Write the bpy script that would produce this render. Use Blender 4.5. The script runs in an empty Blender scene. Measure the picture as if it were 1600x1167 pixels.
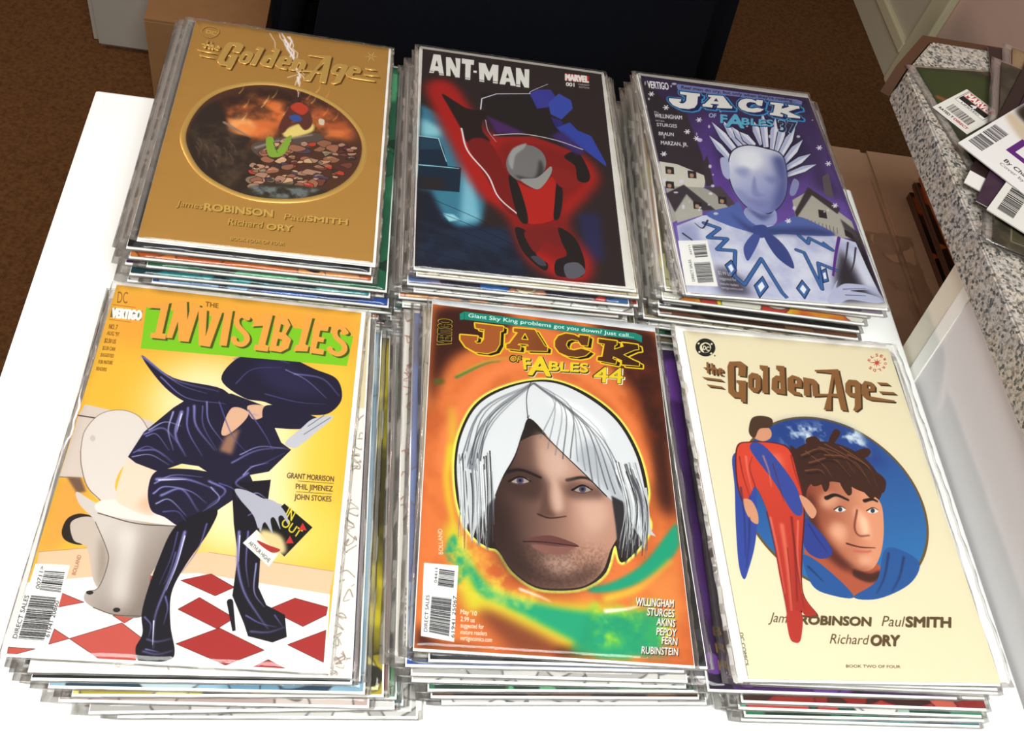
import bpy, bmesh, math, random
import numpy as np
from mathutils import Vector, Matrix

SC = bpy.context.scene
COL = SC.collection
# ------------------------------------------------------------------ camera
cam_d = bpy.data.cameras.new('camera'); cam = bpy.data.objects.new('camera', cam_d); COL.objects.link(cam)
cam_d.sensor_width = 36.0; cam_d.lens = 36.0 * 1499.42 / 1600.0; cam_d.clip_start = .02; cam_d.clip_end = 50
RT = Vector((.98022336, -.03289512, .19514115)); UP = Vector((-.08628447, .816377, .57103728)); FW = Vector((.17809308, .57658174, -.79739348))
cam.matrix_world = Matrix(((RT.x, UP.x, -FW.x, .05), (RT.y, UP.y, -FW.y, -.42), (RT.z, UP.z, -FW.z, .58792), (0, 0, 0, 1)))
SC.camera = cam
# ------------------------------------------------------------------ world, lamps, exposure
wd = bpy.data.worlds.new('room_light'); SC.world = wd; wd.use_nodes = True
wd.node_tree.nodes['Background'].inputs[0].default_value = (1, .86, .72, 1); wd.node_tree.nodes['Background'].inputs[1].default_value = .19
def area(name, loc, target, sx, sy, power, color):
    d = bpy.data.lights.new(name, 'AREA'); d.shape = 'RECTANGLE'; d.size = sx; d.size_y = sy; d.energy = power; d.color = color
    o = bpy.data.objects.new(name, d); COL.objects.link(o); o.location = loc
    o.rotation_euler = (Vector(target) - Vector(loc)).to_track_quat('-Z', 'Y').to_euler(); return o
area('area_lamp', (.14, -.78, 1.33), (.14, -.12, 0), 1.1, .5, 39, (.97, 1, .97))
area('area_lamp', (-1.7, 1.0, .9), (.1, .2, 0), .22, .16, 15.0, (1, .72, .62))  # unseen warm lamp low at left back, placed for glints on the sleeves
area('area_lamp', (-1.3, .1, 1.5), (.0, .1, 0), .25, .25, 2.0, (1, .85, .78))
SC.view_settings.view_transform = 'Standard'; SC.view_settings.look = 'None'; SC.view_settings.gamma = 1; SC.view_settings.use_curve_mapping = False
SC.view_settings.exposure = 0.0
SC.cycles.transparent_max_bounces = 48

# ------------------------------------------------------------------ helpers
def link(name, mesh, mats=None, parent=None):
    o = bpy.data.objects.new(name, mesh); COL.objects.link(o)
    if mats is not None:
        for m in (mats if isinstance(mats, (list, tuple)) else [mats]): mesh.materials.append(m)
    if parent is not None: o.parent = parent
    return o
def thing(name, label, cat, loc=(0, 0, 0), rz=0, group=None):
    o = bpy.data.objects.new(name, None); COL.objects.link(o); o.empty_display_size = .02
    o.location = loc; o.rotation_euler = (0, 0, rz); o['label'] = label; o['category'] = cat
    if group: o['group'] = group
    return o
def structure(o, label=None):
    o['kind'] = 'structure'
    if label: o['label'] = label
    return o
def mesh_bm(bm, name='mesh', smooth=False):
    me = bpy.data.meshes.new(name); bm.normal_update(); bm.to_mesh(me); bm.free()
    if smooth:
        for p in me.polygons: p.use_smooth = True
    return me
def box_bm(bm, x0, x1, y0, y1, z0, z1):
    v = [bm.verts.new(p) for p in ((x0, y0, z0), (x1, y0, z0), (x1, y1, z0), (x0, y1, z0), (x0, y0, z1), (x1, y0, z1), (x1, y1, z1), (x0, y1, z1))]
    for f in ((3, 2, 1, 0), (4, 5, 6, 7), (0, 1, 5, 4), (1, 2, 6, 5), (2, 3, 7, 6), (3, 0, 4, 7)): bm.faces.new([v[i] for i in f])
def box(x0, x1, y0, y1, z0, z1, bev=0, seg=2):
    bm = bmesh.new(); box_bm(bm, x0, x1, y0, y1, z0, z1)
    if bev: bmesh.ops.bevel(bm, geom=bm.edges[:] , offset=bev, segments=seg, affect='EDGES', profile=.5)
    return mesh_bm(bm)
def prism(pts, z0, z1, bev=0, shift=(0, 0)):
    bm = bmesh.new(); a = [bm.verts.new((x, y, z0)) for x, y in pts]; b = [bm.verts.new((x + shift[0], y + shift[1], z1)) for x, y in pts]
    n = len(pts); bm.faces.new(a[::-1]); bm.faces.new(b)
    for i in range(n): bm.faces.new((a[i], a[(i + 1) % n], b[(i + 1) % n], b[i]))
    bmesh.ops.recalc_face_normals(bm, faces=bm.faces[:])
    if bev: bmesh.ops.bevel(bm, geom=bm.edges[:], offset=bev, segments=2, affect='EDGES')
    return mesh_bm(bm)
def lin(h):
    c = [int(h[i:i + 2], 16) / 255 for i in (0, 2, 4)]
    return tuple(x / 12.92 if x <= .04045 else ((x + .055) / 1.055) ** 2.4 for x in c) + (1,)
class Mat:
    def __init__(s, name, col='808080', rough=.5, metal=0, spec=.5):
        s.m = bpy.data.materials.new(name); s.m.use_nodes = True; s.t = s.m.node_tree; s.b = s.t.nodes['Principled BSDF']
        s.b.inputs['Base Color'].default_value = lin(col); s.b.inputs['Roughness'].default_value = rough; s.b.inputs['Metallic'].default_value = metal
        s.b.inputs['Specular IOR Level'].default_value = spec
    def n(s, typ, **kw):
        x = s.t.nodes.new(typ)
        for k, v in kw.items():
            if k in x.inputs: x.inputs[k].default_value = v
            else: setattr(x, k, v)
        return x
    def l(s, a, ao, b, bi): s.t.links.new(a.outputs[ao], b.inputs[bi])
    def coords(s):
        c = s.n('ShaderNodeTexCoord'); return c
    def noisecol(s, cols, scale, detail=4, stops=None, rough=.6, which='noise', coord='Object'):
        c = s.coords()
        x = s.n('ShaderNodeTexNoise', Scale=scale, Detail=detail, Roughness=rough) if which == 'noise' else s.n('ShaderNodeTexVoronoi', Scale=scale)
        r = s.n('ShaderNodeValToRGB'); e = r.color_ramp.elements
        stops = stops or [i / (len(cols) - 1) for i in range(len(cols))]
        while len(e) < len(cols): e.new(.5)
        for el, p, q in zip(e, stops, cols): el.position = p; el.color = lin(q)
        s.l(c, coord, x, 'Vector'); s.l(x, 0 if which == 'noise' else 'Color', r, 0); s.l(r, 0, s.b, 'Base Color'); return x
    def bump(s, scale, strength, dist=.001, detail=3):
        c = s.coords(); x = s.n('ShaderNodeTexNoise', Scale=scale, Detail=detail); b = s.n('ShaderNodeBump', Strength=strength, Distance=dist)
        s.l(c, 'Object', x, 'Vector'); s.l(x, 0, b, 'Height'); s.l(b, 0, s.b, 'Normal')

# ------------------------------------------------------------------ a small print painter (mm on the cover -> pixels of a generated image)
GL = {}
def glyph(ch, bold):
    k = (ch, bold)
    if k in GL: return GL[k]
    def ev(body):
        c = bpy.data.curves.new('glyph', 'FONT'); c.body = body; c.resolution_u = 3; c.fill_mode = 'NONE'
        o = bpy.data.objects.new('glyph', c); COL.objects.link(o)
        m = o.evaluated_get(bpy.context.evaluated_depsgraph_get()).to_mesh()
        V = [tuple(v.co[:2]) for v in m.vertices]; adj = {}
        ec = {}
        for p in m.polygons:
            for e in p.edge_keys: ec[e] = ec.get(e, 0) + 1
        E = [e for e, n in ec.items() if n == 1] if len(m.polygons) else [tuple(e.vertices) for e in m.edges]
        # weld by position
        key = {}; idx = []
        for p in V: idx.append(key.setdefault((round(p[0], 5), round(p[1], 5)), len(key)))
        P = list(key.keys())
        for a, b in E:
            a, b = idx[a], idx[b]
            if a != b: adj.setdefault(a, []).append(b); adj.setdefault(b, []).append(a)
        loops = []; seen = set()
        for s0 in adj:
            if s0 in seen: continue
            L = [s0]; seen.add(s0); cur = s0
            while True:
                nx = [q for q in adj[cur] if q not in seen]
                if not nx: break
                cur = nx[0]; seen.add(cur); L.append(cur)
            if len(L) > 2: loops.append(np.array([P[i] for i in L]))
        o.evaluated_get(bpy.context.evaluated_depsgraph_get()).to_mesh_clear()
        bpy.data.objects.remove(o); bpy.data.curves.remove(c); return loops
    mx = lambda Ls: max((l[:, 0].max() for l in Ls), default=0)
    if ('bar',) not in GL: GL[('bar',)] = mx(ev('|'))
    adv = mx(ev(ch + '|')) - GL[('bar',)]
    GL[k] = (adv, ev(ch) if ch != ' ' else []); return GL[k]
def smoothpts(P, closed, n=6):
    P = np.asarray(P, float)
    if len(P) < 3: return P
    Q = np.vstack([P[-1], P, P[:2]]) if closed else np.vstack([2 * P[0] - P[1], P, 2 * P[-1] - P[-2]])
    t = np.linspace(0, 1, n, endpoint=False)[:, None]; out = []
    for i in range(len(Q) - 3):
        a, b, c, d = Q[i:i + 4]
        out.append(.5 * (2 * b + (c - a) * t + (2 * a - 5 * b + 4 * c - d) * t ** 2 + (3 * b - a - 3 * c + d) * t ** 3))
    if not closed: out.append(P[-1:])
    return np.vstack(out)
def cov_of(polys, W, H, pad=0, ss=3, evenodd=True):
    A = np.vstack(polys); x0, y0 = np.floor(A.min(0) - pad - 1).astype(int); x1, y1 = np.ceil(A.max(0) + pad + 2).astype(int)
    x0, y0, x1, y1 = max(x0, 0), max(y0, 0), min(x1, W), min(y1, H)
    if x1 <= x0 or y1 <= y0: return None
    w, h = x1 - x0, y1 - y0
    if w * h > 300000: ss = 2
    acc = np.zeros((h * ss, w * ss + 1), np.int8 if True else int)
    for P in polys:
        p = (np.asarray(P, float) - (x0, y0)) * ss; q = np.roll(p, -1, 0)
        for (ax, ay), (bx, by) in zip(p, q):
            if ay == by: continue
            sgn = 1
            if ay > by: ax, ay, bx, by = bx, by, ax, ay; sgn = -1
            r0 = max(int(math.ceil(ay - .5)), 0); r1 = min(int(math.ceil(by - .5)), h * ss)
            if r1 <= r0: continue
            r = np.arange(r0, r1); xs = ax + (r + .5 - ay) * (bx - ax) / (by - ay)
            acc[r, np.clip(np.ceil(xs - .5), 0, w * ss).astype(int)] += sgn
    s = np.cumsum(acc[:, :-1], axis=1, dtype=np.int8); m = (s & 1) if evenodd else (s != 0)
    return x0, y0, m.astype(np.float32).reshape(h, ss, w, ss).mean((1, 3))
def blur_im(a, r):
    r = int(round(r))
    if r < 1: return a
    for _ in range(2):
        for ax in (0, 1):
            p = [(r + 1, r) if i == ax else (0, 0) for i in (0, 1)]
            c = np.cumsum(np.pad(a, p), axis=ax, dtype=np.float64); n = a.shape[ax]; k = 2 * r + 1
            a = ((c[k:k + n] - c[:n]) if ax == 0 else (c[:, k:k + n] - c[:, :n])).astype(np.float32) / k
    return a
def vnoise(h, w, cell, seed):
    out = np.zeros((h, w), np.float32); amp = .55; rng = np.random.RandomState(seed)
    for o in range(4):
        c = max(cell / 2 ** o, 1.5); gh, gw = int(h / c) + 3, int(w / c) + 3; g = rng.rand(gh, gw).astype(np.float32)
        y = np.arange(h) / c; x = np.arange(w) / c; yi = y.astype(int); xi = x.astype(int); fy = (y - yi)[:, None]; fx = (x - xi)[None]
        fy = fy * fy * (3 - 2 * fy); fx = fx * fx * (3 - 2 * fx)
        a = g[yi][:, xi]; b = g[yi][:, xi + 1]; c2 = g[yi + 1][:, xi]; d = g[yi + 1][:, xi + 1]
        out += amp * (a * (1 - fx) * (1 - fy) + b * fx * (1 - fy) + c2 * (1 - fx) * fy + d * fx * fy); amp *= .55
    return out / 1.15
def rgb(h): return np.array([int(h[i:i + 2], 16) for i in (0, 2, 4)], np.float32) / 255
def paint(ops, name, S=5.0, w_mm=168, h_mm=259, metal=0.):
    W, H = int(w_mm * S), int(h_mm * S); im = np.ones((H, W, 4), np.float32); im[..., 3] = metal; mode = None
    def comp(c, col, op):
        if c is None: return
        x0, y0, m = c; h, w = m.shape; a = (m * op)[..., None]; t = im[y0:y0 + h, x0:x0 + w]
        t[..., :3] += (col - t[..., :3]) * a
        if mode is not None: t[..., 3:] += (mode - t[..., 3:]) * a
    def shape(polys, sm, blur, evenodd=True):
        P = [smoothpts(np.array(p, float).reshape(-1, 2) * S, True) if sm else np.array(p, float).reshape(-1, 2) * S for p in polys]
        b = blur * S * .6; c = cov_of(P, W, H, b * 2.2, evenodd=evenodd)
        if c is None or b < .5: return c
        return c[0], c[1], blur_im(c[2], b)
    def stroke(pts, w0, w1, sm, closed):
        P = np.array(pts, float).reshape(-1, 2) * S
        P = smoothpts(P, closed) if sm else P
        if closed: P = np.vstack([P, P[:1]])
        n = len(P); ws = np.linspace(w0, w1, n) * S / 2; polys = []
        for i in range(n - 1):
            d = P[i + 1] - P[i]; L = np.hypot(*d)
            if L < 1e-6: continue
            nn = np.array([-d[1], d[0]]) / L
            polys.append(np.array([P[i] + nn * ws[i], P[i + 1] + nn * ws[i + 1], P[i + 1] - nn * ws[i + 1], P[i] - nn * ws[i]]))
            if max(w0, w1) * S > 1.6:
                a = np.arange(8) * math.pi / 4; polys.append((P[i] + np.stack([np.cos(a), -np.sin(a)], 1) * ws[i]))
        return polys
    for o in ops:
        k = o[0]
        if k == 'm': mode = float(o[1])
        elif k == 'f': comp(shape(o[1], o[4], o[3]), rgb(o[2]), o[5])
        elif k == 's':
            polys = stroke(o[1], o[3], o[4], o[6], o[8])
            if not polys: continue
            b = o[5] * S * .6; c = cov_of(polys, W, H, b * 2.2, evenodd=False)
            if c is not None: comp((c[0], c[1], blur_im(c[2], b) if b >= .5 else c[2]), rgb(o[2]), o[7])
        elif k == 'g':
            c = shape([o[1]], o[6], o[7])
            if c is None: continue
            x0, y0, m = c; h, w = m.shape; p0 = np.array(o[3]) * S; p1 = np.array(o[5]) * S; d = p1 - p0
            t = np.clip(((np.arange(w)[None] + x0 - p0[0]) * d[0] + (np.arange(h)[:, None] + y0 - p0[1]) * d[1]) / (d @ d), 0, 1)[..., None]
            comp(c, rgb(o[2]) * (1 - t) + rgb(o[4]) * t, 1)
        elif k == 'n':
            c = shape([o[1]], o[7], o[6])
            if c is None: continue
            x0, y0, m = c; z = np.clip((vnoise(m.shape[0], m.shape[1], o[4] * S, o[5]) - o[8]) * o[9] + .5, 0, 1); comp((x0, y0, m * z), rgb(o[2]), o[3])
        elif k == 't':
            txt, P0, P1, P2, col, bold = o[1:]; x = 0; L = []
            for ch in txt:
                adv, lp = glyph(ch, 0)
                L += [l + (x, 0) for l in lp]; x += adv
            A = np.vstack(L); lo = A[:, 0].min(); wid = A[:, 0].max() - lo; cap = glyph('H', 0)[1][0][:, 1].max()
            P0, P1, P2 = (np.array(p) * S for p in (P0, P1, P2)); M = np.stack([(P1 - P0) / wid, (P2 - P0) / cap])
            polys = [(l - (lo, 0)) @ M + P0 for l in L]; c = cov_of(polys, W, H, 2)
            if c is None: continue
            m = c[2]
            if bold:
                st = [s for s in (stroke(np.vstack([l, l[:1]]).ravel() / S, .05 * bold * cap_mm, .05 * bold * cap_mm, 0, 0) for l in polys for cap_mm in [np.hypot(*(P2 - P0)) / S])]
                c2 = cov_of([q for s in st for q in s] + [np.array([[c[0], c[1]], [c[0] + .01, c[1]], [c[0], c[1] + .01]]), np.array([[c[0] + m.shape[1], c[1] + m.shape[0]]] * 3)], W, H, 2, evenodd=False)
                X0, Y0 = min(c[0], c2[0]), min(c[1], c2[1]); X1 = max(c[0] + m.shape[1], c2[0] + c2[2].shape[1]); Y1 = max(c[1] + m.shape[0], c2[1] + c2[2].shape[0])
                u = np.zeros((Y1 - Y0, X1 - X0), np.float32); u[c[1] - Y0:c[1] - Y0 + m.shape[0], c[0] - X0:c[0] - X0 + m.shape[1]] = m
                v = u[c2[1] - Y0:c2[1] - Y0 + c2[2].shape[0], c2[0] - X0:c2[0] - X0 + c2[2].shape[1]]; np.maximum(v, c2[2], out=v); c = (X0, Y0, u)
            comp(c, rgb(col), 1)
        elif k == 'b':
            q = np.array(o[1], float).reshape(4, 2) * S; rng = random.Random(o[3]); t = 0; polys = []
            tot = []
            for i in range(o[2]): tot.append((rng.choice((1, 1, 2, 3)), rng.choice((1, 1, 2, 2))))
            T = sum(a + b for a, b in tot)
            for a, b in tot:
                u, v = t / T, (t + a) / T; t += a + b
                polys.append(np.array([q[0] + (q[3] - q[0]) * u, q[1] + (q[2] - q[1]) * u, q[1] + (q[2] - q[1]) * v, q[0] + (q[3] - q[0]) * v]))
            comp(cov_of(polys, W, H), rgb(o[4]), 1)
    img = bpy.data.images.new(name, W, H, alpha=True); img.alpha_mode = 'CHANNEL_PACKED'
    img.pixels.foreach_set(np.ascontiguousarray(np.clip(im[::-1], 0, 1)).ravel()); img.update(); img.pack()
    return img
def print_mat(name, img, rough=.35, foil=False, spec=.5):
    M = Mat(name, 'ffffff', rough, 0, spec); t = M.n('ShaderNodeTexImage'); t.image = img; t.interpolation = 'Cubic'; t.extension = 'EXTEND'
    u = M.n('ShaderNodeUVMap'); u.uv_map = 'print'; M.l(u, 0, t, 'Vector')
    mu = M.n('ShaderNodeMixRGB', blend_type='MULTIPLY'); mu.inputs[0].default_value = 1; k = .95 if foil else .71; mu.inputs[2].default_value = (k, k, k, 1); M.l(t, 'Color', mu, 1); M.l(mu, 0, M.b, 'Base Color')
    if foil:
        am = M.n('ShaderNodeMath', operation='MULTIPLY'); am.inputs[1].default_value = .62; M.l(t, 'Alpha', am, 0); M.l(am, 0, M.b, 'Metallic'); M.b.inputs['Roughness'].default_value = .42; M.bump(60, .25, .0006)
    return M.m

# ------------------------------------------------------------------ materials
def sleeve_mat(name='clear_plastic', milk=.004, fk=.6):
    m = bpy.data.materials.new(name); m.use_nodes = True; t = m.node_tree; t.nodes.clear(); N = t.nodes.new
    out = N('ShaderNodeOutputMaterial'); tr = N('ShaderNodeBsdfTransparent'); tr.inputs[0].default_value = (.99, .99, .985, 1)
    gl = N('ShaderNodeBsdfGlossy'); gl.inputs['Roughness'].default_value = .09; gl.inputs[0].default_value = (1, 1, 1, 1)
    df = N('ShaderNodeBsdfDiffuse'); df.inputs[0].default_value = (.78, .70, .66, 1)  # warm tint paints reflected warm light into the clear plastic
    fr = N('ShaderNodeFresnel'); fr.inputs[0].default_value = 1.42; m1 = N('ShaderNodeMixShader'); m2 = N('ShaderNodeMixShader'); m1.inputs[0].default_value = milk
    tc = N('ShaderNodeTexCoord'); nz = N('ShaderNodeTexNoise'); nz.inputs['Scale'].default_value = 45; bp = N('ShaderNodeBump'); bp.inputs['Strength'].default_value = .16; bp.inputs['Distance'].default_value = .002
    t.links.new(tc.outputs['Object'], nz.inputs['Vector']); t.links.new(nz.outputs[0], bp.inputs['Height']); t.links.new(bp.outputs[0], gl.inputs['Normal']); t.links.new(bp.outputs[0], fr.inputs['Normal'])
    mu = N('ShaderNodeMath'); mu.operation = 'MULTIPLY'; mu.inputs[1].default_value = fk; t.links.new(fr.outputs[0], mu.inputs[0])
    t.links.new(tr.outputs[0], m1.inputs[1]); t.links.new(df.outputs[0], m1.inputs[2]); t.links.new(mu.outputs[0], m2.inputs[0]); t.links.new(m1.outputs[0], m2.inputs[1]); t.links.new(gl.outputs[0], m2.inputs[2]); t.links.new(m2.outputs[0], out.inputs[0])
    return m
SLEEVE = sleeve_mat(); SLEEVE_RIM = sleeve_mat('milky_plastic_rim', .07, .6)
PAGES = Mat('page_edges', 'a8a49a', .8); PAGES.bump(400, .2, .0003); PAGES = PAGES.m
BOARD = Mat('white_board', 'f2f1ee', .6); BOARD.bump(200, .1, .0003); BOARD = BOARD.m
LAM = Mat('white_laminate', 'eeeeec', .45); LAM.bump(220, .06, .0004); LAM = LAM.m
PANEL = Mat('white_panel', 'd8d5d6', .5); PANEL.bump(90, .05, .0005); PANEL = PANEL.m
WARMP = Mat('cream_panel', 'ded6c4', .55); WARMP.bump(90, .05, .0005); WARMP = WARMP.m
TRIMM = Mat('trim_paint', 'f0efe8', .4); TRIMM.bump(90, .05, .0005); TRIMM = TRIMM.m
g = Mat('granite', 'b0aca4', .22)
c0 = g.coords(); v1 = g.n('ShaderNodeTexNoise', Scale=260, Detail=5, Roughness=.7); v2 = g.n('ShaderNodeTexVoronoi', Scale=430); v3 = g.n('ShaderNodeTexNoise', Scale=70, Detail=3)
r1 = g.n('ShaderNodeValToRGB'); e = r1.color_ramp.elements; e[0].position = .34; e[0].color = lin('6a6662'); e[1].position = .47; e[1].color = lin('a8a29a'); x = e.new(.56); x.color = lin('d2ccc4'); x = e.new(.7); x.color = lin('b8b2ae')
r2 = g.n('ShaderNodeValToRGB'); e = r2.color_ramp.elements; e[0].position = .12; e[0].color = (1, 1, 1, 1); e[1].position = .24; e[1].color = (0, 0, 0, 1)
r3 = g.n('ShaderNodeValToRGB'); e = r3.color_ramp.elements; e[0].position = .42; e[0].color = lin('d2cabe'); e[1].position = .6; e[1].color = lin('c4c4c8')
mx = g.n('ShaderNodeMixRGB', blend_type='MULTIPLY'); mx.inputs[0].default_value = .7; sp = g.n('ShaderNodeSeparateColor'); md = g.n('ShaderNodeMixRGB'); md.inputs[2].default_value = lin('4a4c4a')
for a in (v1, v2, v3): g.l(c0, 'Object', a, 'Vector')
g.l(v1, 0, r1, 0); g.l(v3, 0, r3, 0); g.l(r1, 0, mx, 1); g.l(r3, 0, mx, 2); g.l(v2, 'Color', sp, 0); g.l(sp, 0, r2, 0); g.l(r2, 0, md, 0); g.l(mx, 0, md, 1); g.l(md, 0, g.b, 'Base Color'); GRAN = g.m
x = Mat('brown_carpet', '6a4a30', .95, 0, .1); x.noisecol(['4e321c', '5c3d22', '644428'], 140, 4, [.35, .5, .65]); x.bump(500, .5, .003); CARPET = x.m
x = Mat('cardboard', '8a6440', .8, 0, .2); x.noisecol(['845e3a', '96704a'], 25, 4); CARD = x.m
x = Mat('dark_cardboard', '6c5440', .6, 0, .3); x.noisecol(['ac8a6e', 'bc9a7e'], 18, 4); CARD2 = x.m
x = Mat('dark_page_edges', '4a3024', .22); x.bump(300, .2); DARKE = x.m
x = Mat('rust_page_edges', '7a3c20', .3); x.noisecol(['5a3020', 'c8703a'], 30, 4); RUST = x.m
x = Mat('tape', '8a6446', .3); x.bump(60, .1); TAPE = x.m
x = Mat('black_fabric', '0b0e16', .95, 0, .1); x.noisecol(['080a10', '0e121c'], 80, 4); x.bump(700, .4, .002); BLACKF = x.m
x = Mat('dark_plastic', '141416', .4); x.bump(300, .1); DARKP = x.m
x = Mat('grey_plastic', 'a09a90', .5); x.noisecol(['989288', 'aaa49a'], 15, 5); GREYP = x.m
x = Mat('wall_paint', 'a88c7c', .8); x.noisecol(['c8aa9c', 'd6b8aa'], 6, 3); x.bump(120, .15, .001); WALLP = x.m
x = Mat('door_paint', '9a9484', .5); x.noisecol(['b2ac98', 'beb8a4'], 5, 3); DOORP = x.m
x = Mat('door_trim', 'c4be9e', .45); x.bump(60, .05); DTRIM = x.m
x = Mat('brown_wood', '5c3824', .5); x.noisecol(['3c2416', '52331f'], 30, 5); WOODB = x.m
FOILR = Mat('raised_foil', 'dcb262', .36, .65); FOILR.bump(80, .15, .0004); FOILR = FOILR.m

# ------------------------------------------------------------------ large structure
fl = structure(link('floor', box(-2.5, 2.2, -2.2, 3.2, -.80, -.74), CARPET), 'brown carpet floor far below the white table')
wr = structure(link('wall_right', box(1.36, 1.46, -2.2, 3.2, -.74, 1.7), WALLP), 'beige wall behind the granite counter')
bb = structure(link('baseboard_right', box(1.345, 1.36, -2.2, 3.2, -.74, -.665), DOORP)); bb['label'] = 'pale baseboard along the beige wall'
tm = structure(link('trim_1', box(1.337, 1.36, 1.56, 3.2, -.665, -.635, .004), DTRIM)); tm['label'] = 'moulded rail above the baseboard'
d1 = structure(link('door_1', box(1.349, 1.36, 1.56, 2.6, -.635, 1.3), DOORP)); d1['label'] = 'pale panelled door in the far right corner'
for y0, y1, z0, z1 in ((1.66, 2.0, -.52, .3), (2.12, 2.46, -.52, .3)):
    link('door_panel', box(1.343, 1.3495, y0, y1, z0, z1, .003), DOORP, d1)
t2 = structure(link('trim_2', box(1.338, 1.36, 1.49, 1.56, -.74, 1.5, .004), DTRIM)); t2['label'] = 'upright door frame beside the beige wall'

# table
tb = thing('table', 'white laminate table carrying six stacks of bagged comics', 'table', (.18, -.17, -.74))
def P(x0, x1, y0, y1, z0, z1): return (x0 - .18, x1 - .18, y0 + .17, y1 + .17, z0 + .74, z1 + .74)
link('tabletop', box(*P(-.175, .5325, -.62, .266, -.026, 0), .0025), LAM, tb)
for x, y in ((-.15, .24), (.50, .24), (-.15, -.595), (.50, -.595)): link('leg', box(*P(x - .02, x + .02, y - .02, y + .02, -.74, -.026), .003), LAM, tb)
link('apron', box(*P(-.13, .48, .235, .25, -.10, -.026)), LAM, tb); link('apron', box(*P(-.13, .48, -.6, -.585, -.10, -.026)), LAM, tb)

# counter
kc = thing('kitchen_counter', 'white counter with speckled granite top right of the table', 'counter', (.9, -.2, -.74))
def Q(pts): return [(x - .9, y + .2) for x, y in pts]
link('granite_top', prism(Q([(.523, -.75), (1.345, -.75), (1.345, .336), (.564, .332), (.523, .28)]), .097 + .74, .13 + .74, .0015), GRAN, kc)
link('wood_edge', prism(Q([(.5225, .2815), (.5635, .3335), (1.345, .3375), (1.345, .3475), (.559, .343), (.515, .287)]), .100 + .74, .128 + .74), WOODB, kc)
SH = (0, .155)
link('side_panel', prism(Q([(.535, -.75), (1.2, -.75), (1.2, -.10), (.535, -.10)]), 0, .097 + .74, 0, SH), PANEL, kc)
link('edge_trim', prism(Q([(.5335, -.10), (.56, -.10), (.56, -.087), (.5335, -.087)]), 0, .097 + .74, 0, SH), TRIMM, kc)
link('end_panel', prism(Q([(.535, -.087), (1.2, -.087), (1.2, -.062), (.535, -.062)]), 0, .097 + .74, 0, SH), WARMP, kc)

# ------------------------------------------------------------------ bagged comics
CW, CH = .168, .259
def slab_cover(w, h, t, name='front_cover', bow=0):
    bm = bmesh.new(); box_bm(bm, -w / 2, w / 2, -h / 2, h / 2, 0, t)
    me = mesh_bm(bm, name); uv = me.uv_layers.new(name='print')
    for p in me.polygons:
        for li in p.loop_indices:
            c = me.vertices[me.loops[li].vertex_index].co; uv.data[li].uv = (c.x / w + .5, c.y / h + .5)
    return me
def ring(w, h, n, rad, cx=0, cy=0, seed=0, amp=0):
    rg = random.Random(seed); pts = []
    per = [(-w / 2, -h / 2), (w / 2, -h / 2), (w / 2, h / 2), (-w / 2, h / 2)]
    for i in range(4):
        a, b = per[i], per[(i + 1) % 4]
        m = n if i % 2 == 0 else int(n * 1.5)
        for k in range(m):
            t = k / m; pts.append((cx + a[0] + (b[0] - a[0]) * t, cy + a[1] + (b[1] - a[1]) * t))
    return pts
def sleeve_mesh(w, h, thick, ml, mr, mt, mb, seed=0, n=18):
    """flat bag: thick over the comic, pinched and slightly rippled at its margins"""
    rg = random.Random(seed); ow, oh = w + ml + mr, h + mt + mb; cx, cy = (mr - ml) / 2, (mt - mb) / 2
    O = ring(ow, oh, n, 0, cx, cy); I = ring(w + .004, h + .004, n, 0); Mi = [((a[0] * .45 + b[0] * .55), (a[1] * .45 + b[1] * .55)) for a, b in zip(O, I)]
    C = ring(w - .012, h - .012, n, 0); k = len(O); bm = bmesh.new(); rings = []
    ph = rg.random() * 6
    wav = [math.sin(i * 1.7 + ph) * .5 + math.sin(i * .63 + 2 * ph) * .5 for i in range(k)]
    zo = [thick * (.42 + .22 * wav[i]) for i in range(k)]
    out = [bm.verts.new((O[i][0] + .0003 * wav[i], O[i][1] + .0003 * wav[(i + 5) % k], zo[i])) for i in range(k)]
    for top in (1, 0):
        m = [bm.verts.new((Mi[i][0], Mi[i][1], min(thick, max(0, zo[i] + (.22 if top else -.2) * thick + .12 * thick * wav[(i * 3 + 2) % k])))) for i in range(k)]
        a = [bm.verts.new((I[i][0], I[i][1], thick * ((.93 + .05 * wav[i]) if top else .03))) for i in range(k)]
        c = [bm.verts.new((C[i][0], C[i][1], thick * (.985 if top else 0))) for i in range(k)]
        prev = out
        for r in (m, a, c):
            for i in range(k):
                f = (prev[i], prev[(i + 1) % k], r[(i + 1) % k], r[i]); q = bm.faces.new(f if top else f[::-1]); q.material_index = 0 if r is c else 1
            prev = r
        bm.faces.new(c if top else c[::-1])
    return mesh_bm(bm, 'plastic_sleeve', True)
LOW = {}
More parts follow.
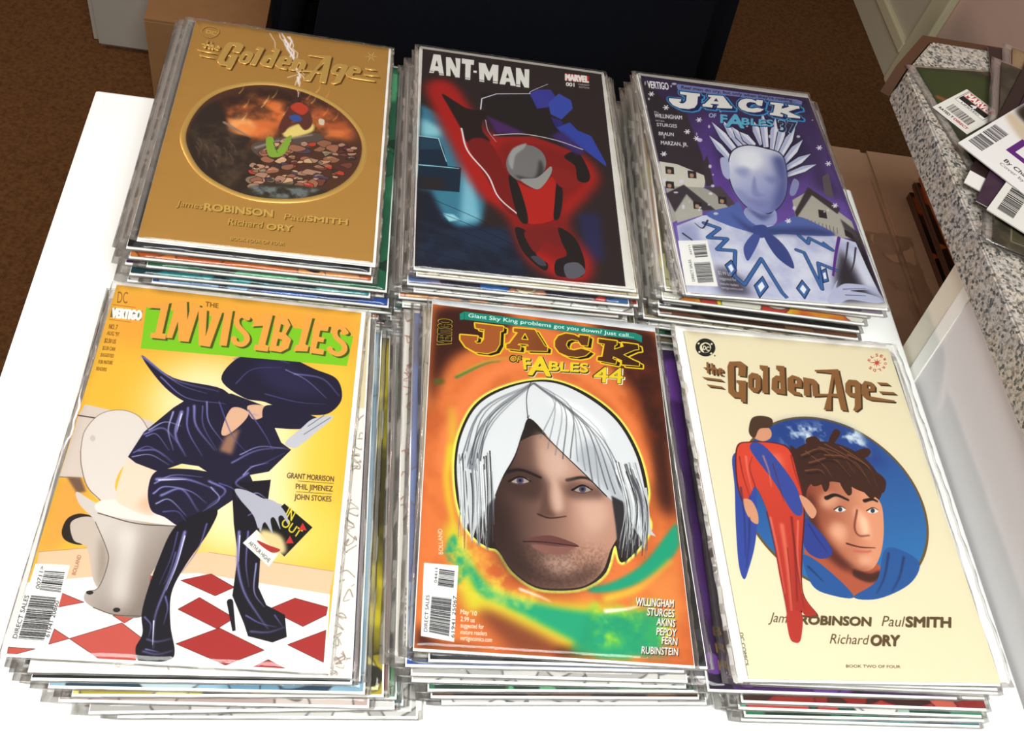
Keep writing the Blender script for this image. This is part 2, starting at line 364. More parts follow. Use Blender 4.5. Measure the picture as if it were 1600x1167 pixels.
def comic(name, label, img_mat, loc, rz, p, group=None, scale=1.0, top=False, seed=0, sleeve=True, cover_off=(0, 0), margins=None, board=True, bm_=(.0008, .0012, .0035, .001), edge=None):
    t = thing(name, label, 'comic book', loc, rz, group)
    w, h = CW * scale, CH * scale
    zc = p - .0007 if sleeve else p - .0003
    bz = .0004 if sleeve else 0
    if board: link('backing_board', LOW.setdefault(('bd', scale, bz, bm_), box(-w / 2 - bm_[0], w / 2 + bm_[1], -h / 2 - bm_[3], h / 2 + bm_[2], bz, bz + .0006)), None, t)
    pb0 = bz + (.0007 if board else 0)
    k = ('pg', scale, round(zc, 5), pb0, edge)
    if k not in LOW: LOW[k] = box(-w / 2 + .0004, w / 2 - .0006, -h / 2 + .0004, h / 2 - .0004, pb0, zc - .0003)
    o1 = link('page_block', LOW[k], None, t); o1.location = (cover_off[0], cover_off[1], 0)
    k = ('cv', scale)
    if k not in LOW: LOW[k] = slab_cover(w, h, .0003)
    me = LOW[k].copy(); cvr = link('front_cover', me, img_mat, t); cvr.location = (cover_off[0], cover_off[1], zc - .0003)
    if sleeve:
        mg = margins or (.010, .005, .003, .0014)
        k = ('sl', scale, mg, round(p, 5), seed % 4 if not top else seed)
        if k not in LOW: LOW[k] = sleeve_mesh(w, h, p - .0001, *mg, seed=seed, n=34 if top else 16)
        link('plastic_sleeve', LOW[k], None, t)
    for c in t.children:
        if not c.data.materials:
            for mm_ in ([SLEEVE, SLEEVE_RIM] if c.name.startswith('plastic') else [{'backing_board': BOARD, 'page_block': edge or PAGES, }[c.name.split('.')[0]]]): c.data.materials.append(mm_)
    return t

ART = {'A':[('f',[[-2,-2,170,-2,170,261,-2,261]],'d2a356',0,0,1),
('f',[[32.7,26.5,41.8,25.4,45.6,28.6,43,39.1,37.2,38.8,38.9,32.3,37.7,30,35.7,30.5,32,51.1,33,53.8,35,52.9,36.5,45.6,34.6,45.4,35.1,42.9,42.7,42.8,38.7,62.2,35.1,61.9,35.2,58.4,29.6,58.3,26.7,54.5,30.3,31.2]],'6e4614',.4,0,1),  # dark offset title letters paint the shade of the embossing into the print
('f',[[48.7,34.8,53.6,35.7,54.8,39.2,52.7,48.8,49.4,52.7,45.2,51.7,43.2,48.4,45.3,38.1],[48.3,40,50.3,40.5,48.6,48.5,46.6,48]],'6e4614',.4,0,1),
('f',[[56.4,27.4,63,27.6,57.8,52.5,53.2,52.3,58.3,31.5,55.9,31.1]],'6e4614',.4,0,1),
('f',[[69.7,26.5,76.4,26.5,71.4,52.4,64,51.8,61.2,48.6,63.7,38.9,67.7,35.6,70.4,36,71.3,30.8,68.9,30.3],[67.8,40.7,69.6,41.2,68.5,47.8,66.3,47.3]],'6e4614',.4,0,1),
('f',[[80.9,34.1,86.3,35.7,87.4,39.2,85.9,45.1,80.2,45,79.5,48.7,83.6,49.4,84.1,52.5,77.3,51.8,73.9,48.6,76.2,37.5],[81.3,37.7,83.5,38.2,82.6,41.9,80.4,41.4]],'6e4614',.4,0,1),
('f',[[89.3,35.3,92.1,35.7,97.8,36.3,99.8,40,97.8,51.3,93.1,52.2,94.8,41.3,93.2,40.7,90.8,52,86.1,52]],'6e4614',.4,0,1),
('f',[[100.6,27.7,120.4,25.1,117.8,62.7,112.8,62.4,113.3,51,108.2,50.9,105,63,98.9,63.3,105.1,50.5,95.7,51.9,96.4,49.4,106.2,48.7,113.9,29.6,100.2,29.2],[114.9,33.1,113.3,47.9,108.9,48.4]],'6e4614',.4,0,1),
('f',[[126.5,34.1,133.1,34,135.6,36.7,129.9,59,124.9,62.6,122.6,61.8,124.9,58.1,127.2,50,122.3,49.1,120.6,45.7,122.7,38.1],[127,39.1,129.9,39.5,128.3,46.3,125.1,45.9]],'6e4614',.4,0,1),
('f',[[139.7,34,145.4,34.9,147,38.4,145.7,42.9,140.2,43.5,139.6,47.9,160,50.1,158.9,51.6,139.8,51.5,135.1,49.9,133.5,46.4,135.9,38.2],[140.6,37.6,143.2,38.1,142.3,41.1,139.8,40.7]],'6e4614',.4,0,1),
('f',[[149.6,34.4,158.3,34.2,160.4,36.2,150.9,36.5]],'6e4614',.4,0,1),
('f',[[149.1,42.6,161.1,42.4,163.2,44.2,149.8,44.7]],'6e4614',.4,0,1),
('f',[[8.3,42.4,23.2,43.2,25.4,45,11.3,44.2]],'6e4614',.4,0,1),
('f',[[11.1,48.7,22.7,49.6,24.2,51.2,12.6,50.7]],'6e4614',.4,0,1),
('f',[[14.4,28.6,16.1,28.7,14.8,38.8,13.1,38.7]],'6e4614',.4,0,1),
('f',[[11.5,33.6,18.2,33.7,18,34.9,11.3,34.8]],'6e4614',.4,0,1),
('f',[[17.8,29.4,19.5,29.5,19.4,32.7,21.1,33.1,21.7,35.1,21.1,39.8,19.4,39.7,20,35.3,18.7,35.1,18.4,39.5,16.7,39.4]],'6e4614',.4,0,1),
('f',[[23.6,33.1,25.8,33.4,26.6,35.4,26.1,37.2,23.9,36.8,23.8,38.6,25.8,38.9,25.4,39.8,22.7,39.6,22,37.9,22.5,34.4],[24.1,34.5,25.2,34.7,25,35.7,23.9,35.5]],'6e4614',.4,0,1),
('m',0),
('f',[[16.8,155.5,15.6,132.9,22.4,107.9,35.5,89.9,56.1,77.6,78.2,73.7,103.7,78.4,128,92.1,145.4,113.2,152.2,135.9,148.9,162.5,135.6,184.4,115.4,198.6,91.2,204.7,68.5,204.1,46.8,195.3,29.8,180.8]],'4a2a1c',0,1,1),
('f',[[42.1,117.5,54.1,99.3,78.2,91,90.3,104.5,86.2,124.1,67.5,140,50.9,137.1]],'c86a34',6,1,1),
('f',[[44.9,123.1,54.1,115,66,128.1,59.2,138.6,48.6,134.6]],'e8b070',4,1,1),
('f',[[104.6,98.4,125.7,94,145,118.9,139.3,129.3,119.2,117.7]],'a8542c',6,1,1),
('n',[42.8,108,56.9,89.1,92.1,81.5,123.9,97.6,139.1,126.3,47.8,143.8],'d87a3c',.75,12,5,5,1,.56,3),
('n',[29,110.8,40.7,92.5,60,80.3,91.4,75.1,116.4,86.2,135.3,105,106.1,114,36.6,121.7],'2a1610',.7,14,6,3,1,.5,3),
('f',[[16.5,143.8,21.6,115.5,34,103.5,43,123.5,48,137.7,64.5,140.6,61.1,153.1,69.7,157.4,77.7,173.5,71.8,205.4,56,202.5,34.9,189.5,20.7,166.5]],'2c1f18',2,1,1),
('n',[15.5,138,45.4,126.1,70.4,163.2,56.4,205.2],'5a4634',.55,8,8,4,0,.5,3),
('s',[54.3,105.8,56.5,100.3,57,94.4],'f0b060',.9,.2,.8,1,.8,0),
('s',[95,79.8,97.4,74,98.1,67.8],'e88a48',.9,.2,.8,1,.8,0),
('s',[96.5,98.7,98.9,93,99.6,87.1],'e88a48',.9,.2,.8,1,.8,0),
('s',[91.1,117.2,93.4,111.7,94.1,105.9],'e88a48',.9,.2,.8,1,.8,0),
('s',[69.4,97.6,71.7,92,72.2,86],'f4d08c',.9,.2,.8,1,.8,0),
('s',[54.8,121.6,56.9,116.2,57.4,110.5],'f4d08c',.9,.2,.8,1,.8,0),
('s',[109.1,76,111.7,70.2,112.4,64],'f0b060',.9,.2,.8,1,.8,0),
('s',[107,89.7,109.5,83.9,110.3,77.9],'f0b060',.9,.2,.8,1,.8,0),
('s',[126.8,107.3,129.4,101.7,130.2,95.7],'e88a48',.9,.2,.8,1,.8,0),
('s',[102.8,85.4,105.2,79.6,105.9,73.5],'e88a48',.9,.2,.8,1,.8,0),
('s',[48.2,89.5,50.4,83.9,50.8,77.9],'f0b060',.9,.2,.8,1,.8,0),
('s',[118.2,102.6,120.8,96.9,121.5,90.9],'e88a48',.9,.2,.8,1,.8,0),
('s',[86.3,108.8,88.6,103.2,89.3,97.3],'f4d08c',.9,.2,.8,1,.8,0),
('s',[117,81.8,119.6,76,120.3,69.9],'e88a48',.9,.2,.8,1,.8,0),
('s',[67.9,102.9,70.1,97.3,70.7,91.4],'f4d08c',.9,.2,.8,1,.8,0),
('s',[75.2,89.5,77.5,83.8,78.1,77.8],'f0b060',.9,.2,.8,1,.8,0),
('s',[50.2,161.7,53.4,167.5,54,174.9],'6e5a48',1,.3,.8,1,.6,0),
('s',[39.3,171.7,42.5,177.4,43.2,184.6],'6e5a48',1,.3,.8,1,.6,0),
('s',[45,155.6,48.2,161.4,48.8,168.8],'6e5a48',1,.3,.8,1,.6,0),
('s',[24.4,158.7,27.6,164.5,28.4,171.8],'6e5a48',1,.3,.8,1,.6,0),
('s',[50.9,150.4,54.1,156.3,54.8,163.8],'6e5a48',1,.3,.8,1,.6,0),
('s',[40,155.1,43.2,160.9,43.9,168.3],'6e5a48',1,.3,.8,1,.6,0),
('s',[31.2,155.5,34.4,161.3,35.1,168.7],'6e5a48',1,.3,.8,1,.6,0),
('s',[37.9,154.1,41.1,160,41.8,167.4],'6e5a48',1,.3,.8,1,.6,0),
('s',[24.5,153.7,27.7,159.6,28.5,167],'6e5a48',1,.3,.8,1,.6,0),
('s',[32.1,171.1,35.3,176.8,36,184],'6e5a48',1,.3,.8,1,.6,0),
('s',[24.9,149.3,28.2,155.1,29,162.6],'6e5a48',1,.3,.8,1,.6,0),
('s',[41.1,165.4,44.3,171.2,45,178.5],'6e5a48',1,.3,.8,1,.6,0),
('s',[47.5,146.4,50.7,152.3,51.4,159.8],'6e5a48',1,.3,.8,1,.6,0),
('s',[39.5,165.1,42.7,170.9,43.4,178.2],'6e5a48',1,.3,.8,1,.6,0),
('s',[41.4,126.9,52.5,133.8,64.5,140.6],'8a7260',2.6,1,.8,1,1,0),
('f',[[65.6,149.3,79.6,139.2,113.5,125,118.8,136.3,85.8,157.4,72,160]],'54443c',0,1,1),
('s',[69,151.7,87.9,139.1,111.7,127.8],'8c7c74',2.5,1.5,1,1,1,0),
('f',[[96,139.5,92.2,141.7,89.2,140.5,87.1,138.4,91,137,94.9,136.5]],'b4836a',0,1,1),
('s',[96,139.5,92.2,141.7,89.2,140.5,87.1,138.4,91,137,94.9,136.5],'1c1210',.4,.4,0,1,1,1),
('s',[88.5,138.4,91.3,136.8,94,137.6],'d8b49a',.8,.3,.4,1,.8,0),
('f',[[82.2,143.4,84.2,142,86.4,142.1,86.3,143.4,85.7,144.7,84.2,144.2]],'a83c2c',0,1,1),
('s',[82.2,143.4,84.2,142,86.4,142.1,86.3,143.4,85.7,144.7,84.2,144.2],'1c1210',.4,.4,0,1,1,1),
('f',[[88.2,142.6,87.2,141.1,86.9,139.6,89.3,138.6,90.8,139.8,90.6,141.4]],'b4836a',0,1,1),
('s',[88.2,142.6,87.2,141.1,86.9,139.6,89.3,138.6,90.8,139.8,90.6,141.4],'1c1210',.4,.4,0,1,1,1),
('s',[87.3,140.2,88.7,139.4,90,139.8],'d8b49a',.8,.3,.4,1,.8,0),
('f',[[107.1,140.7,110,137.9,114.7,136.2,115.6,139.4,113.7,141.6,110.6,141.9]],'a83c2c',0,1,1),
('s',[107.1,140.7,110,137.9,114.7,136.2,115.6,139.4,113.7,141.6,110.6,141.9],'1c1210',.4,.4,0,1,1,1),
('f',[[103.9,139.3,105.8,137.1,108.4,138.3,109.1,140.3,106.5,143.2,103.2,141.6]],'a07864',0,1,1),
('s',[103.9,139.3,105.8,137.1,108.4,138.3,109.1,140.3,106.5,143.2,103.2,141.6],'1c1210',.4,.4,0,1,1,1),
('s',[103.7,139.3,106,138,108.2,138.7],'d8b49a',.8,.3,.4,1,.8,0),
('f',[[129.8,141.5,127.1,140,130.1,138.1,132.4,137.7,134.1,138.7,133.5,141.2]],'b4836a',0,1,1),
('s',[129.8,141.5,127.1,140,130.1,138.1,132.4,137.7,134.1,138.7,133.5,141.2],'1c1210',.4,.4,0,1,1,1),
('f',[[119.1,146.9,113.8,146.1,116.7,142.5,119.9,139.7,123.1,141.7,122.6,144.4]],'8a5a44',0,1,1),
('s',[119.1,146.9,113.8,146.1,116.7,142.5,119.9,139.7,123.1,141.7,122.6,144.4],'1c1210',.4,.4,0,1,1,1),
('f',[[78.8,149.5,78.5,145.4,82.2,143.2,86.4,142.7,87.3,145.5,84.4,147.6]],'c09a78',0,1,1),
('s',[78.8,149.5,78.5,145.4,82.2,143.2,86.4,142.7,87.3,145.5,84.4,147.6],'1c1210',.4,.4,0,1,1,1),
('f',[[135.1,138.8,132.4,136.3,136.2,134.2,138.9,133.7,140.5,135.1,139,137.1]],'5a2a24',0,1,1),
('s',[135.1,138.8,132.4,136.3,136.2,134.2,138.9,133.7,140.5,135.1,139,137.1],'1c1210',.4,.4,0,1,1,1),
('s',[135.1,135.2,137.4,133.9,139.5,134.5],'d8b49a',.8,.3,.4,1,.8,0),
('f',[[136.9,137,133.7,138.2,132.1,136.6,133.2,134.9,135.9,132.9,138.9,134.5]],'a07864',0,1,1),
('s',[136.9,137,133.7,138.2,132.1,136.6,133.2,134.9,135.9,132.9,138.9,134.5],'1c1210',.4,.4,0,1,1,1),
('f',[[120.7,132.5,127.5,133.9,126.3,138.5,122,141.3,118.2,139.7,115.5,136.7]],'8a5a44',0,1,1),
('s',[120.7,132.5,127.5,133.9,126.3,138.5,122,141.3,118.2,139.7,115.5,136.7],'1c1210',.4,.4,0,1,1,1),
('f',[[85.2,153.2,81.7,153.9,78.4,153.8,78.6,151.1,82.1,148.6,85.4,150.4]],'b4836a',0,1,1),
('s',[85.2,153.2,81.7,153.9,78.4,153.8,78.6,151.1,82.1,148.6,85.4,150.4],'1c1210',.4,.4,0,1,1,1),
('s',[79.4,151.8,81.6,150.5,83.8,151.2],'d8b49a',.8,.3,.4,1,.8,0),
('f',[[139,140.7,136.9,140.5,137.1,139,138.4,137.1,141.6,137.4,141,139.6]],'5a2a24',0,1,1),
('s',[139,140.7,136.9,140.5,137.1,139,138.4,137.1,141.6,137.4,141,139.6],'1c1210',.4,.4,0,1,1,1),
('f',[[89.5,142.1,95,141.5,96.2,145.1,92.5,147.4,86.7,149.4,86.7,145.2]],'946048',0,1,1),
('s',[89.5,142.1,95,141.5,96.2,145.1,92.5,147.4,86.7,149.4,86.7,145.2],'1c1210',.4,.4,0,1,1,1),
('f',[[140.6,139.8,142.9,137.5,145.3,139.1,145.7,141.7,141.9,142.4,140,141.4]],'946048',0,1,1),
('s',[140.6,139.8,142.9,137.5,145.3,139.1,145.7,141.7,141.9,142.4,140,141.4],'1c1210',.4,.4,0,1,1,1),
('s',[140.2,140.1,142.2,139,144,139.5],'d8b49a',.8,.3,.4,1,.8,0),
('f',[[130.9,137.1,133.9,138.3,133.4,140.8,130.2,142.3,127.4,141.3,128.7,139.2]],'946048',0,1,1),
('s',[130.9,137.1,133.9,138.3,133.4,140.8,130.2,142.3,127.4,141.3,128.7,139.2],'1c1210',.4,.4,0,1,1,1),
('f',[[106.5,143.4,110.6,145.3,112.7,148.9,106.9,151.2,100.2,151.3,100.2,146.1]],'4a3a48',0,1,1),
('s',[106.5,143.4,110.6,145.3,112.7,148.9,106.9,151.2,100.2,151.3,100.2,146.1],'1c1210',.4,.4,0,1,1,1),
('f',[[146.2,139.3,144.1,139.3,142.6,137.9,144.7,135.6,148.3,135.8,148.4,138.1]],'a07864',0,1,1),
('s',[146.2,139.3,144.1,139.3,142.6,137.9,144.7,135.6,148.3,135.8,148.4,138.1],'1c1210',.4,.4,0,1,1,1),
('s',[143.8,137.7,145.6,136.7,147.2,137.2],'d8b49a',.8,.3,.4,1,.8,0),
('f',[[98.3,151.4,93.6,154.4,90.6,151.5,88.7,147.7,95,146.3,100,147.5]],'b4836a',0,1,1),
('s',[98.3,151.4,93.6,154.4,90.6,151.5,88.7,147.7,95,146.3,100,147.5],'1c1210',.4,.4,0,1,1,1),
('f',[[129.4,148.4,128.7,145.4,132.2,143.9,134.6,144.1,135.4,145.6,134.1,148.5]],'a07864',0,1,1),
('s',[129.4,148.4,128.7,145.4,132.2,143.9,134.6,144.1,135.4,145.6,134.1,148.5],'1c1210',.4,.4,0,1,1,1),
('f',[[74.5,153,79.7,150.5,82.4,153.4,81.1,156.2,76.8,160.7,72.1,157.2]],'946048',0,1,1),
('s',[74.5,153,79.7,150.5,82.4,153.4,81.1,156.2,76.8,160.7,72.1,157.2],'1c1210',.4,.4,0,1,1,1),
('s',[74.5,154.2,78.1,152.1,81.6,153.2],'d8b49a',.8,.3,.4,1,.8,0),
('f',[[131.7,145.6,125.9,143.6,123.3,141.6,125.3,137.7,132.3,136.1,133.5,140.5]],'946048',0,1,1),
('s',[131.7,145.6,125.9,143.6,123.3,141.6,125.3,137.7,132.3,136.1,133.5,140.5],'1c1210',.4,.4,0,1,1,1),
('f',[[97.8,150.3,94.2,147.6,96.2,142.6,102.9,142.9,108.2,145.3,103.5,149.5]],'946048',0,1,1),
('s',[97.8,150.3,94.2,147.6,96.2,142.6,102.9,142.9,108.2,145.3,103.5,149.5],'1c1210',.4,.4,0,1,1,1),
('f',[[78,149.6,84.2,150.1,82.4,154.2,79.3,156.3,74,156.8,75.2,153.1]],'8a5a44',0,1,1),
('s',[78,149.6,84.2,150.1,82.4,154.2,79.3,156.3,74,156.8,75.2,153.1],'1c1210',.4,.4,0,1,1,1),
('s',[75.2,153,78.5,151.1,81.7,152.1],'d8b49a',.8,.3,.4,1,.8,0),
('f',[[92.8,149.5,96.7,149.2,96.1,152,93.3,153.7,88.8,154,89.2,150.7]],'946048',0,1,1),
('s',[92.8,149.5,96.7,149.2,96.1,152,93.3,153.7,88.8,154,89.2,150.7],'1c1210',.4,.4,0,1,1,1),
('f',[[82.9,150.3,85.5,151.7,86.1,154.1,82.4,156.7,77.9,155.4,78.2,151.6]],'a83c2c',0,1,1),
('s',[82.9,150.3,85.5,151.7,86.1,154.1,82.4,156.7,77.9,155.4,78.2,151.6],'1c1210',.4,.4,0,1,1,1),
('f',[[134.7,143.3,134.4,142.2,136,141.5,138.4,141.2,138.6,143.1,136.1,144.7]],'6a3a30',0,1,1),
('s',[134.7,143.3,134.4,142.2,136,141.5,138.4,141.2,138.6,143.1,136.1,144.7],'1c1210',.4,.4,0,1,1,1),
('s',[134.5,142.3,135.9,141.5,137.3,141.9],'d8b49a',.8,.3,.4,1,.8,0),
('f',[[145.1,146.6,142,146.7,141,144.4,144.6,143.4,148.6,142.6,147.2,145.3]],'a07864',0,1,1),
('s',[145.1,146.6,142,146.7,141,144.4,144.6,143.4,148.6,142.6,147.2,145.3],'1c1210',.4,.4,0,1,1,1),
('f',[[132.2,144.3,133.8,142.2,136.8,141.4,139.9,142.6,136.8,144.6,133.8,146.3]],'5a2a24',0,1,1),
('s',[132.2,144.3,133.8,142.2,136.8,141.4,139.9,142.6,136.8,144.6,133.8,146.3],'1c1210',.4,.4,0,1,1,1),
('f',[[123.8,151.5,122,148.6,120.3,145.8,125.1,145.3,129.7,145.4,126.8,148.4]],'7c6a54',0,1,1),
('s',[123.8,151.5,122,148.6,120.3,145.8,125.1,145.3,129.7,145.4,126.8,148.4],'1c1210',.4,.4,0,1,1,1),
('s',[122,147.1,124.5,145.7,126.9,146.4],'d8b49a',.8,.3,.4,1,.8,0),
('f',[[91.5,150.2,91.4,153,89.5,154.6,85.5,156.1,84.8,153.1,87.1,150.5]],'b4836a',0,1,1),
('s',[91.5,150.2,91.4,153,89.5,154.6,85.5,156.1,84.8,153.1,87.1,150.5],'1c1210',.4,.4,0,1,1,1),
('f',[[91,156.6,91.4,157.8,90.6,158.9,88.7,159.3,87.1,158.2,89,156.8]],'7c6a54',0,1,1),
('s',[91,156.6,91.4,157.8,90.6,158.9,88.7,159.3,87.1,158.2,89,156.8],'1c1210',.4,.4,0,1,1,1),
('s',[88.2,157.7,89.7,156.8,91.2,157.2],'d8b49a',.8,.3,.4,1,.8,0),
('f',[[133.8,147.3,137.3,145.4,139.8,145.5,141.8,146.8,139.4,148.5,136.9,148.4]],'6a3a30',0,1,1),
('s',[133.8,147.3,137.3,145.4,139.8,145.5,141.8,146.8,139.4,148.5,136.9,148.4],'1c1210',.4,.4,0,1,1,1),
('f',[[83,153.1,88.2,151.5,93,152.1,93.7,156.3,87.9,157.9,81.7,157.8]],'7c6a54',0,1,1),
('s',[83,153.1,88.2,151.5,93,152.1,93.7,156.3,87.9,157.9,81.7,157.8],'1c1210',.4,.4,0,1,1,1),
('f',[[109.4,159.7,105.2,159.7,104.5,156.7,108,154.2,112,154.9,113.8,157.8]],'946048',0,1,1),
('s',[109.4,159.7,105.2,159.7,104.5,156.7,108,154.2,112,154.9,113.8,157.8],'1c1210',.4,.4,0,1,1,1),
('f',[[93.5,157.2,90.1,157.3,90,155.4,90.2,153,94.1,152.7,95.5,154.9]],'8a5a44',0,1,1),
('s',[93.5,157.2,90.1,157.3,90,155.4,90.2,153,94.1,152.7,95.5,154.9],'1c1210',.4,.4,0,1,1,1),
('f',[[88.4,154.4,90.1,155.6,89,157,87.3,157.5,86,156.9,86.2,155.5]],'6a3a30',0,1,1),
('s',[88.4,154.4,90.1,155.6,89,157,87.3,157.5,86,156.9,86.2,155.5],'1c1210',.4,.4,0,1,1,1),
('f',[[87.2,158.6,85.9,156.1,87.4,154.5,90.1,152.3,91.3,154.7,90.4,156.4]],'4a3a48',0,1,1),
('s',[87.2,158.6,85.9,156.1,87.4,154.5,90.1,152.3,91.3,154.7,90.4,156.4],'1c1210',.4,.4,0,1,1,1),
('f',[[100,159.6,97,158.8,95.2,157.5,97.2,155.8,100.4,155,100.8,157.1]],'8a5a44',0,1,1),
('s',[100,159.6,97,158.8,95.2,157.5,97.2,155.8,100.4,155,100.8,157.1],'1c1210',.4,.4,0,1,1,1),
('s',[95.8,156.9,98.2,155.5,100.5,156.2],'d8b49a',.8,.3,.4,1,.8,0),
('f',[[94.1,158.6,93.2,160.2,92,161.9,89.6,161.3,89.7,159.5,91.6,158.2]],'5a2a24',0,1,1),
('s',[94.1,158.6,93.2,160.2,92,161.9,89.6,161.3,89.7,159.5,91.6,158.2],'1c1210',.4,.4,0,1,1,1),
('f',[[85.4,163.2,81.7,166.8,76.5,166.2,74.4,163.1,77.8,159.7,81.8,161.2]],'946048',0,1,1),
('s',[85.4,163.2,81.7,166.8,76.5,166.2,74.4,163.1,77.8,159.7,81.8,161.2],'1c1210',.4,.4,0,1,1,1),
('f',[[135.7,152.7,132.6,157,126,157.6,121.9,154.3,126.6,150.2,131.3,151.1]],'8a5a44',0,1,1),
('s',[135.7,152.7,132.6,157,126,157.6,121.9,154.3,126.6,150.2,131.3,151.1],'1c1210',.4,.4,0,1,1,1),
('s',[125.9,152.8,129.2,151,132.3,151.9],'d8b49a',.8,.3,.4,1,.8,0),
('f',[[110.4,155.9,114.2,156,118.9,156.4,116.8,160.2,111.7,161,108.7,159]],'a07864',0,1,1),
('s',[110.4,155.9,114.2,156,118.9,156.4,116.8,160.2,111.7,161,108.7,159],'1c1210',.4,.4,0,1,1,1),
('s',[110.3,157.3,113.1,155.8,115.7,156.6],'d8b49a',.8,.3,.4,1,.8,0),
('f',[[111.1,156,113.4,158.2,114.6,160.8,110.5,161.6,106.8,161.3,107.6,158.5]],'c09a78',0,1,1),
('s',[111.1,156,113.4,158.2,114.6,160.8,110.5,161.6,106.8,161.3,107.6,158.5],'1c1210',.4,.4,0,1,1,1),
('f',[[92.8,161.6,88.5,161.4,85.6,159.3,88.3,155.9,93.4,155.7,93.8,158.6]],'5a2a24',0,1,1),
('s',[92.8,161.6,88.5,161.4,85.6,159.3,88.3,155.9,93.4,155.7,93.8,158.6],'1c1210',.4,.4,0,1,1,1),
('s',[87.7,158.4,90.4,156.8,93,157.7],'d8b49a',.8,.3,.4,1,.8,0),
('f',[[122.4,161.7,118.7,160.2,119.2,157,123.3,156.1,128.8,155.8,125.9,159.4]],'b4836a',0,1,1),
('s',[122.4,161.7,118.7,160.2,119.2,157,123.3,156.1,128.8,155.8,125.9,159.4],'1c1210',.4,.4,0,1,1,1),
('f',[[145.8,146.1,148.4,148.5,147.4,150.9,144.4,152,139.9,151.9,142.6,149]],'3a2a2c',0,1,1),
('s',[145.8,146.1,148.4,148.5,147.4,150.9,144.4,152,139.9,151.9,142.6,149],'1c1210',.4,.4,0,1,1,1),
('s',[142.4,149.5,144.8,148.1,147,148.8],'d8b49a',.8,.3,.4,1,.8,0),
('f',[[86,162.2,89.1,161.1,92.5,161.5,92.7,164.3,88.7,167.1,85.5,164.8]],'6a3a30',0,1,1),
('s',[86,162.2,89.1,161.1,92.5,161.5,92.7,164.3,88.7,167.1,85.5,164.8],'1c1210',.4,.4,0,1,1,1),
('f',[[103.7,162,101.4,161.3,103.7,160,105.7,158.7,107.6,160,105.5,161.4]],'a83c2c',0,1,1),
('s',[103.7,162,101.4,161.3,103.7,160,105.7,158.7,107.6,160,105.5,161.4],'1c1210',.4,.4,0,1,1,1),
('f',[[125.1,163.1,122.3,161.7,125.3,159.5,128.3,159.5,129.6,161,127.8,162.7]],'8a5a44',0,1,1),
('s',[125.1,163.1,122.3,161.7,125.3,159.5,128.3,159.5,129.6,161,127.8,162.7],'1c1210',.4,.4,0,1,1,1),
('f',[[87.7,161.2,90.9,157.7,94.4,160.3,93.7,163.2,90.1,166.1,85.3,164.5]],'c09a78',0,1,1),
('s',[87.7,161.2,90.9,157.7,94.4,160.3,93.7,163.2,90.1,166.1,85.3,164.5],'1c1210',.4,.4,0,1,1,1),
('s',[87.4,161.6,90.2,160,92.9,160.9],'d8b49a',.8,.3,.4,1,.8,0),
('f',[[145.3,155,145.9,158.7,142.9,162,139.2,160.6,135.7,158.9,139.6,156.2]],'6a3a30',0,1,1),
('s',[145.3,155,145.9,158.7,142.9,162,139.2,160.6,135.7,158.9,139.6,156.2],'1c1210',.4,.4,0,1,1,1),
('f',[[121.7,158.3,122.6,159.2,121.1,160.2,119.5,160,118.3,159,119.9,157.3]],'7c6a54',0,1,1),
('s',[121.7,158.3,122.6,159.2,121.1,160.2,119.5,160,118.3,159,119.9,157.3],'1c1210',.4,.4,0,1,1,1),
('f',[[99.1,161.6,102.2,159.6,103.4,161.9,103.7,164.2,99.6,166,97,163.8]],'5a2a24',0,1,1),
('s',[99.1,161.6,102.2,159.6,103.4,161.9,103.7,164.2,99.6,166,97,163.8],'1c1210',.4,.4,0,1,1,1),
('s',[98.4,162.2,100.8,160.9,103,161.6],'d8b49a',.8,.3,.4,1,.8,0),
('f',[[106.6,162.4,104.6,163.2,102.8,163,102.7,161.6,104.4,160.1,107.5,160.3]],'c09a78',0,1,1),
('s',[106.6,162.4,104.6,163.2,102.8,163,102.7,161.6,104.4,160.1,107.5,160.3],'1c1210',.4,.4,0,1,1,1),
('f',[[99.6,169.7,97.2,168.7,97,166.9,99.5,165.9,102.2,166.1,101.9,168.1]],'a83c2c',0,1,1),
('s',[99.6,169.7,97.2,168.7,97,166.9,99.5,165.9,102.2,166.1,101.9,168.1],'1c1210',.4,.4,0,1,1,1),
('s',[97.8,167.2,99.4,166.3,101,166.8],'d8b49a',.8,.3,.4,1,.8,0),
('f',[[73.7,172,76.6,171,80.2,171.4,80,174.5,75.9,174.6,73.3,174.2]],'5a2a24',0,1,1),
('s',[73.7,172,76.6,171,80.2,171.4,80,174.5,75.9,174.6,73.3,174.2],'1c1210',.4,.4,0,1,1,1),
('f',[[69.3,175.1,71.8,171.4,77.9,169.5,79.2,173.5,77,176.2,71.3,179.4]],'b4836a',0,1,1),
('s',[69.3,175.1,71.8,171.4,77.9,169.5,79.2,173.5,77,176.2,71.3,179.4],'1c1210',.4,.4,0,1,1,1),
('s',[71.1,173.5,74.5,171.6,77.8,172.7],'d8b49a',.8,.3,.4,1,.8,0),
('f',[[119.1,165.7,119.6,162.9,123.3,163.6,126.6,165.2,123.2,167.9,119.6,167.5]],'6a3a30',0,1,1),
('s',[119.1,165.7,119.6,162.9,123.3,163.6,126.6,165.2,123.2,167.9,119.6,167.5],'1c1210',.4,.4,0,1,1,1),
('f',[[119.2,162.9,122,162.8,124.5,165,120.2,166.3,117.4,166.1,115.3,164.1]],'8a5a44',0,1,1),
('s',[119.2,162.9,122,162.8,124.5,165,120.2,166.3,117.4,166.1,115.3,164.1],'1c1210',.4,.4,0,1,1,1),
('s',[117.2,164.1,119.5,162.8,121.6,163.5],'d8b49a',.8,.3,.4,1,.8,0),
('f',[[72.8,170.2,73.8,173.1,69.8,174.6,67.1,173.6,66.8,171.7,69,168.8]],'a07864',0,1,1),
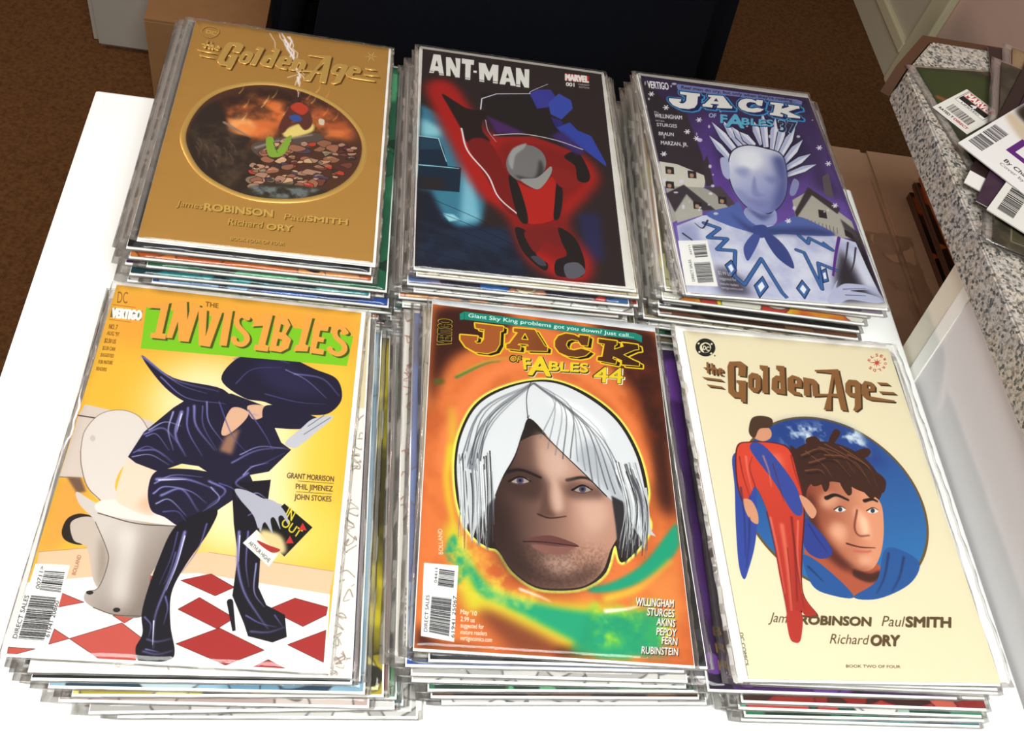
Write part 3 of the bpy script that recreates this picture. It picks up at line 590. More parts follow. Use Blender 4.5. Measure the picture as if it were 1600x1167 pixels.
('s',[72.8,170.2,73.8,173.1,69.8,174.6,67.1,173.6,66.8,171.7,69,168.8],'1c1210',.4,.4,0,1,1,1),
('f',[[90.7,164.8,94.1,164.2,97.5,165.2,96.7,168.6,92.2,168.5,90.8,167]],'4a3a48',0,1,1),
('s',[90.7,164.8,94.1,164.2,97.5,165.2,96.7,168.6,92.2,168.5,90.8,167],'1c1210',.4,.4,0,1,1,1),
('f',[[130.3,162.6,129.7,165.4,126.2,164.6,123.7,163.6,125.9,161.7,129.4,160.2]],'a83c2c',0,1,1),
('s',[130.3,162.6,129.7,165.4,126.2,164.6,123.7,163.6,125.9,161.7,129.4,160.2],'1c1210',.4,.4,0,1,1,1),
('s',[125,162.7,127.2,161.5,129.2,162.1],'d8b49a',.8,.3,.4,1,.8,0),
('f',[[86.3,174.3,82.6,171.4,84.2,168.4,87.6,166.8,91.5,167.7,91.7,171.3]],'3a2a2c',0,1,1),
('s',[86.3,174.3,82.6,171.4,84.2,168.4,87.6,166.8,91.5,167.7,91.7,171.3],'1c1210',.4,.4,0,1,1,1),
('f',[[82.2,171.4,82,172.7,80.5,173.4,78.4,173.3,77.5,171.4,80.6,169.9]],'b4836a',0,1,1),
('s',[82.2,171.4,82,172.7,80.5,173.4,78.4,173.3,77.5,171.4,80.6,169.9],'1c1210',.4,.4,0,1,1,1),
('f',[[94.2,166.7,99.7,165,100.3,169,96.8,172.1,91.9,171.8,91.1,168.8]],'8a5a44',0,1,1),
('s',[94.2,166.7,99.7,165,100.3,169,96.8,172.1,91.9,171.8,91.1,168.8],'1c1210',.4,.4,0,1,1,1),
('f',[[76.8,169.7,79.2,171.6,76.6,173.8,72.8,174.9,72,172.5,72.7,169.8]],'b4836a',0,1,1),
('s',[76.8,169.7,79.2,171.6,76.6,173.8,72.8,174.9,72,172.5,72.7,169.8],'1c1210',.4,.4,0,1,1,1),
('f',[[74.6,174.1,75.9,175.6,74.4,178.2,71.7,176.7,70,175.5,71.7,173]],'c09a78',0,1,1),
('s',[74.6,174.1,75.9,175.6,74.4,178.2,71.7,176.7,70,175.5,71.7,173],'1c1210',.4,.4,0,1,1,1),
('s',[70.8,175.1,72.8,174,74.7,174.6],'d8b49a',.8,.3,.4,1,.8,0),
('f',[[73.1,172.1,74.4,173.1,72.8,174.7,70.8,174.1,70.4,173,71.1,171.3]],'3a2a2c',0,1,1),
('s',[73.1,172.1,74.4,173.1,72.8,174.7,70.8,174.1,70.4,173,71.1,171.3],'1c1210',.4,.4,0,1,1,1),
('f',[[75.5,175.9,78.2,178.3,74.3,181.2,68.9,181.5,66.7,177.9,72,176.3]],'a83c2c',0,1,1),
('s',[75.5,175.9,78.2,178.3,74.3,181.2,68.9,181.5,66.7,177.9,72,176.3],'1c1210',.4,.4,0,1,1,1),
('f',[[77.3,174.3,81.9,174.8,82.3,178,78.3,179.1,75,179.2,75.9,177]],'7c6a54',0,1,1),
('s',[77.3,174.3,81.9,174.8,82.3,178,78.3,179.1,75,179.2,75.9,177],'1c1210',.4,.4,0,1,1,1),
('s',[75.5,176.9,77.8,175.7,79.9,176.4],'d8b49a',.8,.3,.4,1,.8,0),
('f',[[135.3,170.5,132.6,168.9,133,165.5,137.6,165.9,139.9,167,140.1,170.2]],'a83c2c',0,1,1),
('s',[135.3,170.5,132.6,168.9,133,165.5,137.6,165.9,139.9,167,140.1,170.2],'1c1210',.4,.4,0,1,1,1),
('f',[[99.4,173.6,100.6,171.4,103.7,171.7,104.7,173.1,104.1,175.7,100.6,175.2]],'c09a78',0,1,1),
('s',[99.4,173.6,100.6,171.4,103.7,171.7,104.7,173.1,104.1,175.7,100.6,175.2],'1c1210',.4,.4,0,1,1,1),
('f',[[110.5,175,106.7,175.1,105.6,172.5,108.7,170,113.2,170.1,113.8,173.1]],'b4836a',0,1,1),
('s',[110.5,175,106.7,175.1,105.6,172.5,108.7,170,113.2,170.1,113.8,173.1],'1c1210',.4,.4,0,1,1,1),
('s',[107.3,172.4,109.5,171.1,111.7,171.8],'d8b49a',.8,.3,.4,1,.8,0),
('f',[[132.8,167.8,130.7,167.4,130.2,165.6,132.7,164.7,134.8,165.1,135,166.7]],'3a2a2c',0,1,1),
('s',[132.8,167.8,130.7,167.4,130.2,165.6,132.7,164.7,134.8,165.1,135,166.7],'1c1210',.4,.4,0,1,1,1),
('f',[[84.6,175.4,81.7,175.2,82.3,173.3,83.6,171.7,85.5,172.6,85.7,173.7]],'a83c2c',0,1,1),
('s',[84.6,175.4,81.7,175.2,82.3,173.3,83.6,171.7,85.5,172.6,85.7,173.7],'1c1210',.4,.4,0,1,1,1),
('f',[[74.1,179.5,71.4,179.4,69.5,178.2,71.6,176.7,74,175.9,74.7,177.6]],'7c6a54',0,1,1),
('s',[74.1,179.5,71.4,179.4,69.5,178.2,71.6,176.7,74,175.9,74.7,177.6],'1c1210',.4,.4,0,1,1,1),
('f',[[131,169.6,132.9,169.2,133.8,169.8,134,170.7,132.6,171,130.3,171.3]],'8a5a44',0,1,1),
('s',[131,169.6,132.9,169.2,133.8,169.8,134,170.7,132.6,171,130.3,171.3],'1c1210',.4,.4,0,1,1,1),
('f',[[120.5,172.7,119.7,174.6,117.2,174.3,115.9,173.3,117.2,172,119.9,170.9]],'946048',0,1,1),
('s',[120.5,172.7,119.7,174.6,117.2,174.3,115.9,173.3,117.2,172,119.9,170.9],'1c1210',.4,.4,0,1,1,1),
('s',[116.4,172.7,118.1,171.8,119.6,172.3],'d8b49a',.8,.3,.4,1,.8,0),
('f',[[105.8,171.9,109.9,169.7,114.2,171.6,111.9,175.2,107.5,176.3,101.5,175.6]],'a07864',0,1,1),
('s',[105.8,171.9,109.9,169.7,114.2,171.6,111.9,175.2,107.5,176.3,101.5,175.6],'1c1210',.4,.4,0,1,1,1),
('f',[[92,179.9,93.7,178.2,97.3,177.5,98.9,179.9,95.6,181.5,93.1,181.3]],'c09a78',0,1,1),
('s',[92,179.9,93.7,178.2,97.3,177.5,98.9,179.9,95.6,181.5,93.1,181.3],'1c1210',.4,.4,0,1,1,1),
('f',[[80.1,179,80.8,174.6,84.5,170.5,89.8,172.5,89.4,175.8,86.1,177.5]],'946048',0,1,1),
('s',[80.1,179,80.8,174.6,84.5,170.5,89.8,172.5,89.4,175.8,86.1,177.5],'1c1210',.4,.4,0,1,1,1),
('s',[81.9,174.6,85.3,172.8,88.6,173.8],'d8b49a',.8,.3,.4,1,.8,0),
('f',[[76.9,181.7,80.1,179.4,83.1,180.4,84.3,182,82.1,183.4,79.7,183.3]],'b4836a',0,1,1),
('s',[76.9,181.7,80.1,179.4,83.1,180.4,84.3,182,82.1,183.4,79.7,183.3],'1c1210',.4,.4,0,1,1,1),
('f',[[81.7,178.8,81.6,181.3,78.7,185.3,72.4,183.8,74,179.5,78.3,178.4]],'a07864',0,1,1),
('s',[81.7,178.8,81.6,181.3,78.7,185.3,72.4,183.8,74,179.5,78.3,178.4],'1c1210',.4,.4,0,1,1,1),
('f',[[101.8,177.6,106.4,177.9,103.9,180.9,100.6,182.6,95.9,181.8,96.9,177.9]],'6a3a30',0,1,1),
('s',[101.8,177.6,106.4,177.9,103.9,180.9,100.6,182.6,95.9,181.8,96.9,177.9],'1c1210',.4,.4,0,1,1,1),
('s',[98.4,179.3,101,177.8,103.6,178.6],'d8b49a',.8,.3,.4,1,.8,0),
('f',[[118.5,174,113.8,174.6,107.2,173.7,110.4,168.5,116.7,168.8,122.9,169.9]],'a07864',0,1,1),
('s',[118.5,174,113.8,174.6,107.2,173.7,110.4,168.5,116.7,168.8,122.9,169.9],'1c1210',.4,.4,0,1,1,1),
('f',[[71.1,184.5,72.9,183.2,74.7,183.9,75.2,185.1,73.6,186.4,71.6,185.9]],'a07864',0,1,1),
('s',[71.1,184.5,72.9,183.2,74.7,183.9,75.2,185.1,73.6,186.4,71.6,185.9],'1c1210',.4,.4,0,1,1,1),
('f',[[103,177.8,100.8,179.6,98.3,180,96.6,178.8,97.7,176.8,100.9,176.3]],'5a2a24',0,1,1),
('s',[103,177.8,100.8,179.6,98.3,180,96.6,178.8,97.7,176.8,100.9,176.3],'1c1210',.4,.4,0,1,1,1),
('s',[97.8,178.1,99.3,177.3,100.8,177.7],'d8b49a',.8,.3,.4,1,.8,0),
('f',[[99.6,178,98.5,175.7,100,173.3,102.9,174,104.1,175.1,103.9,177.7]],'4a3a48',0,1,1),
('s',[99.6,178,98.5,175.7,100,173.3,102.9,174,104.1,175.1,103.9,177.7],'1c1210',.4,.4,0,1,1,1),
('f',[[131.4,173.8,131.4,172.1,133.7,172.3,135.8,172.7,135.1,174.5,132.4,175]],'b4836a',0,1,1),
('s',[131.4,173.8,131.4,172.1,133.7,172.3,135.8,172.7,135.1,174.5,132.4,175],'1c1210',.4,.4,0,1,1,1),
('f',[[90.1,182.5,88.4,185.5,86.4,188.1,81.7,187.5,83.7,184.6,85.6,182.8]],'7c6a54',0,1,1),
('s',[90.1,182.5,88.4,185.5,86.4,188.1,81.7,187.5,83.7,184.6,85.6,182.8],'1c1210',.4,.4,0,1,1,1),
('s',[83.4,184.6,85.7,183.3,87.9,184],'d8b49a',.8,.3,.4,1,.8,0),
('f',[[83.3,183.9,85.8,184.1,86.3,186.4,82.9,186.8,81,186.2,80.7,184.4]],'4a3a48',0,1,1),
('s',[83.3,183.9,85.8,184.1,86.3,186.4,82.9,186.8,81,186.2,80.7,184.4],'1c1210',.4,.4,0,1,1,1),
('f',[[97.4,177.2,100,175.9,102.6,176.7,103.3,179.2,99.5,179.9,95.9,179.7]],'8a5a44',0,1,1),
('s',[97.4,177.2,100,175.9,102.6,176.7,103.3,179.2,99.5,179.9,95.9,179.7],'1c1210',.4,.4,0,1,1,1),
('f',[[115.6,175.9,118.7,171.5,123.8,173.4,129.4,175.3,123.9,179.2,118.4,178.8]],'4a3a48',0,1,1),
('s',[115.6,175.9,118.7,171.5,123.8,173.4,129.4,175.3,123.9,179.2,118.4,178.8],'1c1210',.4,.4,0,1,1,1),
('s',[117.9,175,121.3,173.2,124.5,174.2],'d8b49a',.8,.3,.4,1,.8,0),
('f',[[89.2,188.7,87.8,185.9,90.2,183.8,94.3,182.2,94.4,185.1,94.5,188.2]],'7c6a54',0,1,1),
('s',[89.2,188.7,87.8,185.9,90.2,183.8,94.3,182.2,94.4,185.1,94.5,188.2],'1c1210',.4,.4,0,1,1,1),
('f',[[100.6,180.9,101.7,185.4,97.1,189.1,92.5,187.4,91.1,184.7,93.9,181.3]],'c09a78',0,1,1),
('s',[100.6,180.9,101.7,185.4,97.1,189.1,92.5,187.4,91.1,184.7,93.9,181.3],'1c1210',.4,.4,0,1,1,1),
('f',[[112.5,183.7,110.8,182.9,110.5,182,111.3,180.8,112.9,181.2,113.8,182.2]],'a83c2c',0,1,1),
('s',[112.5,183.7,110.8,182.9,110.5,182,111.3,180.8,112.9,181.2,113.8,182.2],'1c1210',.4,.4,0,1,1,1),
('s',[110.3,181.8,111.7,181,113.1,181.5],'d8b49a',.8,.3,.4,1,.8,0),
('f',[[101.8,181.7,101.7,180,102.7,179,104.9,177.9,106.1,179.5,104.4,181]],'b4836a',0,1,1),
('s',[101.8,181.7,101.7,180,102.7,179,104.9,177.9,106.1,179.5,104.4,181],'1c1210',.4,.4,0,1,1,1),
('f',[[119.2,183.2,119.1,180.7,120.6,177.3,126,177.7,126.6,181,123.7,184.4]],'5a2a24',0,1,1),
('s',[119.2,183.2,119.1,180.7,120.6,177.3,126,177.7,126.6,181,123.7,184.4],'1c1210',.4,.4,0,1,1,1),
('f',[[120.4,180.3,118,181,116.6,179.8,117.2,178,120.1,177.4,124.2,178.2]],'b4836a',0,1,1),
('s',[120.4,180.3,118,181,116.6,179.8,117.2,178,120.1,177.4,124.2,178.2],'1c1210',.4,.4,0,1,1,1),
('s',[116.4,178.8,118.8,177.5,121.1,178.3],'d8b49a',.8,.3,.4,1,.8,0),
('f',[[74.6,189.6,70.1,192.2,66.1,189.6,67,185.5,73.3,183.1,75.6,186.7]],'7c6a54',0,1,1),
('s',[74.6,189.6,70.1,192.2,66.1,189.6,67,185.5,73.3,183.1,75.6,186.7],'1c1210',.4,.4,0,1,1,1),
('f',[[73.2,184.8,79.2,184.3,81,187.8,78.2,191.2,71.3,193,71.9,188.3]],'a07864',0,1,1),
('s',[73.2,184.8,79.2,184.3,81,187.8,78.2,191.2,71.3,193,71.9,188.3],'1c1210',.4,.4,0,1,1,1),
('f',[[107,181.3,105.3,181.5,104.1,180.3,106,178.8,108.7,178.8,109.2,180.6]],'7c6a54',0,1,1),
('s',[107,181.3,105.3,181.5,104.1,180.3,106,178.8,108.7,178.8,109.2,180.6],'1c1210',.4,.4,0,1,1,1),
('s',[105.2,180.2,106.6,179.4,107.8,179.8],'d8b49a',.8,.3,.4,1,.8,0),
('f',[[126.4,177.4,125.9,181.3,124,185.1,117.8,184.9,118.9,181.2,120.5,178.4]],'6a3a30',0,1,1),
('s',[126.4,177.4,125.9,181.3,124,185.1,117.8,184.9,118.9,181.2,120.5,178.4],'1c1210',.4,.4,0,1,1,1),
('f',[[95.8,180.7,95.2,184.3,92.3,188,88,186,87.6,183.3,90.1,179.6]],'a07864',0,1,1),
('s',[95.8,180.7,95.2,184.3,92.3,188,88,186,87.6,183.3,90.1,179.6],'1c1210',.4,.4,0,1,1,1),
('f',[[111.1,183.7,109.2,184.7,107.3,185.4,106.4,184,108,183,109.8,182.7]],'3a2a2c',0,1,1),
('s',[111.1,183.7,109.2,184.7,107.3,185.4,106.4,184,108,183,109.8,182.7],'1c1210',.4,.4,0,1,1,1),
('f',[[71.1,190.4,69.3,188.5,70.7,186.1,75.4,183.5,78.9,186.6,76.6,190.9]],'8a5a44',0,1,1),
('s',[71.1,190.4,69.3,188.5,70.7,186.1,75.4,183.5,78.9,186.6,76.6,190.9],'1c1210',.4,.4,0,1,1,1),
('f',[[76.7,188,80.2,189.2,77.9,191.5,75.8,193.7,72.3,192.4,72.7,189.4]],'b4836a',0,1,1),
('s',[76.7,188,80.2,189.2,77.9,191.5,75.8,193.7,72.3,192.4,72.7,189.4],'1c1210',.4,.4,0,1,1,1),
('f',[[92.4,184.9,92.5,186.5,90.5,187,88.6,187.3,88.4,185.8,90.1,184.9]],'6a3a30',0,1,1),
('s',[92.4,184.9,92.5,186.5,90.5,187,88.6,187.3,88.4,185.8,90.1,184.9],'1c1210',.4,.4,0,1,1,1),
('s',[89.1,185.9,90.3,185.3,91.4,185.6],'d8b49a',.8,.3,.4,1,.8,0),
('f',[[78.4,193.8,77.5,192.6,77.5,191.3,79.6,190.7,81.9,191.3,80.6,193.1]],'4a3a48',0,1,1),
('s',[78.4,193.8,77.5,192.6,77.5,191.3,79.6,190.7,81.9,191.3,80.6,193.1],'1c1210',.4,.4,0,1,1,1),
('f',[[108.9,182.5,113.3,182.2,112,185.2,109.3,187.8,106.4,186,104.4,183.5]],'b4836a',0,1,1),
('s',[108.9,182.5,113.3,182.2,112,185.2,109.3,187.8,106.4,186,104.4,183.5],'1c1210',.4,.4,0,1,1,1),
('s',[105.8,184,108.8,182.4,111.7,183.3],'d8b49a',.8,.3,.4,1,.8,0),
('f',[[114.1,184.1,114.6,181.4,118.1,182,120.3,183,118.4,184.7,115.2,186.3]],'6a3a30',0,1,1),
('s',[114.1,184.1,114.6,181.4,118.1,182,120.3,183,118.4,184.7,115.2,186.3],'1c1210',.4,.4,0,1,1,1),
('f',[[120.5,181.4,121,184,118.8,188.2,112.5,187.1,112.4,183.1,116,178.9]],'946048',0,1,1),
('s',[120.5,181.4,121,184,118.8,188.2,112.5,187.1,112.4,183.1,116,178.9],'1c1210',.4,.4,0,1,1,1),
('f',[[100.8,187.6,104.1,188.6,100.6,190.1,98.2,190.6,96.8,189.3,97.4,186.6]],'946048',0,1,1),
('s',[100.8,187.6,104.1,188.6,100.6,190.1,98.2,190.6,96.8,189.3,97.4,186.6],'1c1210',.4,.4,0,1,1,1),
('s',[97.4,188.6,99.4,187.5,101.4,188.1],'d8b49a',.8,.3,.4,1,.8,0),
('f',[[87.7,194.1,89.8,196.2,86.2,198.9,81.7,198.1,82.8,195.3,84.5,192.6]],'946048',0,1,1),
('s',[87.7,194.1,89.8,196.2,86.2,198.9,81.7,198.1,82.8,195.3,84.5,192.6],'1c1210',.4,.4,0,1,1,1),
('f',[[82.9,193.3,86.8,192.8,89.5,195.3,85.6,198.1,82,197.1,79.7,195.2]],'a83c2c',0,1,1),
('s',[82.9,193.3,86.8,192.8,89.5,195.3,85.6,198.1,82,197.1,79.7,195.2],'1c1210',.4,.4,0,1,1,1),
('f',[[112.9,183.3,117.5,185,117.2,189.4,110.8,191.1,106.8,188.9,108.5,185.6]],'a83c2c',0,1,1),
('s',[112.9,183.3,117.5,185,117.2,189.4,110.8,191.1,106.8,188.9,108.5,185.6],'1c1210',.4,.4,0,1,1,1),
('s',[108.6,186.5,111.7,184.8,114.6,185.7],'d8b49a',.8,.3,.4,1,.8,0),
('f',[[95.8,187.1,102.2,184.3,101.3,189.1,99.5,192.3,92.5,194.3,90.1,189.6]],'7c6a54',0,1,1),
('s',[95.8,187.1,102.2,184.3,101.3,189.1,99.5,192.3,92.5,194.3,90.1,189.6],'1c1210',.4,.4,0,1,1,1),
('f',[[108.9,189.1,105.8,191,103.6,189.4,102.6,187.2,106.3,184.5,110.7,186.1]],'946048',0,1,1),
('s',[108.9,189.1,105.8,191,103.6,189.4,102.6,187.2,106.3,184.5,110.7,186.1],'1c1210',.4,.4,0,1,1,1),
('f',[[77,194.3,76.6,197.9,70.7,198.4,68.1,195.6,70.3,192.1,76.1,190.8]],'a07864',0,1,1),
('s',[77,194.3,76.6,197.9,70.7,198.4,68.1,195.6,70.3,192.1,76.1,190.8],'1c1210',.4,.4,0,1,1,1),
('f',[[94.7,196.4,94.4,194.8,96.4,193.5,98.1,194.2,98.7,195.3,97.1,196.4]],'3a2a2c',0,1,1),
('s',[94.7,196.4,94.4,194.8,96.4,193.5,98.1,194.2,98.7,195.3,97.1,196.4],'1c1210',.4,.4,0,1,1,1),
('s',[95.4,194.8,96.7,194.1,97.9,194.5],'d8b49a',.8,.3,.4,1,.8,0),
('f',[[76.9,202.8,73.1,204.5,67.5,204.3,66.8,199.7,73.3,198.9,77.4,199.7]],'3a2a2c',0,1,1),
('s',[76.9,202.8,73.1,204.5,67.5,204.3,66.8,199.7,73.3,198.9,77.4,199.7],'1c1210',.4,.4,0,1,1,1),
('f',[[112.9,191.5,109.8,193.8,106.5,194.1,103.7,192.5,106.5,190.1,111,188.6]],'6a3a30',0,1,1),
('s',[112.9,191.5,109.8,193.8,106.5,194.1,103.7,192.5,106.5,190.1,111,188.6],'1c1210',.4,.4,0,1,1,1),
('f',[[105.3,196.1,104.6,197.3,103.3,198.1,101.6,197.7,102.3,196.5,103.6,195.5]],'c09a78',0,1,1),
('s',[105.3,196.1,104.6,197.3,103.3,198.1,101.6,197.7,102.3,196.5,103.6,195.5],'1c1210',.4,.4,0,1,1,1),
('s',[102,196.6,103.3,195.9,104.7,196.3],'d8b49a',.8,.3,.4,1,.8,0),
('f',[[103.2,193.1,103.1,198.5,96.2,200.4,92.6,198.5,89.4,194.9,96.2,194.2]],'a07864',0,1,1),
('s',[103.2,193.1,103.1,198.5,96.2,200.4,92.6,198.5,89.4,194.9,96.2,194.2],'1c1210',.4,.4,0,1,1,1),
('s',[92.4,196,95.9,194.1,99.2,195.2],'d8b49a',.8,.3,.4,1,.8,0),
('f',[[88,197.8,92.6,198,92.5,201.8,87.1,204,83.6,201.7,82.2,198.1]],'946048',0,1,1),
('s',[88,197.8,92.6,198,92.5,201.8,87.1,204,83.6,201.7,82.2,198.1],'1c1210',.4,.4,0,1,1,1),
('f',[[95.5,198.8,94.5,202.2,90.4,204.8,85.6,203.2,87.3,199.8,91.1,197.4]],'4a3a48',0,1,1),
('s',[95.5,198.8,94.5,202.2,90.4,204.8,85.6,203.2,87.3,199.8,91.1,197.4],'1c1210',.4,.4,0,1,1,1),
('f',[[87.9,130,96.1,119.1,109.2,113.3,111.3,123.9,93.6,135]],'d6c070',1.5,1,1),
('f',[[76,139.9,81.1,137.4,85.2,151.6,91.6,135.4,95.5,133.1,92.5,153.2,85.1,159.9,79.3,157.1]],'7c9c34',0,1,1),
('s',[82.2,143.2,86.5,154.4],'4a641c',1,.5,0,1,1,0),
('f',[[84.1,124.5,89.6,98.3,95.2,90.7,104.3,95.2,110.3,113.1,104.9,123.6,95.4,113,88.9,129.8]],'5a2c22',.6,1,1),
('f',[[90.7,98,97.3,90.2,105.5,96.6,101,105.5]],'b03a26',.8,1,1),
('f',[[90.8,109.2,97.9,106.1,101.6,111.7,95.7,115.4]],'3a4c8c',.8,1,1),
('f',[[115.1,107.4,119.4,108.1,119.3,114.5,115.6,113.6]],'c8b8a0',0,1,1),
('f',[[67,197.9,93.3,187.9,129.8,190.3,110.6,200.5,87.6,207,69.9,205.7]],'30281f',2,1,1),
('n',[70.5,194.6,123.5,188.5,110.7,201.3,75.9,206.9],'8a9aa0',.6,5,9,2,0,.5,3),
('s',[73.6,2.2,77.5,9.7,77.5,16.1,80.7,22.5,84.2,27.4,83.7,35.9,87.6,41.5,88.1,47.5,93.1,52.5,94.7,60.2],'c8b8a8',1.87,.99,.5,0,.6,0),
('s',[73.6,2.2,77.5,9.7,77.5,16.1,80.7,22.5,84.2,27.4,83.7,35.9,87.6,41.5,88.1,47.5,93.1,52.5,94.7,60.2],'e6dce0',1.1,.55,0,0,1,0),
('s',[79.2,5.5,82.8,10,81.7,19.2,86.2,24.9,86.6,31.8,89.8,38.1,90,44.7,92.9,51.6,95.4,58.5],'c8b8a8',2.55,1.35,.5,0,.6,0),
('s',[79.2,5.5,82.8,10,81.7,19.2,86.2,24.9,86.6,31.8,89.8,38.1,90,44.7,92.9,51.6,95.4,58.5],'e6dce0',1.5,.75,0,0,1,0),
('s',[80.6,4.3,82.8,10.1,85,16.1,84.7,20.8,89.7,26,89.5,33.5,92.3,38.3,94.1,43.2,94.8,48.8,98,54.2],'c8b8a8',1.02,.54,.5,0,.6,0),
('s',[80.6,4.3,82.8,10.1,85,16.1,84.7,20.8,89.7,26,89.5,33.5,92.3,38.3,94.1,43.2,94.8,48.8,98,54.2],'e6dce0',.6,.3,0,0,1,0),
('s',[71.4,2.3,72.8,8.1,75.8,12.4,79.8,18.9,84.2,23.2,84.8,28.3,87.7,32.4,91.4,37],'c8b8a8',1.02,.54,.5,0,.6,0),
('s',[71.4,2.3,72.8,8.1,75.8,12.4,79.8,18.9,84.2,23.2,84.8,28.3,87.7,32.4,91.4,37],'e6dce0',.6,.3,0,0,1,0),
('s',[63.3,4.1,65.6,8.7,67.8,12.8,69.1,15.7,69.8,22.2,71.9,26.4,72.9,29.1],'c8b8a8',.85,.45,.5,0,.6,0),
('s',[63.3,4.1,65.6,8.7,67.8,12.8,69.1,15.7,69.8,22.2,71.9,26.4,72.9,29.1],'e6dce0',.5,.25,0,0,1,0),
('s',[76.8,10.1,80.3,15.7,80.4,21.8,84.5,28.9,87.2,35,89.5,41.2,90.9,48.9],'c8b8a8',3.4,1.8,.5,0,.6,0),
('s',[76.8,10.1,80.3,15.7,80.4,21.8,84.5,28.9,87.2,35,89.5,41.2,90.9,48.9],'e6dce0',2,1,0,0,1,0),
('s',[94.7,53.9,93.1,59.6,92.1,64.2,91.8,67.9,91.3,73.5],'c8b8a8',1.02,.54,.5,0,.6,0),
('s',[94.7,53.9,93.1,59.6,92.1,64.2,91.8,67.9,91.3,73.5],'e6dce0',.6,.3,0,0,1,0),
('s',[94.7,53.7,97.2,56.3,98.5,59.3,100,62.7],'c8b8a8',1.02,.54,.5,0,.6,0),
('s',[94.7,53.7,97.2,56.3,98.5,59.3,100,62.7],'e6dce0',.6,.3,0,0,1,0),
('s',[94.4,57.6,94.3,61.5,95.5,65.4,95.1,71.8,94.3,75.7,95.6,78.8,95.6,83.8],'c8b8a8',1.19,.63,.5,0,.6,0),
('s',[94.4,57.6,94.3,61.5,95.5,65.4,95.1,71.8,94.3,75.7,95.6,78.8,95.6,83.8],'e6dce0',.7,.35,0,0,1,0),
('s',[84.5,60.7,86.7,58.8,88.7,57.4,92.1,54.9,93.8,52],'c8b8a8',.85,.45,.5,0,.6,0),
('s',[84.5,60.7,86.7,58.8,88.7,57.4,92.1,54.9,93.8,52],'e6dce0',.5,.25,0,0,1,0),
('s',[92.9,58,93.7,61.6,93.5,63.7,94.6,67.5],'c8b8a8',2.72,1.44,.5,0,.6,0),
('s',[92.9,58,93.7,61.6,93.5,63.7,94.6,67.5],'e6dce0',1.6,.8,0,0,1,0),
('m',1),
('t','James',[21.3,225.1],[40,225.3],[21.6,219.2],'7a5016',0),
('t','James',[20.6,224.4],[39.3,224.6],[21,218.5],'ecc86c',0),
('t','ROBINSON',[41.6,226.1],[91.3,225.1],[41.1,219.3],'7a5016',2),
('t','ROBINSON',[40.9,225.4],[90.6,224.4],[40.4,218.6],'ecc86c',2),
('t','Paul',[99.8,226.2],[115.3,226],[100.3,220.2],'7a5016',0),
('t','Paul',[99.1,225.5],[114.7,225.3],[99.6,219.5],'ecc86c',0),
('t','SMITH',[116.6,225.2],[147.3,224.1],[116.5,219.9],'7a5016',2),
('t','SMITH',[116,224.5],[146.6,223.4],[115.8,219.1],'ecc86c',2),
('t','Richard',[60.2,238],[85.1,237.4],[60.3,231.7],'7a5016',0),
('t','Richard',[59.5,237.3],[84.4,236.7],[59.6,231],'ecc86c',0),
('t','ORY',[88.5,238.5],[107.2,237.3],[88.2,232.7],'7a5016',2),
('t','ORY',[87.8,237.8],[106.5,236.6],[87.5,232.1],'ecc86c',2),
('t','BOOK FOUR OF FOUR',[64.2,253.2],[103,252.5],[63.9,250.1],'7a5016',1),
('t','BOOK FOUR OF FOUR',[63.5,252.5],[102.4,251.8],[63.3,249.4],'ecc86c',1),
('s',[7,16.2,9.1,9.5,13.8,7.3,20.5,9.8,21.1,15.8,17.2,21.9,11.7,22.2],'7a5016',1.2,1.2,0,1,1,1),
('s',[6.7,15.7,8.8,9,13.5,6.8,20.1,9.2,20.7,15.3,16.9,21.3,11.4,21.7],'ecc86c',.8,.8,0,1,1,1),
('t','DC',[10.5,16.8],[19.2,18.3],[10.5,11.9],'ecc86c',2),
('s',[154.3,15.5,158.5,14.5],'f2d890',.9,.3,0,0,1,0),
('s',[153.7,17.1,156.1,21.6],'f2d890',.9,.3,0,0,1,0),
('s',[152.4,17.4,150.6,22.9],'f2d890',.9,.3,0,0,1,0),
('s',[151.6,16.2,147.4,17.2],'f2d890',.9,.3,0,0,1,0),
('s',[152.2,14.6,149.8,10.1],'f2d890',.9,.3,0,0,1,0),
('s',[153.5,14.3,155.3,8.8],'f2d890',.9,.3,0,0,1,0)],
'B':[('f',[[-2,-2,170,-2,170,261,-2,261]],'e6e3dc',0,0,1),
('f',[[2.1,3.3,165.7,3.1,160.4,257.1,-.3,258.8]],'2c2022',0,0,1),
('f',[[-.2,164.1,40.5,202.6,82.3,227.9,85,257.7,.1,258.7]],'141c30',7,0,1),
('n',[-.5,212.4,82.3,227.9,80.8,257.5,.1,258.7],'23344e',.6,12,3,3,0,.5,3),
('f',[[1.5,77.5,19.4,87.8,37.6,104.7,56.5,166.4,51.1,203.8,46.7,211.9,31.8,214.4,21.3,205.8,10.7,177.6,2.5,179.1]],'3c7e98',4,0,1),
('f',[[2.6,94.7,19.4,105,19.4,115.1,2.3,117.8]],'9ad6e2',5,0,.9),
('f',[[37.1,141.3,45.7,155.7,49,204.2,34,211.1]],'8ccade',4,0,.8),
('f',[[20.3,201.6,28.8,201.6,34,206.7,25.5,209.6]],'9ad6e2',1,0,1),
('f',[[.8,117.7,17.1,118.2,21.1,129.7,24.2,148.6,35.2,148.7,33.5,176.7,1,178.1]],'12283e',0,0,1),
('f',[[1.4,118.6,16.7,119.6,19.3,130,1.2,133.5]],'1e4058',1,0,1),
('s',[1.4,151.2,19.3,150.4,33.6,150],'9adcea',1.2,.8,0,1,1,0),
('s',[1,117.4,16.7,117.6,23.3,143.9],'bfeaf2',.8,.6,0,0,1,0),
('f',[[1.1,163.9,21.5,163.3,23.6,175.3,.8,178.8]],'2c2022',3,0,.8),
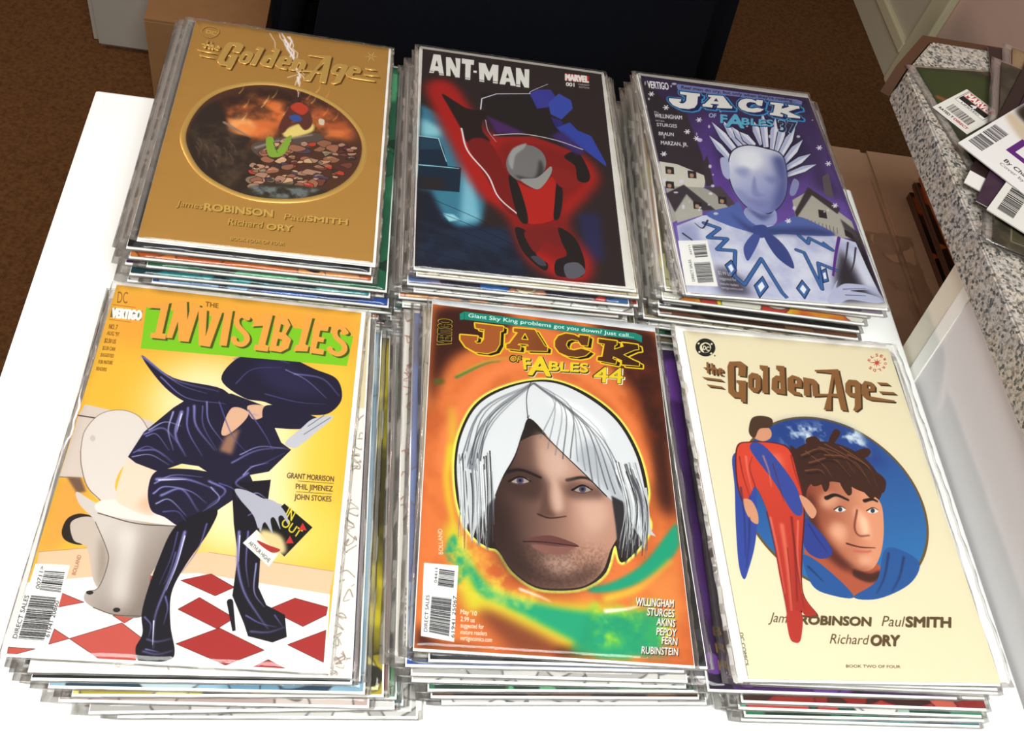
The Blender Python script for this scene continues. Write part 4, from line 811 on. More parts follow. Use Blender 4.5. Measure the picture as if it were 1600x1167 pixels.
('f',[[29.7,216.2,74.6,208.8,73.7,229.2,35.8,235.2]],'1c2c46',5,0,1),
('s',[.4,182.5,44.8,201.9,82.6,222.1],'0e1626',.5,.5,0,1,.8,0),
('s',[.6,194.5,44.6,212,82.2,230.2],'0e1626',.5,.5,0,1,.8,0),
('s',[.7,206.4,44.4,221.9,81.8,238.2],'0e1626',.5,.5,0,1,.8,0),
('s',[.9,218,44.2,231.6,81.4,246.1],'0e1626',.5,.5,0,1,.8,0),
('s',[1,229.4,44,241.2,81,253.9],'0e1626',.5,.5,0,1,.8,0),
('s',[1.1,240.7,43.8,250.7,80.6,261.7],'0e1626',.5,.5,0,1,.8,0),
('s',[1.3,251.7,43.6,260.1,80.3,269.3],'0e1626',.5,.5,0,1,.8,0),
('f',[[128.7,184.8,146.9,181.7,146.5,232.2,130.9,237.4]],'26285a',6,0,.8),
('s',[19.5,55.8,30.9,85.4,44.2,116.9,57,147.3,71.8,169.9],'b01c18',30,44,7,1,1,0),
('f',[[48.8,116,79.2,99.9,107.2,101.3,139,115.5,150.8,139.9,139.4,164.3,118.7,198.6,135.8,231,131.6,254.1,114.2,259.4,97.9,250.8,81.9,236.5,72.8,200.2,54.1,173]],'b01c18',8,1,1),
('f',[[64.6,119.7,97.5,106.6,133.9,119.9,135.9,152.2,115.6,180.9,125.8,221,119.6,244.8,103.1,236,82.6,222.1,75.5,187.7]],'6a1416',8,1,.6),
('f',[[19.5,61.2,29.9,67.9,42.7,75.9,63.8,75.1,54.1,87.7,53.7,101.5,59.1,114,41.9,119,35.4,101.8,26.4,79.3]],'241618',.5,1,1),
('f',[[40.8,119.3,58,112.6,73.7,150.6,84.6,180,83.9,195.4,71,191.5,56.7,160.1]],'7c1616',.5,1,1),
('s',[35.8,101.7,40.6,127.6,56.8,153.7,64.9,177.3,81.7,195.7],'e8dcdc',1.6,1.2,0,1,1,0),
('f',[[76.8,156.5,94.4,162.8,114.8,143.2,113.8,175,109.1,194.1,87.9,202.2,85.6,182.9]],'b4201a',.4,1,1),
('f',[[73.6,153.9,80.2,155.8,86.5,185.8,86.8,202.3,79.5,196.1]],'1e1618',0,1,1),
('f',[[114.6,146.4,118.1,161.8,113.8,190.3,108.5,194.3,110.4,175.6]],'1e1618',0,1,1),
('f',[[109.5,137.6,123.5,135.1,132,143.3,141.1,144.9,126.4,157.1,115.1,155.9]],'8c1c1a',.5,1,1),
('f',[[122.2,120.4,132.2,111.8,137.6,117.5,142.9,138,139.7,147.7,131.8,146.6,130.8,130.4]],'1c1416',0,1,1),
('f',[[106.2,131,103.3,142.3,96.6,151.3,88,155.7,79.8,154.4,74,147.7,72.2,137.4,74.9,126,81.5,116.7,90.2,112,98.7,113.4,104.6,120.4]],'787676',0,1,1),
('f',[[74.3,134.3,78.4,118.7,90.4,109.7,87.7,116.9,80.4,126.6,77.4,143.5]],'a0a0a0',1,1,1),
('f',[[79.3,149.6,90.3,155.6,103.3,145.3,100.9,127.7,95.1,150]],'403c3e',2,1,1),
('f',[[83.7,153.6,97.4,149.5,109.7,134.3,109.1,144.2,98.9,162,90,160.4]],'989694',0,1,1),
('f',[[76.8,208.4,87.3,212.6,92.5,234.8,100.6,242.1,98,249.4,88,241.2,80.1,228.2]],'1e1618',0,1,1),
('f',[[85.3,210,109.6,203,117.2,219.5,108.2,223.8,99.9,219.3,92.7,232,86.7,224.3]],'7a1a1a',0,1,1),
('f',[[111.8,202.7,124.3,212.5,130,234.7,127.6,250.6,116.8,253.6,106.3,252.4,107.2,238.2,116.3,231.1,113,217.2]],'1e1618',0,1,1),
('f',[[113.8,241.5,124.4,237.9,129.7,246.1,123.2,253.2,114.6,253.9]],'5c5a66',0,1,1),
('f',[[87.8,237,94.6,235.9,99.5,243.6,94.1,244.5]],'44424e',0,1,1),
('f',[[52.5,54.1,71.7,50,101.1,41.9,114,68.4,134.5,113,97.9,99.7,65.1,106.1]],'20181c',1,0,1),
('f',[[96.5,44.7,103.7,37.6,116.1,35,120.4,45.2,112.1,59.7,102.3,63.6]],'3c3c9c',0,0,1),
('f',[[112.5,54.2,123.2,39,133.8,46.1,134.6,56.9,123.2,73.6,114,68.4]],'3a4eb0',0,0,1),
('f',[[113.7,72,123.1,75.4,127,87,117.6,85.3]],'2c2a7a',0,0,1),
('f',[[118.1,85.2,130.3,75.8,136.7,85,148.3,89.8,158.4,122,158,126,141.8,109.9,126.3,97.5]],'3446a8',0,0,1),
('f',[[122.2,87.9,141.7,111.7,134.2,116.5,112.1,96.9]],'3c2a6c',3,0,1),
('f',[[57.7,81.7,65.8,85.3,91,97.6,65.2,102.7]],'4c2464',2,0,1),
('s',[52.5,73.9,53.8,60,66.9,51.1,97.3,44.6],'d8d8ea',1.2,.8,0,0,1,0),
('s',[96.5,44.7,98.7,40.6,114.1,27.9],'d8d8ea',.8,.5,0,1,1,0),
('s',[62.8,104.8,88.6,98.7,116.6,101.2,139.6,108.7],'e6d8d8',1,.8,0,1,1,0),
('s',[56.4,87.2,58.3,100.6,64.9,112.9],'c8a8c0',.8,.5,0,1,1,0),
('f',[[11.7,8.7,18.1,8.3,21.2,36,17,36.5,16.2,31.3,13.1,31.2,12,34.9,8.1,35.2],[14.6,16.6,16,24.7,13.5,24.8]],'ece9e4',0,0,1),
('f',[[22.7,10.1,27.1,9.9,31.9,24.3,31.1,9.6,35.8,9.6,34.8,36.1,30.9,36.3,26.7,24.4,26.9,35.8,23,36]],'ece9e4',0,0,1),
('f',[[36.9,8.9,48,9,47.6,15.9,44.9,16.1,44.1,37.2,39.5,37.3,40,16.1,36.8,16.2]],'ece9e4',0,0,1),
('f',[[47,23.6,50.1,23.3,50,26.5,47,26.6]],'ece9e4',0,0,1),
('f',[[52,11.3,58.1,11.4,61.1,23,64.4,11.2,69.9,11.3,68.5,37,64.1,37.3,64.4,25.4,61.5,34.4,59.5,34.2,56.8,25,56.4,37.6,52.1,37.5]],'ece9e4',0,0,1),
('f',[[75.1,11.4,80.8,11.4,84.6,37,79.7,37.2,79.4,32.5,76.3,32.6,74.8,37.1,69.8,37.3],[77.7,20.4,78.9,27.4,76.1,27.4]],'ece9e4',0,0,1),
('f',[[85.7,11.1,90.1,11.2,92.9,24.4,93.5,11.5,98,11.1,96.4,37.1,92.2,37,89.1,27.3,88.6,37.4,84.8,37.6]],'ece9e4',0,0,1),
('s',[7.8,32.6,11.8,32.5],'2c2022',.7,.7,0,1,1,0),
('s',[17,34.4,21,34.4],'2c2022',.7,.7,0,1,1,0),
('s',[26.9,34.7,30.9,34.7],'2c2022',.7,.7,0,1,1,0),
('s',[39.5,35.3,43.5,35.2],'2c2022',.7,.7,0,1,1,0),
('s',[52.1,35.4,56.1,35.4],'2c2022',.7,.7,0,1,1,0),
('s',[64.5,34.8,68.5,34.7],'2c2022',.7,.7,0,1,1,0),
('s',[84.9,34.9,89,34.8],'2c2022',.7,.7,0,1,1,0),
('f',[[130.8,9.2,153.7,8.4,152.6,18.3,130,19.4]],'c4201c',0,0,1),
('t','MARVEL',[130.9,19],[152.1,17.7],[131.5,10.3],'f4eeea',3),
('t','001',[130.7,27],[138.3,26.4],[131.1,21.9],'f0ece8',2),
('t','VARIANT',[142,23.3],[152.7,22.9],[142.3,21.1],'d8d0cc',1),
('t','EDITION',[142.7,27],[152.1,26.4],[143,24.8],'d8d0cc',1)],
'C':[('f',[[-2,-2,170,-2,170,261,-2,261]],'e2dfda',0,0,1),
('g',[2,3.4,167.4,6,169.2,253.3,-.2,258.2],'2a1c40',[53.6,.3],'6a4ca0',[61,150.1],0,0),
('f',[[54.2,51.8,74.8,48.8,125.3,129.8,118.7,155.7,49.1,151.5,41.7,104.8]],'5c3c92',12,0,.8),
('f',[[159.5,17.8,156.2,106.4,170.3,143.5,140.4,128]],'3c2c58',10,0,1),
('f',[[.5,5.2,30,48.3,40.5,98.4,41.8,129,.5,117.4]],'2a222c',2,0,1),
('f',[[24.9,56.1,36.9,40.1,42.3,101.4,40.9,127.5,4.2,116.2]],'342a34',1,0,1),
('f',[[1.4,115.9,16.9,117.1,40.8,128.2,36.5,142.2,6.4,152,.7,145]],'d0ccc0',0,0,1),
('f',[[1.9,144.9,34.6,142.4,53.9,150.9,58.4,162.6,22.1,172.7,.6,186.8]],'a8a49c',0,0,1),
('f',[[.4,154.2,18.6,141.3,31.9,156.6,41.3,167.5,29.3,170.4,19,152,4.9,174.6]],'3c343c',.5,0,1),
('f',[[4.6,176.1,18.5,155.1,29.6,168.9,28.5,174.9,5.1,186.3]],'b4b0a8',0,0,1),
('f',[[37,142.1,51.7,138.8,60.6,157.8,53.7,163.1,45,148.9]],'4a424a',.5,0,1),
('f',[[39.8,114.8,47.3,100.8,45.7,139.5,38.5,140.4]],'3a3038',0,0,1),
('f',[[5.7,121.2,13.2,121.5,12.2,129.9,4.7,130.2]],'2a2226',0,0,1),
('f',[[7.2,124.8,10.2,125.1,9.3,129,6.6,128.7]],'b08a70',0,1,1),
('f',[[25.2,123.5,32.7,123.8,31.6,132.2,24.1,132.5]],'2a2226',0,0,1),
('f',[[26.7,127.1,29.7,127.3,28.8,131.3,26,131]],'b08a70',0,1,1),
('f',[[2.9,138.9,10.2,139.2,9.3,147.4,1.9,147.6]],'2a2226',0,0,1),
('f',[[4.4,142.4,7.3,142.7,6.4,146.5,3.7,146.2]],'b08a70',0,1,1),
('f',[[23.3,160,30.5,160.4,29.5,168.3,22.2,168.5]],'2a2226',0,0,1),
('f',[[24.7,163.5,27.6,163.7,26.7,167.4,24,167.1]],'b08a70',0,1,1),
('f',[[46.8,151.2,54.2,151.5,53,159.6,45.6,159.8]],'2a2226',0,0,1),
('f',[[48.2,154.7,51.2,154.9,50.2,158.7,47.5,158.4]],'b08a70',0,1,1),
('f',[[115,146.8,135.8,131.7,154.9,154.6,164.9,165.7,164.6,186.7,146,185.7,112.2,171.6]],'b0aca2',0,0,1),
('f',[[134.1,128.7,158.3,151.1,153.8,158.4,135.3,138.2,113,168.5,113.8,160.8]],'3a3238',.5,0,1),
('f',[[151.7,113.6,159.6,107.7,155.8,138.9,147.8,136.7]],'5c5258',0,0,1),
('f',[[154.7,163.8,168.9,180.3,166.7,195.3,155.1,178.8]],'4a4248',1,0,1),
('f',[[136.7,155.1,143.7,155.9,142.3,165.2,134.9,164.5]],'2a2226',0,0,1),
('f',[[154.7,175.9,160.7,179.7,160.9,187.1,153.7,183.4]],'2a2226',0,0,1),
('s',[123.8,167.9,122.6,174.9],'5c5048',.5,.5,0,0,1,0),
('s',[126.8,168.7,125.7,175.8],'5c5048',.5,.5,0,0,1,0),
('s',[129.9,169.6,128.7,176.6],'5c5048',.5,.5,0,0,1,0),
('s',[133,170.5,131.8,177.5],'5c5048',.5,.5,0,0,1,0),
('s',[136.1,171.3,134.9,178.3],'5c5048',.5,.5,0,0,1,0),
('s',[139.2,172.2,137.9,179.2],'5c5048',.5,.5,0,0,1,0),
('s',[142.2,173,141,180],'5c5048',.5,.5,0,0,1,0),
('s',[145.3,173.9,144,180.9],'5c5048',.5,.5,0,0,1,0),
('s',[148.4,174.8,147.1,181.8],'5c5048',.5,.5,0,0,1,0),
('f',[[159.1,181.4,168.2,198,169.2,253.3,151.9,250.9,151.9,205.4]],'1c161c',4,0,1),
('f',[[57.4,86,67.4,60.5,90.5,46.5,132,44,145.7,70.4,140.9,98.4,117,124.4,64,124.6]],'221a3a',10,1,.75),
('f',[[53,73.7,56.9,93.3,67.3,110.6,72.7,104.7,64.5,84.9]],'1e1832',0,0,1),
('f',[[53.7,75.1,57.7,92.5,67.9,109.9,70,107.7,60.7,89.1]],'b8bddc',0,0,1),
('f',[[53.7,75.1,60.7,89.1,70,107.7,72.1,105.4,63.7,85.8]],'e2e4f2',0,0,1),
('f',[[59.1,54.6,63.1,78.3,74.1,99.9,80.2,93.7,71.6,69.4]],'1e1832',0,0,1),
('f',[[59.9,56.4,64,77.4,74.8,99.2,77.1,96.8,67.3,73.9]],'b8bddc',0,0,1),
('f',[[59.9,56.4,67.3,73.9,77.1,96.8,79.5,94.4,70.7,70.3]],'e2e4f2',0,0,1),
('f',[[69.6,49.5,71.7,71.9,80.6,92.2,86.8,86.2,80.4,63.3]],'1e1832',0,0,1),
('f',[[70.2,51.2,72.6,71,81.3,91.5,83.7,89.2,76,67.6]],'b8bddc',0,0,1),
('f',[[70.2,51.2,76,67.6,83.7,89.2,86.1,86.9,79.6,64.2]],'e2e4f2',0,0,1),
('f',[[77.7,59,78.8,75.4,86.5,88.3,92.6,81.8,87.4,66.2]],'1e1832',0,0,1),
('f',[[78.2,60.1,79.7,74.5,87.2,87.5,89.5,85,83.1,70.8]],'b8bddc',0,0,1),
('f',[[78.2,60.1,83.1,70.8,89.5,85,91.9,82.5,86.5,67.1]],'e2e4f2',0,0,1),
('f',[[83.9,65.1,84.9,78,92.1,86.1,98,79,93,68]],'1e1832',0,0,1),
('f',[[84.4,65.8,85.7,77,92.8,85.3,95,82.6,89,73]],'b8bddc',0,0,1),
('f',[[84.4,65.8,89,73,95,82.6,97.3,79.8,92.2,69]],'e2e4f2',0,0,1),
('f',[[101,44.9,96.9,64,99.5,82,106.8,77.5,107.1,57.6]],'1e1832',0,0,1),
('f',[[101.1,46.4,97.9,63.3,100.3,81.5,103.1,79.8,102,60.8]],'b8bddc',0,0,1),
('f',[[101.1,46.4,102,60.8,103.1,79.8,106,78,106.1,58.3]],'e2e4f2',0,0,1),
('f',[[114.2,32.1,105.8,56.7,102.8,83.7,109.5,81.8,115.2,54]],'1e1832',0,0,1),
('f',[[113.8,34.2,106.7,56.4,103.6,83.5,106.2,82.8,110.5,55.3]],'b8bddc',0,0,1),
('f',[[113.8,34.2,110.5,55.3,106.2,82.8,108.8,82.1,114.3,54.3]],'e2e4f2',0,0,1),
('f',[[126.3,37.6,114.9,59.6,108.4,85.4,115.1,85.4,124.4,59.5]],'1e1832',0,0,1),
('f',[[125.7,39.6,115.8,59.6,109.2,85.4,111.8,85.4,119.6,59.5]],'b8bddc',0,0,1),
('f',[[125.7,39.6,119.6,59.5,111.8,85.4,114.4,85.4,123.4,59.5]],'e2e4f2',0,0,1),
('f',[[135.6,39.8,122,61.1,111.9,87.7,117.6,89.1,130.1,63.2]],'1e1832',0,0,1),
('f',[[134.7,41.9,122.8,61.3,112.6,87.8,114.8,88.4,126,62.2]],'b8bddc',0,0,1),
('f',[[134.7,41.9,126,62.2,114.8,88.4,117,89,129.3,63]],'e2e4f2',0,0,1),
('f',[[143.5,49.5,128.2,66.1,115.3,89.5,120.3,93.2,135.2,71.4]],'1e1832',0,0,1),
('f',[[142.4,51.3,128.9,66.6,115.8,89.9,117.8,91.4,131.7,68.7]],'b8bddc',0,0,1),
('f',[[142.4,51.3,131.7,68.7,117.8,91.4,119.7,92.8,134.5,70.8]],'e2e4f2',0,0,1),
('f',[[147.2,65,131.2,78.1,116,99,119.6,103.9,136.2,85.2]],'1e1832',0,0,1),
('f',[[146,66.5,131.7,78.8,116.4,99.5,117.8,101.4,133.7,81.7]],'b8bddc',0,0,1),
('f',[[146,66.5,133.7,81.7,117.8,101.4,119.2,103.4,135.7,84.5]],'e2e4f2',0,0,1),
('f',[[150.4,83.6,135,90.1,118,104.7,119.3,111.2,136.8,99.3]],'1e1832',0,0,1),
('f',[[149.1,84.6,135.2,91,118.1,105.4,118.6,107.9,135.9,94.7]],'b8bddc',0,0,1),
('f',[[149.1,84.6,135.9,94.7,118.6,107.9,119.2,110.5,136.6,98.4]],'e2e4f2',0,0,1),
('f',[[152.6,96.9,136.7,101.1,117.7,113,117.9,119.5,136.8,110.3]],'1e1832',0,0,1),
('f',[[151.2,97.7,136.7,102,117.7,113.7,117.8,116.2,136.8,105.7]],'b8bddc',0,0,1),
('f',[[151.2,97.7,136.8,105.7,117.8,116.2,117.9,118.8,136.8,109.4]],'e2e4f2',0,0,1),
('f',[[71,93.3,87.3,82.3,104.9,83.5,120,90.2,118.2,117.7,111,141.6,99.4,158.9,86.6,167.2,73.9,164.9,65.7,153.3,61.7,137.9,63,116.4]],'1a1528',0,1,1),
('g',[71.6,94.2,87.4,83.6,104.5,84.7,119.1,91.2,117.4,117.9,110.4,141.1,99.1,157.9,86.7,166,74.4,163.8,66.3,152.5,62.5,137.5,63.8,116.6],'d8daea',[75.7,103.6],'7c84bc',[108,150.7],1,0),
('f',[[77.9,93.3,96,89.2,96.7,107.5,77.7,116.4]],'eceef6',6,1,.9),
('f',[[109.3,95.9,121.2,97.7,109.6,144.3,93.6,161.6,107.5,125.6]],'4c5490',6,1,.9),
('f',[[63,140.5,72,142.6,77.5,160.4,68.9,156.8]],'8890c0',4,1,.7),
('f',[[58.6,104.2,65.7,104.9,62.1,128.1,57,123.9]],'b0b4d6',0,1,1),
('f',[[122.8,120.5,127.1,124.8,119.1,140.1,114.5,139.1]],'8c90bc',0,1,1),
('f',[[69.1,117.6,78.8,111.4,83.9,115.7,75.9,124.7]],'8c92c2',4,1,.7),
('f',[[95.7,122.3,104.8,119.5,111.1,123.6,101,130.2]],'7880b6',4,1,.7),
('f',[[86.2,121.8,85.4,141,92,143.3,82.7,147.5,79.3,141.7]],'8a90c0',1.5,1,1),
('f',[[72.7,150.2,83.1,151.2,96.2,150.6,82.3,159.8]],'7a80b4',4,1,.7),
('f',[[70.3,161.2,87.6,166.8,96,161.3,92.3,176.7,74.6,183.1,64.6,176.8]],'9aa2cc',0,1,1),
('f',[[70.3,161.2,82.9,167.3,92.8,164.7,81.1,175]],'4c548c',3,1,.8),
('f',[[3.9,189.9,28.4,175.5,57.1,168.7,74.6,183.1,99.4,175.9,121.1,182.5,146.1,185.1,161.2,190,163.1,218.5,165.7,243,168.7,253.4,118.7,257.7,61.4,260,-.2,258.2,1.6,225.9]],'d6d8ea',0,0,1),
('f',[[3.9,189.9,20.5,181.7,21.3,212.9,13.9,240.8,.3,257.7,1.6,225.9]],'8f94c0',6,0,.7),
('n',[3.9,189.9,28.4,175.5,57.1,168.7,74.6,183.1,99.4,175.9,121.1,182.5,146.1,185.1,161.2,190,163.1,218.5,165.7,243,168.7,253.4,118.7,257.7,61.4,260,-.2,258.2,1.6,225.9],'9aa0ca',.5,16,12,4,0,.5,3),
('f',[[29.2,228.6,46.9,237.7,53.2,258.2,27.7,257.8]],'2a2230',7,0,.8),
('f',[[144.9,197.5,149.3,214.2,154,244,168.2,252.9,127.9,256.4,131,229.8]],'1a1620',6,0,.9),
('f',[[32.2,173,56.4,161.3,64.5,155.8,67.6,173.5,79.3,182.6,94.6,176.5,113.6,166,130.8,172.5,144.2,183.5,119.9,187,96.4,188,81.9,191,68.6,189.6,47.3,183.1]],'5468ac',0,1,1),
('f',[[54.7,169,69.9,183.6,98.3,180.5,127.1,177.4,144.2,183.5,96.3,188.6,68.4,190.4]],'2c3566',4,1,.7),
('f',[[69.9,183.6,81.2,179.4,85,187.8,76.6,194.5,70.3,192.3]],'3c4c8c',0,1,1),
('f',[[69.4,190.9,74.2,194.7,63.1,214.3,57.1,220.9,57.6,206.4]],'46559a',0,1,1),
('f',[[78.4,191.4,86.6,190.5,95.6,205.4,96.8,224.8,88.5,220.1,82.1,209.6]],'3a4888',0,1,1),
('s',[27.9,183.8,40.6,188.2,28.3,199.6,45.1,199.2,33.7,211.7,49.2,211.5,42.5,238.1,49.3,246.7,70.1,217.7,79.6,251.9,82.7,256.9],'1c2040',3.6,3.6,0,0,1,0),
('s',[27.9,183.8,40.6,188.2,28.3,199.6,45.1,199.2,33.7,211.7,49.2,211.5,42.5,238.1,49.3,246.7,70.1,217.7,79.6,251.9,82.7,256.9],'3c6aaa',2.6,2.6,0,0,1,0),
('s',[103.8,204.5,110,206.8,115.6,244.7,119.8,217,135,223.9],'1c2040',3.6,3.6,0,0,1,0),
('s',[103.8,204.5,110,206.8,115.6,244.7,119.8,217,135,223.9],'3c6aaa',2.6,2.6,0,0,1,0),
('s',[110.3,188,116.3,196.1,119.1,190,132.9,198.7,136.9,201.2,129.8,193.3],'1c2040',3.6,3.6,0,0,1,0),
('s',[110.3,188,116.3,196.1,119.1,190,132.9,198.7,136.9,201.2,129.8,193.3],'3c6aaa',2.6,2.6,0,0,1,0),
('f',[[57.3,246.8,66.9,236.3,69.3,246.8,59.1,258.9]],'3c6aaa',0,0,1),
('s',[57.3,246.8,66.9,236.3,69.3,246.8,59.1,258.9],'1c2040',.8,.8,0,0,1,1),
('f',[[60.2,247,65,241.8,66.2,247,61.1,253.1]],'eceef6',0,0,1),
('f',[[93.1,246.2,100.4,236.7,104.6,246.3,97.5,256.4]],'3c6aaa',0,0,1),
('s',[93.1,246.2,100.4,236.7,104.6,246.3,97.5,256.4],'1c2040',.8,.8,0,0,1,1),
('f',[[96,246.3,99.6,241.6,101.7,246.4,98.2,251.4]],'eceef6',0,0,1),
('f',[[37,227.8,43.7,221.7,45.9,232.4,40,239.7]],'3c6aaa',0,0,1),
('s',[37,227.8,43.7,221.7,45.9,232.4,40,239.7],'1c2040',.8,.8,0,0,1,1),
('f',[[39.3,229.1,42.7,226.1,43.8,231.4,40.8,235.1]],'eceef6',0,0,1),
('f',[[119.8,225.4,125.3,222.1,123.7,235.9,118.7,237.8]],'3c6aaa',0,0,1),
('s',[119.8,225.4,125.3,222.1,123.7,235.9,118.7,237.8],'1c2040',.8,.8,0,0,1,1),
('f',[[120.8,227.8,123.6,226.2,122.8,233.1,120.3,234]],'eceef6',0,0,1),
('s',[147,186.2,138.1,206.8,129.2,230],'5c2c8c',3,2,0,1,1,0),
('s',[153.9,190.8,145.4,211.7,135.7,229.4],'2c2838',1.6,.5,.4,1,1,0),
('s',[159.4,196,150.8,216.8,138.7,234.6],'2c2838',1.6,.5,.4,1,1,0),
('s',[7.6,197.5,15.7,207.9,13.8,230.1],'2c2838',1.6,.5,.4,1,1,0),
('s',[32,180.4,25.7,189.8,19.9,184.7],'2c2838',1.6,.5,.4,1,1,0),
('f',[[116.4,257.9,124.8,243.9,132.2,233.8,128.6,242.2,138.1,236.8,156.2,237,161.6,240.1,140.5,243.9,153.6,245.4,167.7,250.8,159.6,255,137.7,253.4,127.6,257.4]],'b8bcd8',0,1,1),
('s',[134,243.1,155.2,240.1],'4a4c70',.8,.4,0,1,1,0),
('s',[134.5,248.9,152.8,248.1],'4a4c70',.8,.4,0,1,1,0),
('f',[[2,206,27.2,202.8,26.6,250.6,0,252]],'f4f3f0',0,0,1),
('b',[11.1,228.2,25,225.7,23.9,246.7,10.7,248.9],26,4,'1c1c20'),
('b',[13.2,209.3,25.1,206.9,24.2,220.9,13.3,223.1],12,6,'1c1c20'),
('t','DIRECT SALES',[8.5,247.1],[9.1,225.1],[6.3,247.8],'303030',0),
('t','03711',[11.4,219.4],[11.4,209.7],[9.8,219.9],'303030',0),
('t','$2.99 US',[29.5,238],[40.2,238.8],[29.6,234.5],'d8d8e0',0),
('t','suggested for',[29.5,243.3],[43.4,243.8],[29.5,240.4],'d8d8e0',0),
('t','mature readers',[29.1,248.6],[44,249.1],[29.3,245.7],'d8d8e0',0),
('t','vertigocomics.com',[29.2,252.5],[46.9,252.7],[29.2,250.1],'d8d8e0',0),
('f',[[115.9,156,115.4,157.3,114.6,158.3,113.7,158.7,113,158.4,112.7,157.6,112.8,156.4,113.3,155.1,114.1,154.1,115,153.7,115.7,153.9,116,154.8]],'d8d4e4',.3,1,.9),
('f',[[-1.3,91.4,-1.8,92.3,-2.7,93,-3.8,93.4,-4.9,93.4,-5.6,92.8,-5.8,92,-5.3,91.2,-4.4,90.4,-3.3,90.1,-2.2,90.1,-1.5,90.6]],'d8d4e4',.3,1,.9),
('f',[[175.7,-.3,175.4,.2,174.9,.6,174.4,.8,173.9,.7,173.6,.5,173.6,-0,173.9,-.5,174.3,-.9,174.9,-1.2,175.4,-1.1,175.7,-.8]],'d8d4e4',.3,1,.9),
('f',[[1.2,46.4,.9,47.9,.5,49,.1,49.4,-.2,49.1,-.3,48,-.1,46.6,.2,45.2,.6,44.1,.9,43.6,1.2,44,1.3,45]],'d8d4e4',.3,1,.9),
('f',[[147,13.3,146.7,13.8,145.9,14.2,144.9,14.4,143.9,14.5,143.3,14.3,143.1,13.9,143.5,13.4,144.3,13,145.3,12.8,146.2,12.7,146.9,12.9]],'d8d4e4',.3,1,.9),
('f',[[118.1,11.3,117.7,12.8,117.2,13.8,116.9,14.3,116.7,13.9,116.7,12.9,117,11.5,117.4,10.1,117.8,9,118.2,8.5,118.4,8.9,118.3,9.9]],'d8d4e4',.3,1,.9),
('f',[[38.9,40.5,38.3,41.9,37.2,43,35.9,43.6,34.8,43.4,34,42.6,33.9,41.3,34.5,39.8,35.6,38.7,36.9,38.2,38.1,38.3,38.8,39.2]],'d8d4e4',.3,1,.9),
('f',[[27.9,169.1,27.6,169.9,27.2,170.5,26.6,170.8,26.2,170.6,25.9,170.1,25.9,169.3,26.2,168.5,26.7,167.9,27.2,167.6,27.7,167.7,27.9,168.3]],'d8d4e4',.3,1,.9),
('f',[[14.7,167.4,14.3,168.7,13.7,169.7,13,170.1,12.3,169.9,12,169,12.1,167.7,12.5,166.4,13.1,165.4,13.9,164.9,14.5,165.2,14.8,166.1]],'d8d4e4',.3,1,.9),
('f',[[163.9,37.7,163.7,38.1,163.3,38.4,162.8,38.6,162.5,38.6,162.2,38.3,162.2,37.9,162.5,37.5,162.8,37.1,163.3,36.9,163.7,37,163.9,37.2]],'d8d4e4',.3,1,.9),
('f',[[30.3,13.1,30.1,14,29.7,14.7,29.3,15,29,14.8,28.8,14.2,28.9,13.3,29.1,12.4,29.5,11.8,29.9,11.5,30.2,11.7,30.4,12.2]],'d8d4e4',.3,1,.9),
('f',[[-12.8,128.8,-12.9,129.2,-13.2,129.6,-13.6,129.7,-13.9,129.6,-14.1,129.4,-14.1,128.9,-14,128.5,-13.7,128.2,-13.3,128,-13,128.1,-12.8,128.4]],'d8d4e4',.3,1,.9),
('f',[[140.1,74.7,139.8,75.4,139.4,75.9,139,76.1,138.7,76,138.6,75.5,138.6,74.9,138.9,74.2,139.3,73.7,139.7,73.5,140,73.6,140.2,74.1]],'d8d4e4',.3,1,.9),
('f',[[140.8,-6.1,140.4,-5.7,139.3,-5.2,138,-4.9,136.7,-4.8,135.8,-4.9,135.5,-5.3,136,-5.7,137,-6.2,138.4,-6.5,139.7,-6.6,140.6,-6.5]],'d8d4e4',.3,1,.9),
('f',[[-13,146.6,-13.2,147.3,-13.5,147.8,-13.9,148,-14.2,147.9,-14.4,147.4,-14.4,146.7,-14.2,146.1,-13.9,145.5,-13.5,145.3,-13.1,145.4,-13,145.9]],'d8d4e4',.3,1,.9),
('f',[[5.3,13.5,5,15.1,4.6,16.3,4.2,16.8,4,16.4,4,15.3,4.1,13.7,4.4,12.1,4.8,10.9,5.2,10.4,5.4,10.8,5.5,11.9]],'d8d4e4',.3,1,.9),
('f',[[19.4,137.4,18.8,138.8,17.9,139.8,16.8,140.3,15.8,140.1,15.2,139.2,15.1,138,15.6,136.6,16.6,135.6,17.7,135.1,18.7,135.3,19.3,136.2]],'d8d4e4',.3,1,.9),
('f',[[57.4,63.5,57.1,64.6,56.5,65.5,55.9,65.9,55.5,65.6,55.2,64.9,55.3,63.8,55.7,62.7,56.2,61.8,56.8,61.4,57.3,61.6,57.5,62.4]],'d8d4e4',.3,1,.9),
('f',[[4.1,138.1,3.7,139.3,2.9,140.2,2.1,140.6,1.3,140.4,.8,139.7,.8,138.6,1.2,137.4,1.9,136.5,2.8,136.1,3.6,136.3,4.1,137]],'d8d4e4',.3,1,.9),
('f',[[-14,171.4,-14.1,171.9,-14.3,172.2,-14.6,172.3,-14.8,172.2,-14.9,172,-14.9,171.5,-14.8,171.1,-14.6,170.8,-14.3,170.6,-14.1,170.7,-14,171]],'d8d4e4',.3,1,.9),
('f',[[37.6,162.1,37.3,162.6,36.9,162.9,36.4,163.1,35.9,163,35.6,162.8,35.5,162.4,35.7,162,36.2,161.6,36.7,161.4,37.2,161.5,37.5,161.7]],'d8d4e4',.3,1,.9),
('f',[[58.3,30.4,58.1,30.8,57.9,31.1,57.6,31.3,57.4,31.2,57.2,30.9,57.2,30.5,57.4,30.1,57.6,29.8,57.9,29.6,58.2,29.7,58.3,30]],'d8d4e4',.3,1,.9),
